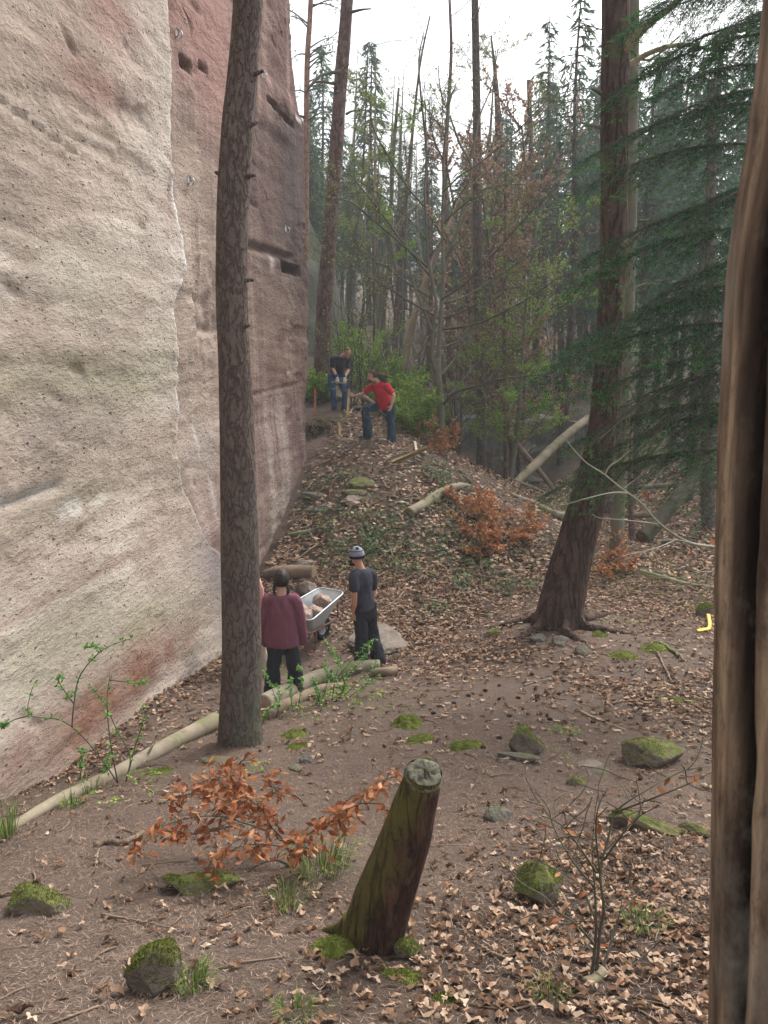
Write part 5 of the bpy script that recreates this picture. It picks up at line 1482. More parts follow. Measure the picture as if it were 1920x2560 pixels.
# ------------------------------------------------------------------ logs, stump, sticks
def log(name, label, rows, mat, seed=0, n=60, sides=18, cat='log', sinkpx=0, on_ground=None, knots=2, lump=.10, cutmat=None, group=None):
    """rows (px, py, width px, Y or None for the ground there)"""
    pts = []
    for px, py, w_, Y in rows:
        p = P(px, py, Y) if Y is not None else G(px, py)
        r = wid(np.array([w_]), p[None])[0]
        if Y is None: p = p + np.array([0, 0, r * .55])
        pts.append([*p, r])
    q = curve(np.array(pts), n)
    t = thing(name, label, cat, q[0, :3], group)
    mb = MB()
    tube(mb, q[:, :3], q[:, 3], sides, warp=bark_warp(seed, .05, lump), cap=True)
    mb.build('trunk', M[mat], t)
    rg = np.random.default_rng(seed + 900)
    for i in range(knots):
        mb = MB()
        k_ = rg.integers(n // 6, n - 4)
        d = rg.normal(0, 1, 3); d[2] = abs(d[2]); d[1] = -abs(d[1])
        stub(mb, q[k_, :3], d, q[k_, 3] * rg.uniform(1.5, 2.6), q[k_, 3] * .28, 4, .3, 7, i)
        mb.build('branch_stub', M[mat], t)
    for e_, k_ in ((0, 1), (-1, -2)):
        mb = MB()
        ax = unit(q[e_, :3] - q[k_, :3]); s_ = unit(np.cross(ax, [0.1, .2, 1])); u_ = np.cross(s_, ax)
        a = np.linspace(0, 6.283, 20, endpoint=False)
        rg2 = 1 + .06 * np.sin(a * 3 + seed)
        ring = q[e_, :3] + ax * .006 + (np.cos(a) * q[e_, 3] * .9 * rg2)[:, None] * s_ + (np.sin(a) * q[e_, 3] * .9 * rg2)[:, None] * u_
        mb.add(np.vstack([ring, q[e_, :3] + ax * .012]), np.stack([np.arange(20), (np.arange(20) + 1) % 20, np.full(20, 20)], 1))
        mb.build('cut_face', M['cut_wood'], t)
    return t
k = NM('cut_wood', .85, .15)
M['cut_wood'] = k.done(k.mix(k.ramp(k.noise(7, None, 5), [(.35, 0.0), (.65, .8)]), (.36, .26, .17), (.17, .115, .075)), k.bump(k.noise(40), .5, .01))
log('fallen_log', 'long pale bark stripped log lying along the bank left of the pine', [(22, 2080, 26, None), (150, 2008, 33, None), (300, 1938, 36, None), (440, 1864, 41, None), (545, 1812, 45, None), (610, 1785, 46, None)], 'log_pale', 621, 80, 20, knots=3)
log('fallen_log', 'mossy log in front of the feet of the woman and the man in the beanie', [(655, 1772, 46, None), (740, 1730, 44, None), (820, 1700, 44, None), (900, 1680, 38, None), (950, 1672, 30, None)], 'log_grey', 622, 60, 18, knots=3)
log('fallen_log', 'thin broken limb lying along the near side of the mossy log', [(660, 1800, 34, None), (740, 1758, 30, None), (800, 1730, 24, None), (860, 1716, 14, None)], 'log_brown', 623, 40, 12, knots=2)
log('bark_slab', 'curved brown piece of bark at the right end of the mossy log', [(930, 1690, 22, None), (960, 1688, 26, None), (990, 1684, 24, None)], 'log_brown', 624, 20, 12, 'bark', knots=0)
log('fallen_log', 'pale barkless log with a dark broken end lying on the mound slope', [(1022, 1288, 26, None), (1060, 1268, 26, None), (1100, 1240, 24, None), (1140, 1222, 20, None), (1165, 1218, 13, None), (1185, 1222, 8, None)], 'log_pale', 625, 50, 14, knots=2)
log('fallen_log', 'short brown log laid across as a step behind the woman', [(662, 1440, 20, None), (700, 1440, 34, None), (745, 1440, 36, None), (785, 1440, 34, None)], 'log_brown', 626, 30, 14, knots=0)
log('fallen_branch', 'bleached branch lying in the leaves just below the wall end', [(722, 1342, 12, None), (750, 1338, 14, None), (785, 1328, 10, None), (815, 1318, 6, None)], 'log_grey', 627, 30, 10, 'branch', knots=1)
log('fallen_log', 'thick pale log slanting up over the grey rock face', [(1270, 1225, 19, 24.0), (1330, 1170, 23, 25.0), (1370, 1130, 23, 25.8), (1420, 1085, 21, 26.6), (1470, 1045, 18, 27.6)], 'log_pale', 628, 50, 14, knots=2)
log('fallen_log', 'brown log slanting down to the right across the pale slanting log', [(1160, 985, 14, 27.0), (1222, 1038, 20, 26.4), (1270, 1085, 18, 26.0), (1325, 1150, 14, 25.3), (1370, 1205, 12, 24.8), (1400, 1250, 9, 24.4)], 'log_brown', 629, 50, 12, knots=3)
log('fallen_log', 'thin mossy log running down to the right in front of the grey rock face', [(1265, 1192, 9, 23.6), (1330, 1220, 10, 23.6), (1400, 1252, 9, 23.6)], 'log_grey', 630, 30, 10, knots=1)
log('fallen_log', 'low log beyond the mound crest pointing at the leaning pine', [(1275, 1240, 12, None), (1340, 1265, 15, None), (1380, 1290, 22, None), (1420, 1302, 26, None)], 'log_grey', 631, 40, 12, knots=1)
log('fallen_log', 'dark mossy log leaning in the hollow toward the dark trunk', [(1605, 1345, 40, 17.5), (1640, 1310, 36, 17.7), (1690, 1250, 33, 18.1), (1730, 1195, 31, 18.6), (1760, 1140, 28, 19)], 'log_moss', 632, 40, 16, knots=1)
log('fallen_log', 'pale log lying flat at the far side of the leafy hollow', [(1600, 1218, 12, 22.5), (1660, 1214, 14, 22.5), (1720, 1212, 14, 22.5), (1760, 1210, 12, 22.5)], 'log_grey', 633, 30, 10, knots=2)
log('fallen_log', 'second flat log in the hollow, just nearer than the pale one', [(1560, 1290, 10, 20.5), (1620, 1286, 16, 20.3), (1700, 1280, 12, 20.2)], 'log_brown', 634, 30, 10, knots=1)
log('fallen_branch', 'long grey branch on the leaves right of the leaning pine', [(1600, 1434, 15, None), (1660, 1450, 15, None), (1720, 1466, 14, None), (1785, 1474, 12, None)], 'log_grey', 635, 40, 10, 'branch', knots=2)
log('fallen_branch', 'mossy fallen trunk across the head of the mound behind the man in black', [(785, 985, 18, 23.2), (820, 990, 20, 23.0), (850, 1000, 20, 22.8)], 'log_grey', 636, 24, 12, 'log', knots=1)
log('fallen_branch', 'brown fallen limb slanting down behind the legs of the man in red', [(905, 990, 12, 21.6), (935, 1012, 14, 21.4), (970, 1045, 12, 21.2), (1005, 1085, 12, 21), (1018, 1105, 8, 20.8)], 'log_brown', 637, 30, 10, 'branch', knots=1)
log('dead_pole', 'thin grey pole lying across the slope at the feet of the man in red', [(925, 1128, 6, None), (975, 1132, 7, None), (1040, 1134, 6, None)], 'log_grey', 638, 24, 8, 'branch', knots=0)
def stick(label, rows, w_, mat='stick', name='stick', tp=.5, lift=.01, seed=0):
    q = curve(np.array([G(a, b) + (0, 0, lift + w_ * .5) for a, b in rows]), 24)
    rg = np.random.default_rng(seed)
    q = q + rg.normal(0, w_ * .25, q.shape)
    mb = MB()
    tube(mb, q, np.linspace(w_, w_ * tp, 24), 7, warp=bark_warp(seed, .1, .15))
    return tag(mb.build(name, M[mat], org=q[0]), label, 'stick', 'sticks lying on the ground')
stick('yellowish crooked stick touching the mossy boulder on the path', [(1452, 1782), (1480, 1796), (1520, 1812), (1562, 1828)], .015, 'dead_wood', seed=1)
stick('straight thin stick lying on the needles at the lower left', [(255, 2292), (330, 2305), (425, 2325)], .007, seed=2)
stick('short stick beside the moss capped wood block', [(300, 2490), (318, 2440), (330, 2400)], .006, seed=3)
stick('thick curved root piece lying on the bare soil at the left', [(238, 2120), (270, 2110), (310, 2112), (345, 2095), (365, 2085)], .022, 'log_brown', 'root_piece', .7, seed=4)
stick('small pale twig crossing the end of the curved root piece', [(240, 2165), (247, 2130), (250, 2128)], .010, 'log_pale', seed=5)
stick('flat pale stick behind the copper leaved sapling', [(400, 2012), (440, 1995), (480, 1988)], .018, 'log_grey', seed=6)
stick('dark straight stick on the soil below the leaning pine', [(1580, 1690), (1600, 1672), (1622, 1652)], .014, 'twig', seed=7)
stick('pale thin stick in the leaves left of the path', [(1310, 1715), (1350, 1705), (1385, 1695)], .010, 'log_grey', seed=8)
stick('long thin stick on the path centre', [(1225, 1945), (1250, 1940), (1285, 1938)], .008, seed=9)
stick('dark curved root emerging by the leaning pine and running left', [(1285, 1600), (1330, 1588), (1375, 1572), (1400, 1568)], .022, 'pine_bark_red', 'root', seed=10)
stick('dark arched root on the soil in front of the leaning pine', [(1370, 1578), (1395, 1576), (1418, 1592), (1440, 1600)], .03, 'pine_bark_red', 'root', seed=11)
stick('mossy root ridge running down to the right near the wooden post', [(1650, 1612), (1680, 1630), (1710, 1655)], .03, 'log_grey', 'root', seed=12)
stick('pale root running down from the bright moss strip', [(1625, 1610), (1645, 1640), (1660, 1670), (1680, 1710)], .02, 'log_brown', 'root', seed=13)
stick('bleached sawn stick end by the wooden post', [(1758, 1970), (1785, 1980)], .024, 'dead_wood', seed=14)
stick('dry twig lying in the leaves low on the right', [(1205, 2375), (1235, 2392), (1260, 2400)], .010, 'stick', seed=15)
stick('thin yellow stick on the mound below the little stone steps', [(862, 1308), (872, 1318), (884, 1325)], .02, 'dead_wood', seed=16)
stick('long stick lying at the left edge of the picture', [(2, 2243), (30, 2236), (62, 2222)], .010, seed=17)

# the standing stump
sb_ = G(890, 2400)
stump = thing('stump', 'leaning barkless stump with green algae and a grey cut top', 'stump', sb_)
rows = [(917, 2375, 150, 3.56), (932, 2330, 150, 3.55), (961, 2240, 147, 3.53), (990, 2165, 138, 3.50), (1018, 2085, 125, 3.46), (1036, 2020, 112, 3.43), (1052, 1965, 99, 3.40), (1060, 1930, 93, 3.38)]
pts = [[*P(a, b, y), w_] for a, b, w_, y in rows]
q = curve(np.array(pts), 90)
rad = wid(q[:, 3], q[:, :3])
ext = q[:1, :3] + unit(q[0, :3] - q[4, :3]) * np.linspace(.22, .02, 8)[:, None]
pts = np.vstack([ext, q[:, :3]]); rad = np.concatenate([np.linspace(rad[0] * 1.18, rad[0] * 1.02, 8), rad])
k = NM('stump_wood', .9, .15)
fib = k.noise(16, k.obj((1.3, 1.3, .16)), 6, .7)
cr = k.ramp(k.math('ABSOLUTE', k.math('SUBTRACT', k.noise(9, k.obj((1.2, 1.2, .12)), 3), .5)), [(0.0, 0.35), (.035, 1.0)])
c = k.ramp(fib, [(.3, (.045, .022, .016)), (.5, (.095, .048, .034)), (.7, (.18, .10, .066))])
spx = k.t.nodes.new('ShaderNodeSeparateXYZ'); k.t.links.new(k.tc.outputs['Object'], spx.inputs[0])
# algae on the weather side (the stump's left), bare red wood on the other
side_ = k.math('SUBTRACT', k.math('MULTIPLY', spx.outputs['Z'], .36), spx.outputs['X'])
alg = k.math('ADD', k.math('MULTIPLY', side_, 3.0), k.math('MULTIPLY', k.noise(5, k.obj((1, 1, .6)), 6, .7), 1.7))
c = k.mix(k.ramp(alg, [(.62, 0.0), (1.0, .95)]), c, k.mix(k.noise(8), (.09, .075, .02), (.17, .15, .042)))
rot_ = k.ramp(k.noise(6.5, k.obj((1, 1, .7)), 5, .6), [(.64, 0.0), (.72, .8)])
c = k.mix(k.ramp(k.noise(28, k.obj((1, 1, .4)), 5, .75), [(.36, .8), (.5, 0.0)]), c, (.03, .024, .016))
c = k.mix(rot_, c, (.02, .017, .012))
c = k.mix(cr, (.03, .018, .013), c)
n = k.bump(fib, .9, .05); n = k.bump(k.noise(60, k.obj((1, 1, .5)), 5, .7), .7, .012, n); n = k.bump(cr, .8, .015, n); n = k.bump(k.math('SUBTRACT', 1.0, rot_), .8, .02, n)
M['stump_wood'] = k.done(c, n)
mb = MB()
def sw(a, s, p):
    return 1 + .07 * fbm(np.cos(a) * 1.6, np.sin(a) * 1.6, p[..., 2] * 1.5, 3, 641) + .06 * fbm(np.cos(a) * 5, np.sin(a) * 5, p[..., 2] * 2.2, 4, 642) + .12 * np.exp(-(s / 16) ** 2) * np.maximum(np.cos(a * 3 + 1), 0)
tube(mb, pts, rad, 72, warp=sw, cap=False)
mb.build('trunk', M['stump_wood'], stump)
ax = unit(pts[-1] - pts[-4]); tilt = unit(ax * .8 + np.array([0, -.15, .7]))
s_ = unit(np.cross(tilt, [0, 1, .2])); u_ = np.cross(tilt, s_)
mb = MB()
rr_ = np.linspace(0, 1, 9); a = np.linspace(0, 6.283, 48, endpoint=False)
RR, AA = np.meshgrid(rr_, a, indexing='ij')
rim = rad[-1] * 1.06 * (1 + .05 * fbm(np.cos(AA) * 2, np.sin(AA) * 2, 0 * AA, 3, 646))
hgt = .012 * fbm(RR * np.cos(AA) * 4, RR * np.sin(AA) * 4, 0, 4, 643) - .03 * np.clip((RR - .8) / .2, 0, 1) ** 2 + .012 * fbm(np.cos(AA) * 5, np.sin(AA) * 5, RR * 3, 3, 644) + .018 * np.where((np.cos(AA - 2.2) * RR) > .25, -1, 0)
v = pts[-1] + tilt * .012 + (RR * np.cos(AA) * rim)[..., None] * s_ + (RR * np.sin(AA) * rim)[..., None] * u_ + hgt[..., None] * tilt
i = np.arange(8)[:, None] * 48 + np.arange(48)[None]; j = np.arange(8)[:, None] * 48 + (np.arange(48)[None] + 1) % 48
mb.add(v.reshape(-1, 3), np.stack([i, i + 48, j + 48, j], -1).reshape(-1, 4))
k = NM('stump_top', .9, .15)
c = k.mix(k.ramp(k.noise(11, None, 5), [(.4, 0.0), (.6, 1.0)]), (.075, .072, .05), (.145, .138, .10))
c = k.mix(k.ramp(k.math('ABSOLUTE', k.math('SUBTRACT', k.noise(14, None, 3), .5)), [(.0, .9), (.025, 0.0)]), c, (.04, .035, .028))
M['stump_top'] = k.done(c, k.bump(k.noise(30, None, 5), .6, .01))
mb.build('cut_face', M['stump_top'], stump)
for i, (px, py, x2, y2) in enumerate([(880, 2300, 830, 2350), (885, 2360, 872, 2420), (960, 2385, 985, 2440), (905, 2290, 800, 2320)]):
    mb = MB()
    p0 = P(px, py, 3.55); p1 = G(x2, y2) + (0, 0, .0)
    tube(mb, curve([p0, (p0 + p1) / 2 + (0, 0, -.03), p1 - (0, 0, .02)], 12), np.linspace(.05, .015, 12), 10, warp=bark_warp(i, .06, .1))
    mb.build('root', M['stump_wood'], stump)

# the wooden post at the picture's right edge
Yp = .92
rows = [(2560, 1768), (2200, 1774), (1800, 1779), (1400, 1786), (1000, 1800), (700, 1813), (520, 1834), (420, 1851), (300, 1868), (100, 1893), (0, 1901), (-200, 1920)]
cen, rr_ = [], []
for py, px in rows:
    r = .105 if py > 600 else .105 - .012 * (600 - py) / 600
    p = P(px, py, Yp)
    cen.append(p + np.array([r * 1.0 + .009, 0, 0])); rr_.append(r)
cen = np.array(cen)
low = np.array([cen[0] + (cen[0] - cen[1]) / (cen[0] - cen[1])[2] * (z - cen[0][2]) for z in (float(gz(cen[0][0], Yp)) - .2, cen[0][2] - .8, cen[0][2] - .3)])
q = curve(np.hstack([np.vstack([low, cen]), np.array([.115, .112, .108] + rr_)[:, None]]), 320)
post = thing('wooden_post', 'close weathered wooden post with a long black crack', 'post', q[0, :3])
mb = MB()
SD = 120
av = np.linspace(0, 2 * math.pi, SD, endpoint=False)
def grooves(a, s, p):
    ang = a
    z = p[..., 2]
    cr_c = -1.2 + .10 * fbm(z * 1.5, 0 * z, 0, 3, 651) + .05 * fbm(z * 7, 0 * z, 0, 3, 652)
    d = np.angle(np.exp(1j * (ang - PHI - cr_c)))
    wdt = .085 + .05 * fbm(z * 3, 0 * z, 0, 3, 653)
    return d, wdt
PHI = 0.0
def pw(a, s, p):
    d, w_ = grooves(a, s, p)
    return 1 - .22 * np.exp(-(d / w_) ** 2) + .03 * fbm(np.cos(a) * 3, np.sin(a) * 3, p[..., 2] * .8, 4, 654) + .03 * fbm(np.cos(a) * 7, np.sin(a) * 7, p[..., 2] * 5, 4, 655) + .05 * np.maximum(fbm(np.cos(a) * 2, np.sin(a) * 2, p[..., 2] * 2.5, 3, 659), 0)
hint = np.array([0, -1.0, 0])            # angle 0 looks back to the camera side
tube(mb, q[:, :3], q[:, 3], SD, hint=hint, warp=pw, cap=False)
d, w_ = grooves(np.broadcast_to(av, (320, SD)), None, np.broadcast_to(q[:, None, :3], (320, SD, 3)))
zz_p = np.broadcast_to(q[:, None, 2], (320, SD)); AA = np.broadcast_to(av, (320, SD))
f1 = fbm(np.cos(AA) * 9, np.sin(AA) * 9, zz_p * 3, 5, 656); f2 = fbm(np.cos(AA) * 2.5, np.sin(AA) * 2.5, zz_p * 2.2, 3, 657)
C = lerp(np.broadcast_to(np.array([.16, .105, .07]), AA.shape + (3,)), np.array([.40, .29, .19]), sstep(-.4, .5, f1))
C = lerp(C, np.array([.075, .05, .037]), .85 * sstep(.05, .3, f2 + .4 * fbm(AA * 5, zz_p * 6, 0, 4, 661)))
C = lerp(C, np.array([.010, .008, .007]), np.exp(-(d / (w_ * 1.1)) ** 4))
mb.a = [C.reshape(-1, 3)]
k = NM('post_wood', .8, .2)
fib = k.noise(110, k.obj((1, 1, .10)), 6, .7)
pat = k.noise(20, k.obj((1, 1, .4)), 6, .75)
c = k.mix(1.0, k.attr(), k.ramp(fib, [(.3, .6), (.7, 1.35)]), 'MULTIPLY')
c = k.mix(k.ramp(pat, [(.34, .85), (.5, 0.0)]), c, (.05, .034, .025))
c = k.mix(k.ramp(k.noise(9, k.obj((1, 1, .5)), 5, .7), [(.52, 0.0), (.68, .6)]), c, (.30, .27, .22))
M['post_wood'] = k.done(c, k.bump(pat, .8, .012, k.bump(fib, .6, .006)))
mb.build('shaft', M['post_wood'], post)
# ------------------------------------------------------------------ people
def plain(name, col, rough=.85, sc=60, var=.25, bstr=.3, spec=.15, dist=.004):
    k = NM(name, rough, spec)
    nz = k.noise(sc, None, 4)
    c = k.mix(nz, tuple(x * (1 - var) for x in col), tuple(min(1, x * (1 + var)) for x in col))
    return k.done(c, k.bump(nz, bstr, dist))
M['skin'] = plain('skin', (.50, .29, .21), .55, 30, .12, .1, .3)
M['skin_tan'] = plain('skin_tan', (.46, .24, .165), .55, 30, .12, .1, .3)
M['knit_plum'] = plain('knit_plum', (.17, .062, .09), .95, 90, .35, .8, .05, .006)
M['cloth_black'] = plain('cloth_black', (.022, .022, .028), .9, 50, .25)
M['cloth_trouser'] = plain('cloth_trouser', (.022, .023, .03), .92, 40, .3)
M['cloth_grey'] = plain('cloth_grey', (.040, .040, .054), .9, 50, .2)
M['cloth_red'] = plain('cloth_red', (.50, .018, .035), .85, 40, .15)
M['cloth_beige'] = plain('cloth_beige', (.42, .35, .27), .9, 30, .15)
M['cloth_pink'] = plain('cloth_pink', (.55, .27, .24), .9, 40, .12)
M['denim_blue'] = plain('denim_blue', (.045, .09, .19), .9, 18, .45)
M['denim_dark'] = plain('denim_dark', (.03, .055, .08), .9, 18, .4)
M['hair_dark'] = plain('hair_dark', (.022, .014, .010), .6, 80, .4, .8, .3)
M['hair_brown'] = plain('hair_brown', (.06, .038, .026), .8, 60, .5, .8, .2)
M['hair_short'] = plain('hair_short', (.16, .10, .075), .8, 90, .3, .5, .2)
M['shoe'] = plain('shoe', (.025, .02, .018), .7, 40, .3)
M['glove'] = plain('glove', (.55, .53, .48), .9, 40, .15)
M['glove_blue'] = plain('glove_blue', (.03, .045, .12), .85, 40, .2)
M['eye'] = plain('eye', (.02, .015, .012), .3, 40, .1, 0, .5)
M['beanie_grey'] = plain('beanie_grey', (.25, .27, .31), .95, 120, .3, .8, .05)
M['beanie_navy'] = plain('beanie_navy', (.02, .022, .045), .95, 120, .3, .6, .05)

def fuse(mb, name, mat, parent, voxel=.007, smooth=4, ratio=.35, folds=0.0, seed=0, fs=7.0, sag=2.0):
    """melts overlapping closed pieces into one continuous surface"""
    org = ORG[parent.name]
    me = mb.mesh(name, None, True, org)
    tmp = bpy.data.objects.new('tmp', me)
    COL.objects.link(tmp)
    m = tmp.modifiers.new('r', 'REMESH'); m.mode = 'VOXEL'; m.voxel_size = voxel; m.use_smooth_shade = True
    m = tmp.modifiers.new('s', 'SMOOTH'); m.iterations = smooth; m.factor = .5
    if ratio < 1:
        m = tmp.modifiers.new('d', 'DECIMATE'); m.ratio = ratio
    dg = bpy.context.evaluated_depsgraph_get()
    me2 = bpy.data.meshes.new_from_object(tmp.evaluated_get(dg))
    bpy.data.objects.remove(tmp); bpy.data.meshes.remove(me)
    me2.name = name
    n = len(me2.vertices)
    if folds and n:
        co = np.empty(n * 3, np.float32); me2.vertices.foreach_get('co', co); co = co.reshape(-1, 3).astype(float)
        no = np.empty(n * 3, np.float32); me2.vertices.foreach_get('normal', no); no = no.reshape(-1, 3)
        f = fbm(co[:, 0] * fs, co[:, 1] * fs, co[:, 2] * fs / sag, 3, seed)
        f = np.maximum(-np.abs(f) * 2 + .6, -.55)
        co = co + no * (f * folds)[:, None]
        me2.vertices.foreach_set('co', co.astype(np.float32).ravel())
    me2.polygons.foreach_set('use_smooth', np.ones(len(me2.polygons), bool))
    me2.materials.clear(); me2.materials.append(M[mat])
    me2.update()
    o = bpy.data.objects.new(name, me2)
    COL.objects.link(o); o.parent = parent
    ORG[o.name] = org
    return o

def limb(mb, pts, rad, hint=None, n=20, sides=14, ends=True):
    pts = np.asarray(pts, float); rad = np.asarray(rad, float)
    if rad.ndim == 1: rad = np.stack([rad, rad], 1)
    d = np.concatenate([[0], np.cumsum(np.linalg.norm(np.diff(pts, axis=0), axis=1))])
    q = curve(pts, n)
    s = np.linspace(0, d[-1], n)
    r = np.stack([np.interp(s, d, rad[:, i]) for i in (0, 1)], 1)
    tube(mb, q, r, sides, hint=hint)
    for e in ((0, -1) if ends else ()):
        ell(mb, q[e], (min(r[e]),) * 3, n=1)

def hand(mb, wrist, d, palm, side, curl=.35, scale=1.0, grip=None):
    """palm and five unequal fingers; d to the fingertips, palm the way the palm faces, side +1 when the thumb lies along +cross(palm, d)"""
    d = unit(d); palm = unit(palm - d * np.dot(palm, d)); s = np.cross(palm, d) * side
    c = wrist + d * .045 * scale
    ell(mb, c, (.020 * scale + .020, .048 * scale, .017), s, d, palm, 2)
    limb(mb, [wrist - d * .01, c + d * .02], [(.026, .019), (.038, .016)], hint=s, n=6, sides=10)
    for i, (off, L) in enumerate([(.030, .074), (.010, .083), (-.011, .077), (-.031, .060)]):
        p = c + d * .036 * scale + s * off
        q = [p - d * .02, p]
        dd = unit(d + s * off * 3.0)
        for j, f in enumerate((.45, .32, .27)):
            a = curl * (.7 + .3 * j) + .06 * i
            dd = unit(dd * math.cos(a) + palm * math.sin(a))
            q.append(q[-1] + dd * L * f * scale)
        limb(mb, q, [.0095, .0095, .0088, .0082, .007], n=9, sides=8)
    p = c - d * .015 * scale + s * .030
    dd = unit(s * .75 + d * .65 + palm * .25)
    q = [c - d * .02, p]
    for f in (.034, .026, .022):
        q.append(q[-1] + dd * f * scale)
        dd = unit(dd + palm * curl * .5 + d * .35 - s * .15)
    limb(mb, q, [.014, .0125, .0105, .0095, .0078], n=9, sides=8)

def build_person(label, J, f, hf, hu, o, group=None):
    """J: joints in the world; f the way the chest faces; hf / hu face direction and top of the head; o: outfit"""
    up = np.array([0, 0, 1.0])
    f = unit(f); hf = unit(hf)
    sh = (J['shl'] + J['shr']) / 2; hp = (J['hpl'] + J['hpr']) / 2
    spine = unit(J['neck'] - hp)
    r = unit(J['shr'] - J['shl'])
    rh = unit(J['hpr'] - J['hpl'])
    hu = unit(np.asarray(hu, float)); hf = unit(hf - hu * hf.dot(hu)); hr = np.cross(hf, hu)
    t = thing('person', label, 'person', (hp[0], hp[1], min(J['anl'][2], J['anr'][2]) - .08), group)
    k_ = o.get('k', 1.0)
    c = J['head']
    fw = unit(np.cross(up, r)); fw = fw if fw.dot(f) > 0 else -fw
    mb = MB()
    # head with face
    ell(mb, c + hu * .02, (.074 * k_, .095 * k_, .098 * k_), hr, hf, hu, 3)
    ell(mb, c + hf * .028 - hu * .055, (.058, .066, .062), hr, hf, hu, 2)
    ell(mb, c + hf * .072 - hu * .098, (.026, .024, .02), hr, hf, hu, 2)
    ell(mb, c + hf * .100 - hu * .022, (.013, .022, .022), hr, hf, hu, 2)
    ell(mb, c + hf * .090 + hu * .004, (.010, .016, .03), hr, hf, hu, 2)
    ell(mb, c + hf * .074 + hu * .022, (.052, .022, .013), hr, hf, hu, 2)
    ell(mb, c + hf * .084 - hu * .060, (.025, .014, .011), hr, hf, hu, 2)
    for s_ in (-1, 1):
        ell(mb, c + hr * s_ * .077 - hf * .008 - hu * .012, (.010, .021, .033), hr + hf * .3 * s_, hf, hu, 2)
        ell(mb, c + hr * s_ * .040 + hf * .062 - hu * .030, (.024, .024, .022), hr, hf, hu, 2)
    limb(mb, [J['neck'] - spine * .05, J['neck'], c - hu * .06 - hf * .012], [.062, .055, .054], n=10)
    # torso and legs under the clothes
    w_ = o.get('w', 1.0)
    T = [hp - spine * .04, hp + spine * .06, hp * .62 + J['neck'] * .38, hp * .35 + J['neck'] * .65, sh * .9 + J['neck'] * .1, J['neck']]
    limb(mb, T, np.array([(.145, .095), (.145, .10), (.125, .088), (.150, .10), (.125, .075), (.05, .05)]) * w_, hint=r, n=24, sides=18)
    for s_, A in (('l', J['shl']), ('r', J['shr'])):
        E, Wr = J['el' + s_], J['wr' + s_]
        ell(mb, A, (.056, .056, .056), n=2)
        limb(mb, [J['neck'] * .5 + A * .5 - spine * .03, A, A * .5 + E * .5, E, E * .65 + Wr * .35, Wr], [.055, .054, .046, .039, .040, .026], n=26)
        if not o.get('gloves'):
            hd, pn, sd, cu = o['hand' + s_]
            hand(mb, Wr, hd, pn, sd, cu)
        H, K, An = J['hp' + s_], J['kn' + s_], J['an' + s_]
        limb(mb, [H + spine * .03, H * .5 + K * .5, K, K * .6 + An * .4, An], [.088, .072, .054, .054, .036], n=26)
        td = unit(o['toe' + s_])
        limb(mb, [An - td * .03 - up * .045, An + td * .06 - up * .05, An + td * .14 - up * .06], [(.036, .03), (.042, .028), (.036, .018)], hint=np.cross(td, up), n=10)
    fuse(mb, 'body', o.get('skin', 'skin'), t, .0065, 3, .4)
    for s_ in (-1, 1):
        m2 = MB(); ell(m2, c + hr * s_ * .030 + hf * .079 + hu * .000, (.013, .009, .008), hr, hf, hu, 2); m2.build('eye', M['eye'], t)
    # shirt
    mb = MB()
    g = o['shirt']
    hem = o.get('hem', .04)
    ex = o.get('loose', 0.0)
    T = [hp - spine * hem, hp + spine * .08, hp * .6 + J['neck'] * .4, hp * .35 + J['neck'] * .65, sh * .85 + J['neck'] * .15, J['neck'] - spine * .012]
    limb(mb, T, np.array([(.172 + ex, .128 + ex), (.165 + ex, .122 + ex), (.150 + ex * .9, .112 + ex * .9), (.170 + ex * .5, .122 + ex * .5), (.140, .092), (.062, .06)]) * w_, hint=r, n=26, sides=20, ends=False)
    for s_, A in (('l', J['shl']), ('r', J['shr'])):
        E, Wr = J['el' + s_], J['wr' + s_]
        sl = o.get('sleeve', .6)
        ell(mb, A + (0, 0, -.005), (.068, .068, .068), n=2)
        if sl <= 1:
            limb(mb, [J['neck'] * .55 + A * .45 - spine * .035, A, A * (1 - sl) + E * sl], [.066, .068, .064 + ex * .3], n=14)
        else:
            limb(mb, [J['neck'] * .55 + A * .45 - spine * .035, A, A * .5 + E * .5, E, E * .5 + Wr * .5, Wr + unit(Wr - E) * .01], [.066, .070, .064 + ex * .2, .058 + ex * .2, .056 + ex * .3, .050 + ex * .35], n=26)
    fuse(mb, o.get('shirtname', 't_shirt'), g, t, .011, 3, .6, o.get('folds', .018), 5)
    # trousers
    mb = MB()
    limb(mb, [hp + spine * .10, hp + spine * .02, hp - spine * .09], np.array([(.150, .112), (.160, .120), (.150, .115)]) * w_, hint=rh, n=10, sides=18)
    fl = o.get('flare', .062)
    for s_ in 'lr':
        H, K, An = J['hp' + s_], J['kn' + s_], J['an' + s_]
        limb(mb, [H + spine * .03, H * .5 + K * .5, K, K * .55 + An * .45, An - unit(An - K) * .0 - up * .03], [.102, .088, .070 + (fl - .062) * .3, .066 + (fl - .062) * .7, fl], n=26)
    fuse(mb, 'trousers', o['trousers'], t, .011, 3, .6, .024, 9, 9, 1.2)
    for s_ in 'lr':
        An = J['an' + s_]; td = unit(o['toe' + s_])
        mb = MB()
        limb(mb, [An - td * .045 - up * .045, An + td * .06 - up * .045, An + td * .17 - up * .058], [(.045, .036), (.050, .036), (.042, .022)], hint=np.cross(td, up), n=12, sides=12)
        limb(mb, [An + up * .02, An - up * .04], [.048, .05], n=5)
        fuse(mb, 'shoe', o.get('shoe', 'shoe'), t, .009, 2, .7)
    return t, dict(c=c, hr=hr, hf=hf, hu=hu, spine=spine, r=r, fw=fw)

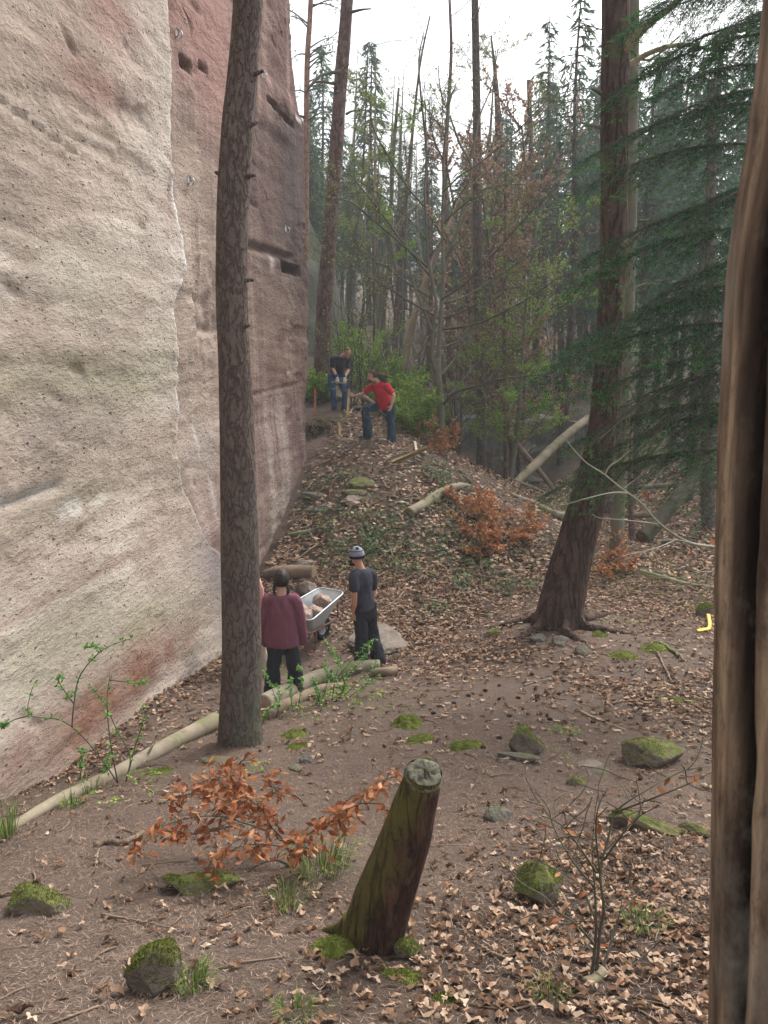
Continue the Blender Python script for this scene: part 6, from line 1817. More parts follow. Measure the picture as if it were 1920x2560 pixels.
def hair_cap(t, H, name, mat, front=.25, low=-.07, thick=.012, lump=.006, seed=0, grow=1.0):
    """hair covering the skull behind a hairline"""
    v, f = ico(4)
    lx, ly, lz = v[:, 0], v[:, 1], v[:, 2]
    keep = (lz > front + .9 * (ly - .1)) & (lz * .1 > low) | ((ly < .05) & (lz * .11 > low)) 
    keep = keep & ~((ly > .30) & (lz < .55))
    fm = keep[f].all(1)
    th = thick + lump * fbm(lx * 5, ly * 5, lz * 2, 3, seed)
    def sh(t_): return H['c'] + H['hu'] * .02 + (v * (np.array([.076, .097, .100]) * grow + t_[:, None])) @ np.array([H['hr'], H['hf'], H['hu']])
    mb = MB()
    a, b = sh(th), sh(np.full(len(v), -.01))
    ff = f[fm]
    e = np.vstack([ff[:, [0, 1]], ff[:, [1, 2]], ff[:, [2, 0]]])
    es = {tuple(x) for x in e.tolist()}
    bd = np.array([x for x in es if (x[1], x[0]) not in es])
    mb.add(np.vstack([a, b]), [np.vstack([ff, ff[:, ::-1] + len(v)]), np.stack([bd[:, 1], bd[:, 0], bd[:, 0] + len(v), bd[:, 1] + len(v)], 1)])
    return mb.build(name, M[mat], t)

def grd(px, Y, dz=.085, dx=0.0):
    x = P(px, 1500, Y)[0] if False else None
    # x on the ground line of that pixel column at distance Y
    d = (px - 960) / FPX
    z = 0.0
    for _ in range(3):
        dep = Y * CP_ - (z - CAM[2]) * SP_
        xx = d * dep
        z = float(gz(xx, Y))
    return np.array([xx, Y, z + dz])

# the woman in the plum jumper, seen from behind
Y = 10.25
J = dict(head=P(703, 1450, Y + .03), neck=P(703, 1486, Y), shl=P(671, 1500, Y), shr=P(737, 1500, Y), ell=P(663, 1553, Y + .02), elr=P(751, 1553, Y + .02), wrl=P(664, 1602, Y + .12), wrr=P(757, 1602, Y + .12),
         hpl=P(688, 1597, Y), hpr=P(722, 1597, Y), knl=P(684, 1668, Y - .02), knr=P(736, 1668, Y + .03), anl=grd(680, Y - .03), anr=grd(741, Y + .08))
woman, H = build_person('person in a plum knitted jumper and dark trousers, seen from behind beside the wheelbarrow', J, (0, 1, 0), (-.05, 1, 0), (0, .08, 1),
                  dict(shirt='knit_plum', shirtname='jumper', hem=.07, loose=.045, sleeve=2, folds=.022, trousers='cloth_trouser', flare=.095, w=.95,
                       handl=((.02, .25, -1), (1, .3, 0), 1, .4), handr=((.0, .3, -1), (-1, .3, 0), -1, .4), toel=(-.1, 1, 0), toer=(.15, 1, 0), k=.97))
hair_cap(woman, H, 'hair', 'hair_dark', .3, -.085, .020, .008, 3, 1.03)
for s_ in (-1, 1):
    mb = MB()
    p0 = H['c'] + H['hr'] * s_ * .072 - H['hf'] * .055 - H['hu'] * .05
    q = curve([p0 + H['hu'] * .05, p0, p0 + H['hr'] * s_ * .014 - (0, 0, .06), p0 + H['hr'] * s_ * .008 + H['hf'] * .01 - (0, 0, .13)], 34)
    tube(mb, q, (.021 - .008 * np.linspace(0, 1, 34)) * (1 + .22 * np.sin(np.arange(34) * 1.5)), 10)
    mb.build('braid', M['hair_dark'], woman)

# the man in the beanie
Y = 11.45
f_b = np.array([-.62, .78, 0]); r_b = np.array([.78, .62, 0])
J = dict(head=P(891, 1390, Y + .03), neck=P(901, 1421, Y), shl=P(884, 1440, Y - .13), shr=P(929, 1436, Y + .13), ell=P(886, 1489, Y - .17), elr=P(932, 1484, Y + .19), wrl=P(885, 1532, Y - .10), wrr=P(924, 1522, Y + .36),
         hpl=P(899, 1519, Y - .05), hpr=P(922, 1517, Y + .06), knl=P(904, 1590, Y - .04), knr=P(932, 1588, Y + .10), anl=grd(902, Y - .06), anr=grd(948, Y - .02))
man, H = build_person('person in a grey and navy beanie, standing by the flat slab', J, f_b, (-.80, .55, .12), (-.10, .02, 1),
                dict(shirt='cloth_grey', hem=.02, sleeve=.62, trousers='cloth_black', flare=.092, skin='skin_tan',
                     handl=((-.05, .05, -1), (.78, .62, 0), 1, .45), handr=((-.4, .4, -.8), (-.7, .1, 0), -1, .5), toel=(-.6, .8, 0), toer=(-.5, .85, 0)))
# beanie: rolled hem, body and bands are sub-parts of one hat
def beanie(t, H):
    c = H['c'] + H['hu'] * .022 - H['hf'] * .010
    A = np.array([H['hr'], H['hf'], H['hu']])
    n, m = 30, 40
    def shell(a0, a1, g, name, mat, parent, part=None):
        th = np.linspace(a0, a1, n)[:, None]; ph = np.linspace(0, 2 * math.pi, m, endpoint=False)[None]
        if part: ph = np.linspace(part[0], part[1], m)[None]
        rr = np.array([.093, .111, .116]) + g
        v = np.stack([np.sin(th) * np.cos(ph) * rr[0], np.sin(th) * np.sin(ph) * rr[1], np.cos(th) * rr[2] + 0 * ph], -1)
        v2 = v * (1 - .010 / .1)
        mb = MB()
        mm = m if not part else m - 1
        i = np.arange(n - 1)[:, None] * m + np.arange(mm)[None]; j = np.arange(n - 1)[:, None] * m + (np.arange(mm)[None] + 1) % m
        fc = np.stack([i, i + m, j + m, j], -1).reshape(-1, 4)
        mb.add(c + v.reshape(-1, 3) @ A, fc); mb.add(c + v2.reshape(-1, 3) @ A, fc[:, ::-1])
        return mb.build(name, M[mat], parent)
    b = shell(.02, 1.98, .000, 'beanie', 'beanie_grey', t)
    shell(1.62, 1.97, .006, 'rolled_hem', 'beanie_navy', b)
    shell(1.02, 1.10, .0018, 'stripe', 'beanie_navy', b)
    for p_ in range(4):
        a = p_ * math.pi / 2 + 3.6
        shell(.35, .78, .002, 'patch', 'beanie_navy', b, (a, a + .75))
beanie(man, H)
mb = MB()
rg = np.random.default_rng(5)
for i in range(30):                                             # beard
    p0 = H['c'] + H['hf'] * rg.uniform(.03, .085) - H['hu'] * rg.uniform(.05, .12) + H['hr'] * rg.uniform(-.05, .05)
    ell(mb, p0, (.02, .02, .026), n=1)
fuse(mb, 'beard', 'hair_dark', man, .008, 2, .6)

# the man in black with the sledgehammer
Y = 21.9
J = dict(head=P(868, 881, Y - .16), neck=P(855, 890, Y - .06), shr=P(833, 897, Y - .06), shl=P(874, 901, Y + .02), elr=P(833, 922, Y - .12), ell=P(871, 925, Y - .10), wrr=P(843, 944, Y - .36), wrl=P(861, 945, Y - .34),
         hpr=P(829, 943, Y + .06), hpl=P(848, 945, Y + .12), knr=P(832, 975, Y - .10), knl=P(864, 976, Y - .06), anr=grd(836, Y + .0), anl=grd(862, Y - .02))
man2, H = build_person('balding person in black tee and blue jeans holding a sledgehammer', J, (.35, -.93, -.1), (.42, -.62, -.62), (.25, -.42, .86),
                 dict(shirt='cloth_black', hem=.03, sleeve=.7, trousers='denim_blue', flare=.075, gloves=True, toer=(.1, -1, 0), toel=(.6, -.8, 0)))
v_, f__ = ico(3)
hair_cap(man2, H, 'hair', 'hair_short', .45, -.06, .004, .001, 8, 1.0)
hndl = unit(P(873, 953, Y - .40) - P(838, 949, Y - .42))
for s_, sd, nm2, mt_ in (('r', 1, 'glove', 'glove'), ('l', -1, 'glove', 'glove')):
    mb = MB()
    Wr = J['wr' + s_]
    d_ = unit(np.array([.15, -.5, -.85]))
    hand(mb, Wr + d_ * .01, d_, np.cross(hndl, d_) if np.cross(hndl, d_)[2] < 0 else -np.cross(hndl, d_), sd, 1.0, 1.05)
    limb(mb, [Wr - d_ * .05, Wr + d_ * .03], [.037, .036], n=6)
    g_ = fuse(mb, 'glove', mt_, man2, .007, 2, .6)
    mb = MB()
    limb(mb, [Wr - d_ * .06, Wr - d_ * .02], [.041, .041], n=5); mb.build('glove_cuff', M['glove_blue'], g_)
# a torn knee showing skin
mb = MB(); ell(mb, J['knr'] + np.array([.01, -.068, .03]), (.030, .012, .022), n=2); mb.build('knee_tear', M['skin'], man2)

# the man in the red tee
Y = 19.25
J = dict(head=P(931, 940, Y - .10), neck=P(944, 957, Y - .03), shr=P(930, 966, Y + .06), shl=P(968, 966, Y - .12), elr=P(906, 985, Y + .16), ell=P(984, 989, Y - .22), wrr=P(884, 991, Y + .30), wrl=P(979, 1013, Y - .26),
         hpr=P(954, 1013, Y + .10), hpl=P(976, 1014, Y - .02), knr=P(914, 1024, Y + .02), knl=P(977, 1060, Y - .06), anr=grd(920, Y + .12), anl=grd(979, Y - .05))
man3, H = build_person('person with long dreadlocks in a red tee and jeans, bracing the stake on the slope', J, (-.75, -.62, -.1), (-.95, -.18, -.12), (-.18, 0, 1),
                 dict(shirt='cloth_red', hem=.05, loose=.012, sleeve=.62, trousers='denim_dark', flare=.10, skin='skin',
                      handr=((-.85, .15, .25), (-.2, .9, 0), 1, .5), handl=((-.35, -.1, -.9), (-.6, .6, 0), 1, .35), toer=(-.95, -.1, 0), toel=(-.8, -.5, -.1)))
hair_cap(man3, H, 'hair', 'hair_brown', .2, -.06, .018, .010, 12, 1.02)
rg = np.random.default_rng(15)
for i in range(26):
    a = rg.uniform(-1, 1); hgt = rg.uniform(-.03, .09)
    p0 = H['c'] + H['hr'] * a * .07 + H['hf'] * rg.uniform(-.08, .03) + H['hu'] * (hgt + .03)
    tie = H['c'] - H['hf'] * .13 - H['hu'] * .01 + rg.normal(0, .018, 3)
    e_ = tie - H['hf'] * rg.uniform(.08, .20) - np.array([0, 0, rg.uniform(.08, .24)]) + rg.normal(0, .03, 3)
    mb = MB()
    q = curve([p0, (p0 + tie) / 2 - H['hf'] * .01, tie, (tie + e_) / 2 + (0, 0, .02), e_], 20)
    tube(mb, q, np.linspace(.011, .007, 20) * (1 + .2 * np.sin(np.arange(20) * 1.7)), 6)
    mb.build('dreadlock', M['hair_brown'], man3)
mb = MB()
rg = np.random.default_rng(16)
for i in range(22):
    p0 = H['c'] + H['hf'] * rg.uniform(.05, .085) - H['hu'] * rg.uniform(.07, .11) + H['hr'] * rg.uniform(-.045, .045)
    ell(mb, p0, (.014, .014, .018), n=1)
mb2 = fuse(mb, 'beard', 'hair_brown', man3, .007, 2, .6)
mb = MB()
q = H['c'] - H['hu'] * .165 + H['hf'] * .02
a = np.linspace(0, 6.283, 25)
tube(mb, q + np.cos(a)[:, None] * H['hr'] * .075 + np.sin(a)[:, None] * (H['hf'] * .075 - H['hu'] * .03), .005, 6, cap=False)
mb.build('neck_cord', M['hair_dark'], man3)

# the person hidden by the pine, holding the barrow
Y = 11.05
hd_ = unit(np.array([.57, .82, 0]))
J = dict(head=P(628, 1408, Y + .05), neck=P(625, 1440, Y), shl=P(598, 1458, Y + .10), shr=P(640, 1458, Y - .10), ell=P(612, 1508, Y + .22), elr=P(652, 1510, Y - .02), wrl=P(640, 1550, Y + .42), wrr=P(668, 1556, Y + .14),
         hpl=P(612, 1552, Y + .05), hpr=P(636, 1552, Y - .06), knl=P(618, 1620, Y + .18), knr=P(650, 1620, Y + .02), anl=grd(606, Y - .05), anr=grd(657, Y + .06))
man4, H = build_person('person mostly hidden by the pine trunk, pink sleeve and loose beige trousers showing', J, hd_, hd_, (.02, .05, 1),
                 dict(shirt='cloth_pink', shirtname='shirt', hem=.06, loose=.02, sleeve=2, trousers='cloth_beige', flare=.10,
                      handl=((.57, .7, -.5), (.6, -.6, 0), -1, 1.0), handr=((.57, .7, -.5), (-.6, .6, 0), -1, 1.0), toel=hd_, toer=hd_))
hair_cap(man4, H, 'hair', 'hair_brown', .3, -.08, .014, .006, 21, 1.02)

# ------------------------------------------------------------------ the wheelbarrow and its load
k = NM('galvanised', .45, .5); k.b.inputs['Metallic'].default_value = .35
nz = k.noise(5, None, 5)
M['galvanised'] = k.done(k.ramp(nz, [(.3, (.34, .37, .38)), (.7, (.50, .53, .54))]), k.bump(k.noise(30), .15, .004))
M['barrow_frame'] = plain('barrow_frame', (.13, .06, .045), .6, 25, .35, .2, .3)
M['rubber'] = plain('rubber', (.018, .018, .018), .85, 40, .2)
M['rim'] = plain('rim', (.36, .38, .40), .45, 30, .15, .1, .5)
bw = grd(805, 12.5, 0.0)
bf = unit(np.array([.52, .86, 0])); brt = np.array([bf[1], -bf[0], 0]); bu = np.array([0, 0, 1.0])
bar = thing('wheelbarrow', 'galvanised wheelbarrow with a brown frame, loaded with rocks', 'wheelbarrow', bw)
def L3(a, b, c): return bw + bf * a + brt * b + bu * c
RW = .195
def ringtube(mb, c, R_, r, ax1, ax2, n=40, sides=12, sq=1.0):
    a = np.linspace(0, 2 * math.pi, n + 1)
    q = c + np.cos(a)[:, None] * ax1 * R_ + np.sin(a)[:, None] * ax2 * R_
    tube(mb, q, np.full(n + 1, r), sides, cap=False)
whl = MB()
ell(whl, L3(0, 0, RW), (.035, .035, .05), bf, bu, brt, 2)
wheel = whl.build('wheel', M['rim'], bar)
mb = MB(); ringtube(mb, L3(0, 0, RW), RW - .045, .047, bf, bu); mb.build('tyre', M['rubber'], wheel)
mb = MB()
a = np.linspace(0, 2 * math.pi, 41)[:-1]
for rr0, rr1, w0, w1 in ((.02, .10, .028, .012), (.10, .125, .012, .034)):
    for sg in (-1, 1):
        v = np.concatenate([[L3(math.cos(x) * rr0, sg * w0, RW + math.sin(x) * rr0) for x in a], [L3(math.cos(x) * rr1, sg * w1, RW + math.sin(x) * rr1) for x in a]])
        i = np.arange(40)
        mb.add(v, np.stack([i, (i + 1) % 40, (i + 1) % 40 + 40, i + 40], 1))
mb.build('rim', M['rim'], wheel)
# tray: four flaring walls with a rolled edge
tray = MB()
top = [(.28, .23, .70), (.28, -.23, .70), (-.72, -.33, .56), (-.72, .33, .56)]
botm = [(-.08, .16, .36), (-.08, -.16, .36), (-.56, -.22, .33), (-.56, .22, .33)]
def loop(c4, n=16, rad=.10):
    q = np.array([L3(*c) for c in c4]); out = []
    for i in range(4):
        p, a_, b_ = q[i], q[i - 1], q[(i + 1) % 4]
        da, db = unit(a_ - p) * rad, unit(b_ - p) * rad
        for t_ in np.linspace(0, 1, n // 2):
            out.append((1 - t_) ** 2 * (p + da) + 2 * t_ * (1 - t_) * p + t_ ** 2 * (p + db))
    return np.array(out)
lt, lb = loop(top), loop(botm, 16, .08)
N_ = len(lt)
rows = [lb * (1 - t_) + lt * t_ for t_ in np.linspace(0, 1, 8)]
cen_b = lb.mean(0)
i = np.arange(N_)
def skin_rows(rows, cen_, flip):
    V = np.vstack(rows + [cen_[None]])
    F = [np.stack([i + k_ * N_, (i + 1) % N_ + k_ * N_, (i + 1) % N_ + (k_ + 1) * N_, i + (k_ + 1) * N_], 1) for k_ in range(len(rows) - 1)]
    T_ = np.stack([(i + 1) % N_, i, np.full(N_, len(V) - 1)], 1)
    if flip: F = [x[:, ::-1] for x in F]; T_ = T_[:, ::-1]
    tray.add(V, F + [T_])
skin_rows(rows, cen_b, False)
ctr = (lt.mean(0) + lb.mean(0)) / 2
skin_rows([q + (ctr - q) * .012 + bu * .003 for q in rows], cen_b + bu * .006, True)
tr = tray.build('tray', M['galvanised'], bar)
mb = MB(); tube(mb, np.vstack([lt, lt[:1]]), .013, 8, cap=False); mb.build('rolled_edge', M['galvanised'], tr)
for s_ in (-1, 1):
    mb = MB(); tube(mb, curve([L3(.30, .13 * s_, .30), L3(0, .12 * s_, .27), L3(-.25, .17 * s_, .31), L3(-.62, .25 * s_, .34), L3(-1.0, .28 * s_, .48), L3(-1.22, .29 * s_, .56)], 30), .017, 10)
    h_ = mb.build('handle', M['barrow_frame'], bar)
    mb = MB(); tube(mb, np.array([L3(-1.10, .285 * s_, .52), L3(-1.25, .29 * s_, .575)]), .022, 10); mb.build('grip', M['rubber'], h_)
    mb = MB(); tube(mb, curve([L3(-.45, .22 * s_, .33), L3(-.50, .24 * s_, .10), L3(-.55, .24 * s_, .015), L3(-.66, .24 * s_, .012), L3(-.74, .25 * s_, .10), L3(-.78, .255 * s_, .40)], 26), .015, 8)
    mb.build('leg', M['barrow_frame'], bar)
    mb = MB(); tube(mb, np.array([L3(.24, .13 * s_, .30), L3(.20, .15 * s_, .55)]), .013, 8); mb.build('tray_brace', M['barrow_frame'], bar)
    mb = MB(); box(mb, L3(0, .085 * s_, .235), (.05, .012, .11), bf, brt, bu); mb.build('axle_bracket', M['barrow_frame'], bar)
mb = MB(); tube(mb, np.array([L3(.30, -.14, .30), L3(.30, .14, .30)]), .017, 10); mb.build('front_bar', M['barrow_frame'], bar)
mb = MB(); tube(mb, np.array([L3(-.55, -.25, .02), L3(-.55, .25, .02)]), .012, 8); mb.build('cross_bar', M['barrow_frame'], bar)
mb = MB(); tube(mb, np.array([L3(0, -.10, RW), L3(0, .10, RW)]), .010, 8); mb.build('axle', M['rim'], wheel)
for i_, (a_, b_, c_, dm, lab) in enumerate([(.02, .00, .60, (.30, .30, .24), 'biggest pinkish rock at the front of the loaded wheelbarrow'), (-.28, .10, .53, (.24, .26, .2), 'round pale rock in the middle of the loaded wheelbarrow'), (-.48, .08, .50, (.2, .22, .24), 'upright white faced rock nearest the handles in the wheelbarrow'),
                                            (-.34, -.15, .54, (.34, .2, .22), 'flat pale rock against the far side of the wheelbarrow tray'), (-.60, -.10, .50, (.16, .2, .18), 'small rock behind the upright one in the wheelbarrow tray'), (-.22, .0, .44, (.3, .28, .2), 'dark rock at the bottom of the wheelbarrow load')]):
    rock('rock', lab, 0, 0, dm, 701 + i_, 'rock_pink' if i_ < 5 else 'rock_plain', i_ * .8, .5, pos=L3(a_, b_, c_), ncut=12)

# ------------------------------------------------------------------ stakes, boards, tools
k = NM('new_wood', .75, .2)
g_ = k.noise(30, k.obj((1, 1, .1)), 4)
M['new_wood'] = k.done(k.ramp(g_, [(.3, (.40, .28, .12)), (.7, (.58, .45, .22))]), k.bump(g_, .3, .003))
M['weathered_wood'] = plain('weathered_wood', (.25, .19, .08), .8, 20, .3)
M['rusty_wood'] = plain('rusty_wood', (.33, .115, .06), .85, 20, .25)
M['fresh_cut'] = plain('fresh_cut', (.66, .56, .38), .75, 20, .12)
M['iron'] = plain('iron', (.035, .033, .035), .55, 20, .3, .2, .4)
def bar_(name, label, a, b, w_, d_, mat, cat, side=(1, 0, 0), point=.0, parent=None):
    a, b = np.asarray(a, float), np.asarray(b, float)
    ax = unit(b - a); s_ = unit(np.asarray(side, float) - ax * np.dot(side, ax)); t_ = np.cross(ax, s_)
    mb = MB()
    box(mb, (a + b) / 2, (w_, d_, np.linalg.norm(b - a)), s_, t_, ax, .1)
    if parent is not None: return mb.build(name, M[mat], parent)
    return tag(mb.build(name, M[mat], org=a), label, cat)
s1 = grd(867, 20.95, -.25); s1t = P(873, 966, 21.35)
bar_('wooden_stake', 'tall yellow green stake being driven in by the sledgehammer', s1, s1t, .058, .05, 'weathered_wood', 'stake')
bar_('wooden_stake', 'free standing yellow stake on the slope below the hammered one', grd(850, 19.75, -.2), P(849, 1058, 19.8), .055, .045, 'new_wood', 'stake')
bar_('wooden_stake', 'short rust red stake beside the end of the wall', grd(787, 21.3, -.15), P(788, 972, 21.3), .062, .05, 'rusty_wood', 'stake')
bar_('wooden_stake', 'dark old stake leaning against the foot of the wall', G(709, 1272) + (0, 0, -.05), P(700, 1215, 17.6), .08, .05, 'log_brown' if False else 'weathered_wood', 'stake')
a_ = G(980, 1163) + (0, 0, .05)
b_ = P(1068, 1119, a_[1] + .45)
bar_('timber_board', 'yellow squared timber lying across the axe handle on the slope', a_, b_, .085, .05, 'new_wood', 'timber', (0, -.5, 1))
axe = thing('axe', 'axe with a pale wooden handle standing head down behind the yellow timber', 'axe', G(1046, 1146))
ah = G(1043, 1142) + (0, .05, .06); at_ = P(1037, 1103, ah[1] + .15)
bar_('handle', None, ah, at_, .045, .035, 'fresh_cut', None, (1, 0, 0), 0, axe)
mb = MB()
v = np.array([(-.05, -.025, -.04), (-.05, .025, -.04), (-.05, .025, .04), (-.05, -.025, .04), (.12, 0, -.07), (.12, 0, .07)])
mb.add(ah + np.array([.04, 0, -.01]) + v @ np.array([(.85, -.2, -.45), (.2, 1, 0), (.45, 0, .9)]), [np.array([(0, 1, 2, 3), (0, 4, 5, 3)[::-1], (1, 4, 5, 2)]), np.array([(0, 1, 4), (3, 5, 2)])])
mb.build('head', M['steel'], axe)
hm = thing('sledgehammer', 'sledgehammer with a heavy dark iron head resting on the stake top', 'hammer', s1t)
hc = s1t + np.array([-.01, -.02, .06])
mb = MB()
box(mb, hc, (.09, .09, .21), (1, 0, 0), (0, 1, 0), unit(np.array([.05, 0, 1])), .3)
mb.build('head', M['iron'], hm)
mb = MB(); tube(mb, np.array([hc + hndl * .05, hc - hndl * .42]), [.018, .020], 10); mb.build('handle', M['weathered_wood'], hm)

# a yellow strap on the leaves by the wooden post
mb = MB()
q = curve([G(1742, 1580) + (0, 0, .02), G(1760, 1578) + (0, 0, .03), G(1772, 1575) + (0, 0, .03), G(1773, 1568) + (0, 0, .08), G(1769, 1560) + (0, 0, .15)], 20)
tube(mb, q, np.stack([np.full(20, .028), np.full(20, .008)], 1), 8)
M['yellow_plastic'] = plain('yellow_plastic', (.72, .46, .02), .5, 20, .05, .1, .4)
tag(mb.build('plastic_strap', M['yellow_plastic'], org=q[0]), 'bent yellow plastic strap on the leaves beside the wooden post', 'strap')

# ------------------------------------------------------------------ saplings close by
def leafmesh(L, w_, name, mat, curl=.25, seed=0):
    rg = np.random.default_rng(seed)
    mb = MB()
    tv, f3, f4 = leaf_template(BEECH)
    x = tv[:, 0]; y = tv[:, 1] * w_
    z = curl * (x - .4) ** 2 * rg.uniform(-1, 1) + .45 * np.abs(y) * rg.uniform(.2, 1.1) + .03 * np.sin(x * 11)
    mb.add(np.stack([x * L, y * L, z * L], 1), [f for f in (f3, f4) if len(f)])
    return mb.mesh(name, M[mat], True)
def leaf_obs(parent, pts, dirs, meshes, rg, name='leaf', sc=(.7, 1.2), droop=.5):
    for p, d in zip(pts, dirs):
        o = bpy.data.objects.new(name, meshes[rg.integers(0, len(meshes))])
        COL.objects.link(o); o.parent = parent
        d = unit(d + np.array([0, 0, -droop]) * rg.uniform(0, 1))
        n = unit(np.array([0, -.25, 1]) + rg.normal(0, .55, 3)); n = unit(n - d * n.dot(d)); s_ = np.cross(n, d)
        o.matrix_local = Matrix(((d[0], s_[0], n[0], p[0] - ORG[parent.name][0]), (d[1], s_[1], n[1], p[1] - ORG[parent.name][1]), (d[2], s_[2], n[2], p[2] - ORG[parent.name][2]), (0, 0, 0, 1))) @ Matrix.Scale(rg.uniform(*sc), 4)

M['copper_small'] = m_leafy('copper_small', [(0, (.17, .05, .02)), (.5, (.30, .10, .038)), (.85, (.42, .18, .075)), (1, (.56, .31, .18))], .3)
LM = [leafmesh(.064, .78, 'leaf', 'copper_leaf', .5, i) for i in range(6)]
bs = G(738, 2165)
bee = thing('beech_sapling', 'small beech sapling with dense coppery dead leaves before the standing stump', 'sapling', bs)
rg = np.random.default_rng(800)
ys = bs[1]
lines = [[(735, 2170, 0), (690, 2150, -.02), (640, 2165, -.05), (605, 2195, -.08)], [(735, 2168, 0), (715, 2110, .0), (680, 2070, .05), (640, 2050, .1), (590, 2020, .1)], [(690, 2085, .04), (620, 2060, -.1), (540, 2040, -.2), (450, 2050, -.25), (375, 2085, -.3), (350, 2125, -.3)],
         [(640, 2050, .1), (600, 1990, .15), (585, 1930, .2), (612, 1895, .2)], [(640, 2050, .1), (560, 2000, .25), (480, 1985, .3), (420, 2000, .3)], [(600, 2000, .1), (560, 1955, .0), (520, 1950, -.05)], [(735, 2168, 0), (745, 2110, -.1), (770, 2085, -.15), (820, 2060, -.15), (870, 2010, -.1), (930, 1975, -.05), (975, 1945, 0)],
         [(720, 2120, 0), (660, 2110, -.25), (590, 2120, -.35), (520, 2165, -.4)], [(715, 2110, 0), (660, 2030, .2), (690, 1975, .3), (665, 1965, .3)], [(820, 2060, -.15), (850, 2040, -.3), (900, 2010, -.35), (960, 2010, -.4)], [(640, 2050, .1), (560, 2070, -.1), (480, 2085, -.1), (400, 2075, 0)], [(680, 2070, .05), (640, 2010, -.1), (560, 2005, -.2)], [(700, 2100, 0), (770, 2110, -.25), (720, 2130, -.3)]]
br_pts, br_dir = [], []
for i, l in enumerate(lines):
    q = curve(np.array([P(a, b, ys + dy) for a, b, dy in l]), 26)
    mb = MB(); tube(mb, q, np.linspace(.011 if i < 2 else .006, .002, 26), 6)
    mb.build('branch', M['twig'], bee)
    w_ = 34 if i not in (0, 1) else (5 if i == 0 else 12)
    mbt = MB()
    for j in range(w_):
        k_ = rg.integers(9 if i not in (1,) else 14, 26)
        d = rvec(1, rg)[0] * [1, .8, .55]; L = rg.uniform(.02, .10)
        e_ = q[k_] + unit(d) * L
        tube(mbt, np.array([q[k_], (q[k_] + e_) / 2 + (0, 0, .004), e_]), [.0022, .0018, .0012], 4)
        br_pts.append(e_); br_dir.append(unit(d) + rg.normal(0, .4, 3))
    tag(mbt.build('twigs', M['twig'], bee), kind='stuff')
ok = rg.permutation(len(br_pts))[:300]
leaf_obs(bee, np.array(br_pts)[ok], np.array(br_dir)[ok], LM, rg, 'leaf', (.75, 1.25), .8)
mb = MB()
ex = np.array(br_pts)[rg.integers(0, len(br_pts), 800)] + rg.normal(0, .025, (800, 3))
quads(mb, ex, rvec(800, rg) * [1, .8, .5] + np.array([0, 0, -.4]), rvec(800, rg) * .7 + np.array([0, -.2, .8]), rg.uniform(.04, .075, 800), .024)
tag(mb.build('small_leaves', M['copper_small'], bee), kind='stuff')

bs = G(1488, 2440)
bar2 = thing('beech_sapling', 'bare many branched sapling with a few copper leaves in the thick leaf litter', 'sapling', bs)
rg = np.random.default_rng(810)
y0 = bs[1]
lines = [[(1478, 2450, 0), (1490, 2330, .02), (1486, 2210, .05), (1480, 2120, .08), (1485, 2075, .1)], [(1490, 2450, 0), (1500, 2330, .0), (1510, 2270, -.02), (1500, 2180, 0), (1520, 2100, .05), (1540, 2030, .1), (1600, 1985, .1), (1700, 1930, .2), (1775, 1915, .2)], [(1500, 2440, 0), (1530, 2350, .1), (1550, 2280, .15), (1556, 2230, .2)], [(1485, 2360, 0), (1440, 2310, -.1), (1390, 2275, -.15), (1360, 2240, -.15), (1300, 2205, -.15), (1255, 2150, -.15)],
         [(1488, 2220, .05), (1430, 2150, .1), (1385, 2070, .2), (1370, 2020, .2), (1340, 1980, .2)], [(1490, 2180, .05), (1450, 2120, -.1), (1400, 2060, -.1), (1330, 2030, -.1)], [(1500, 2180, 0), (1490, 2090, -.05), (1495, 2020, -.1), (1520, 1970, -.1)], [(1500, 2440, 0), (1560, 2425, .05), (1610, 2390, .1), (1650, 2350, .1)], [(1510, 2150, .03), (1560, 2080, -.1), (1600, 2030, -.15), (1590, 1940, -.1)], [(1440, 2310, -.1), (1400, 2300, .1), (1340, 2290, .2)],
         [(1540, 2030, .1), (1620, 2000, -.1), (1720, 1960, -.2), (1790, 1925, -.2)], [(1500, 2330, 0), (1460, 2230, .1), (1420, 2190, .15), (1340, 2150, .2)], [(1550, 2280, .15), (1590, 2240, .2), (1620, 2220, .2)]]
bp, bd_ = [], []
for i, l in enumerate(lines):
    q = curve(np.array([P(a, b, y0 + dy) for a, b, dy in l]), 26)
    mb = MB(); tube(mb, q, np.linspace(.009 if i < 3 else .0055, .0018, 26), 6)
    mb.build('branch', M['twig'], bar2)
    mbt = MB()
    for j in range(6):
        k_ = rg.integers(8, 26)
        twig(mbt, None, q[k_], rvec(1, rg)[0] * [1, .8, .6] + np.array([0, 0, .3]), rg.uniform(.08, .24), .0024, rg, 0, up=.05, sides=4)
        if rg.random() < .42:
            bp.append(q[k_] + rvec(1, rg)[0] * .02); bd_.append(rvec(1, rg)[0])
    tag(mbt.build('twigs', M['twig'], bar2), kind='stuff')
leaf_obs(bar2, np.array(bp), np.array(bd_), LM, rg, 'leaf', (.55, .9), .4)
mb = MB(); q = curve(np.array([P(1462, 2462, y0 - .06), P(1490, 2448, y0 - .03), P(1512, 2425, y0)]), 12); tube(mb, q, np.linspace(.03, .022, 12), 8); mb.build('root_stock', M['log_pale'], bar2)

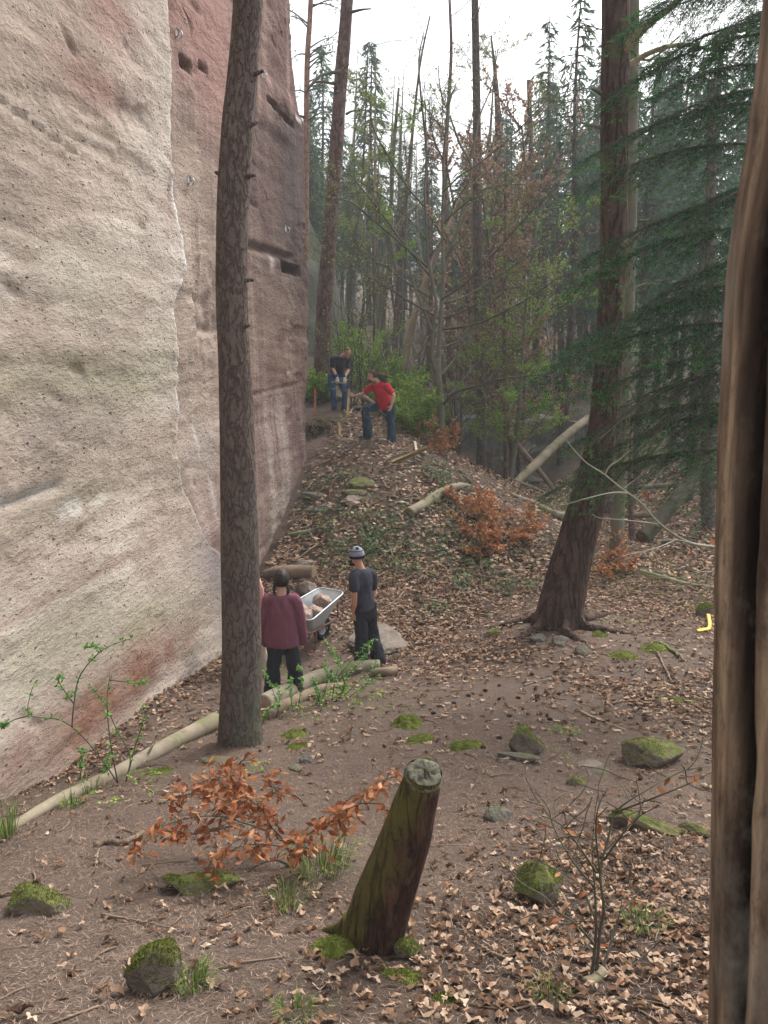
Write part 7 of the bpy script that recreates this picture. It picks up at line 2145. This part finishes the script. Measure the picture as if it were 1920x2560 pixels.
# the pale twigs that reach out from behind the wooden post
rg = np.random.default_rng(820)
wt = thing('young_tree', 'young tree behind the wooden post with a long pale forked twig reaching left', 'tree', grd(1862, 5.2, -.05))
mb = MB(); q = np.array([grd(1862, 5.2, -.1), P(1862, 1900, 5.2), P(1858, 1600, 5.2), P(1862, 1380, 5.2), P(1880, 1000, 5.2), P(1890, 500, 5.2)])
tube(mb, curve(q, 40), np.linspace(.03, .010, 40), 10); mb.build('trunk', M['twig_pale'], wt)
for i, (l, w_) in enumerate([([(1860, 1385, 5.2), (1785, 1368, 5.1), (1720, 1355, 5.0), (1650, 1310, 4.95), (1600, 1255, 4.9), (1555, 1222, 4.9), (1510, 1185, 4.9), (1470, 1160, 4.9), (1435, 1125, 4.9), (1405, 1085, 4.9)], .010), ([(1570, 1232, 4.9), (1530, 1232, 4.85), (1470, 1245, 4.8), (1410, 1262, 4.8), (1375, 1262, 4.8)], .005), ([(1512, 1187, 4.9), (1525, 1165, 4.9), (1550, 1148, 4.9), (1568, 1130, 4.9)], .005), ([(1556, 1223, 4.9), (1580, 1205, 4.9), (1600, 1190, 4.85), (1608, 1180, 4.85)], .0045),
                             ([(1590, 1250, 4.9), (1605, 1230, 4.9), (1610, 1215, 4.9)], .003), ([(1650, 1310, 4.95), (1560, 1300, 4.8), (1500, 1295, 4.8), (1480, 1285, 4.8)], .004), ([(1700, 1345, 5.0), (1640, 1370, 4.8), (1560, 1390, 4.7), (1520, 1410, 4.7)], .004), ([(1720, 1355, 5), (1690, 1350, 4.7), (1640, 1352, 4.6)], .0035), ([(1862, 1480, 5.2), (1780, 1430, 5), (1720, 1440, 4.9), (1690, 1445, 4.9)], .004), ([(1862, 1930, 5.2), (1780, 1880, 5.2), (1720, 1840, 5.2), (1680, 1790, 5.2), (1640, 1730, 5.2)], .005),
                             ([(1862, 1960, 5.2), (1800, 1910, 5.1), (1730, 1880, 5.1), (1690, 1830, 5.1), (1650, 1815, 5.1)], .004)]):
    q = curve(np.array([P(*r_) for r_ in l]), 40)
    mb = MB(); tube(mb, q, np.linspace(w_, max(.0016, w_ * .25), 40), 7); mb.build('branch', M['twig_pale'], wt)
bp = [P(1606, 1228, 4.9), P(1725, 1370, 4.9), P(1680, 1375, 4.8), P(1775, 1345, 4.95)]
leaf_obs(wt, np.array(bp), rvec(4, rg) * [1, .5, .2] + np.array([0, 0, -.6]), LM, rg, 'leaf', (.6, .9), .5)

# green sprouting shrubs
def sprout(name, label, base, lines, seed, nl=14, lf=.035, w0=.006, mat='twig', cl=5, leaf='sprout_leaf'):
    t = thing(name, label, 'shrub', base)
    rg = np.random.default_rng(seed)
    ml = MB()
    for l in lines:
        q = curve(np.array([P(*r_) for r_ in l]), 28)
        mb = MB(); tube(mb, q, np.linspace(w0, w0 * .3, 28), 6); mb.build('stem', M[mat], t)
        for j in range(nl):
            k_ = min(27, int(27 * (rg.random() ** .6)))
            if k_ < 7 and j < nl - 1: continue
            if j == 0: k_ = 27
            m = cl
            c = q[k_] + rg.normal(0, .008, (m, 3))
            quads(ml, c, rvec(m, rg) * [1, 1, .6] + np.array([0, 0, .2]), rvec(m, rg) * .6 + np.array([0, -.2, 1]), rg.uniform(.6, 1.3, m) * lf, rg.uniform(.4, .55, m) * lf)
    tag(ml.build('leaves', M[leaf], t), kind='stuff')
    return t
sprout('sprouting_shrub', 'arching sprouting shrub before the reddish foot of the wall', G(298, 1958),
       [[(295, 1958, 6.5), (255, 1900, 6.55), (200, 1835, 6.6), (150, 1800, 6.6), (75, 1788, 6.6), (75, 1740, 6.6), (85, 1712, 6.6)], [(75, 1788, 6.6), (35, 1800, 6.6), (0, 1818, 6.6)], [(180, 1818, 6.6), (185, 1760, 6.65), (200, 1690, 6.7), (250, 1630, 6.7), (300, 1605, 6.7), (325, 1598, 6.7)], [(185, 1760, 6.65), (150, 1710, 6.6), (150, 1690, 6.6)], [(295, 1958, 6.5), (280, 1880, 6.4), (270, 1800, 6.4), (268, 1740, 6.4), (275, 1690, 6.4)],
        [(315, 1955, 6.55), (340, 1860, 6.6), (360, 1800, 6.65), (358, 1760, 6.7)], [(315, 1955, 6.55), (325, 1890, 6.7), (290, 1820, 6.7), (262, 1760, 6.7), (225, 1715, 6.7)], [(200, 1950, 6.3), (205, 1900, 6.3), (203, 1870, 6.3)], [(275, 1700, 6.4), (320, 1705, 6.6), (350, 1710, 6.7), (385, 1690, 6.8)], [(434, 1725, 10.4), (440, 1640, 10.4), (438, 1610, 10.4)], [(440, 1645, 10.4), (420, 1632, 10.4)], [(255, 1630, 6.7), (240, 1615, 6.7), (215, 1620, 6.7)], [(230, 1905, 6.4), (262, 1930, 6.3), (270, 1890, 6.3)]], 831, 11, .042, .0065)
sprout('sprouting_shrub', 'fresh green shrub sprouting over the mossy log below the two standing people', G(850, 1735),
       [[(830, 1750, 9.3), (838, 1700, 9.35), (846, 1660, 9.4), (830, 1630, 9.4), (812, 1602, 9.4)], [(846, 1690, 9.4), (880, 1650, 9.4), (910, 1620, 9.45), (935, 1598, 9.5)], [(850, 1745, 9.3), (870, 1690, 9.4), (915, 1640, 9.4), (925, 1618, 9.4)], [(860, 1740, 9.3), (900, 1700, 9.35), (930, 1680, 9.4), (940, 1655, 9.4)], [(800, 1765, 9.2), (790, 1720, 9.2), (785, 1700, 9.2)], [(740, 1790, 9), (750, 1740, 9), (752, 1690, 9), (748, 1668, 9)], [(735, 1790, 9), (725, 1730, 9), (728, 1700, 9)], [(700, 1800, 8.8), (690, 1750, 8.8), (675, 1710, 8.8), (662, 1680, 8.8)], [(690, 1800, 8.8), (700, 1740, 8.8), (690, 1715, 8.8)],
        [(870, 1745, 9.4), (905, 1720, 9.4), (950, 1690, 9.5)], [(830, 1750, 9.3), (860, 1720, 9.3), (850, 1660, 9.2), (845, 1640, 9.2)], [(800, 1765, 9.2), (815, 1720, 9.2), (818, 1668, 9.2), (815, 1655, 9.2)], [(780, 1780, 9.1), (800, 1740, 9.1), (790, 1720, 9.1)], [(650, 1830, 8.6), (668, 1780, 8.6), (690, 1760, 8.6)], [(870, 1750, 9.3), (830, 1690, 9.2), (810, 1670, 9.2)]], 832, 16, .042, .005)

# ------------------------------------------------------------------ the damp air of the wood
hz = MB()
lo, hi = float(GZ.min()) - 2.0, 38.0
x0, x1, y0, y1 = -95.0, 95.0, -30.0, 168.0
hz.add([(x0, y0, lo), (x1, y0, lo), (x1, y1, lo), (x0, y1, lo), (x0, y0, hi), (x1, y0, hi), (x1, y1, hi), (x0, y1, hi)],
       np.array([(0, 3, 2, 1), (4, 5, 6, 7), (0, 1, 5, 4), (1, 2, 6, 5), (2, 3, 7, 6), (3, 0, 4, 7)]))
hm_ = bpy.data.materials.new('haze'); hm_.use_nodes = True
nt = hm_.node_tree; nt.nodes.clear()
ou = nt.nodes.new('ShaderNodeOutputMaterial'); pv = nt.nodes.new('ShaderNodeVolumePrincipled')
pv.inputs['Color'].default_value = (.93, .97, 1.0, 1)
pv.inputs['Density'].default_value = .002
nt.links.new(pv.outputs[0], ou.inputs['Volume'])
tag(hz.build('haze', hm_, smooth=False), 'pale damp air between the trees', kind='stuff')
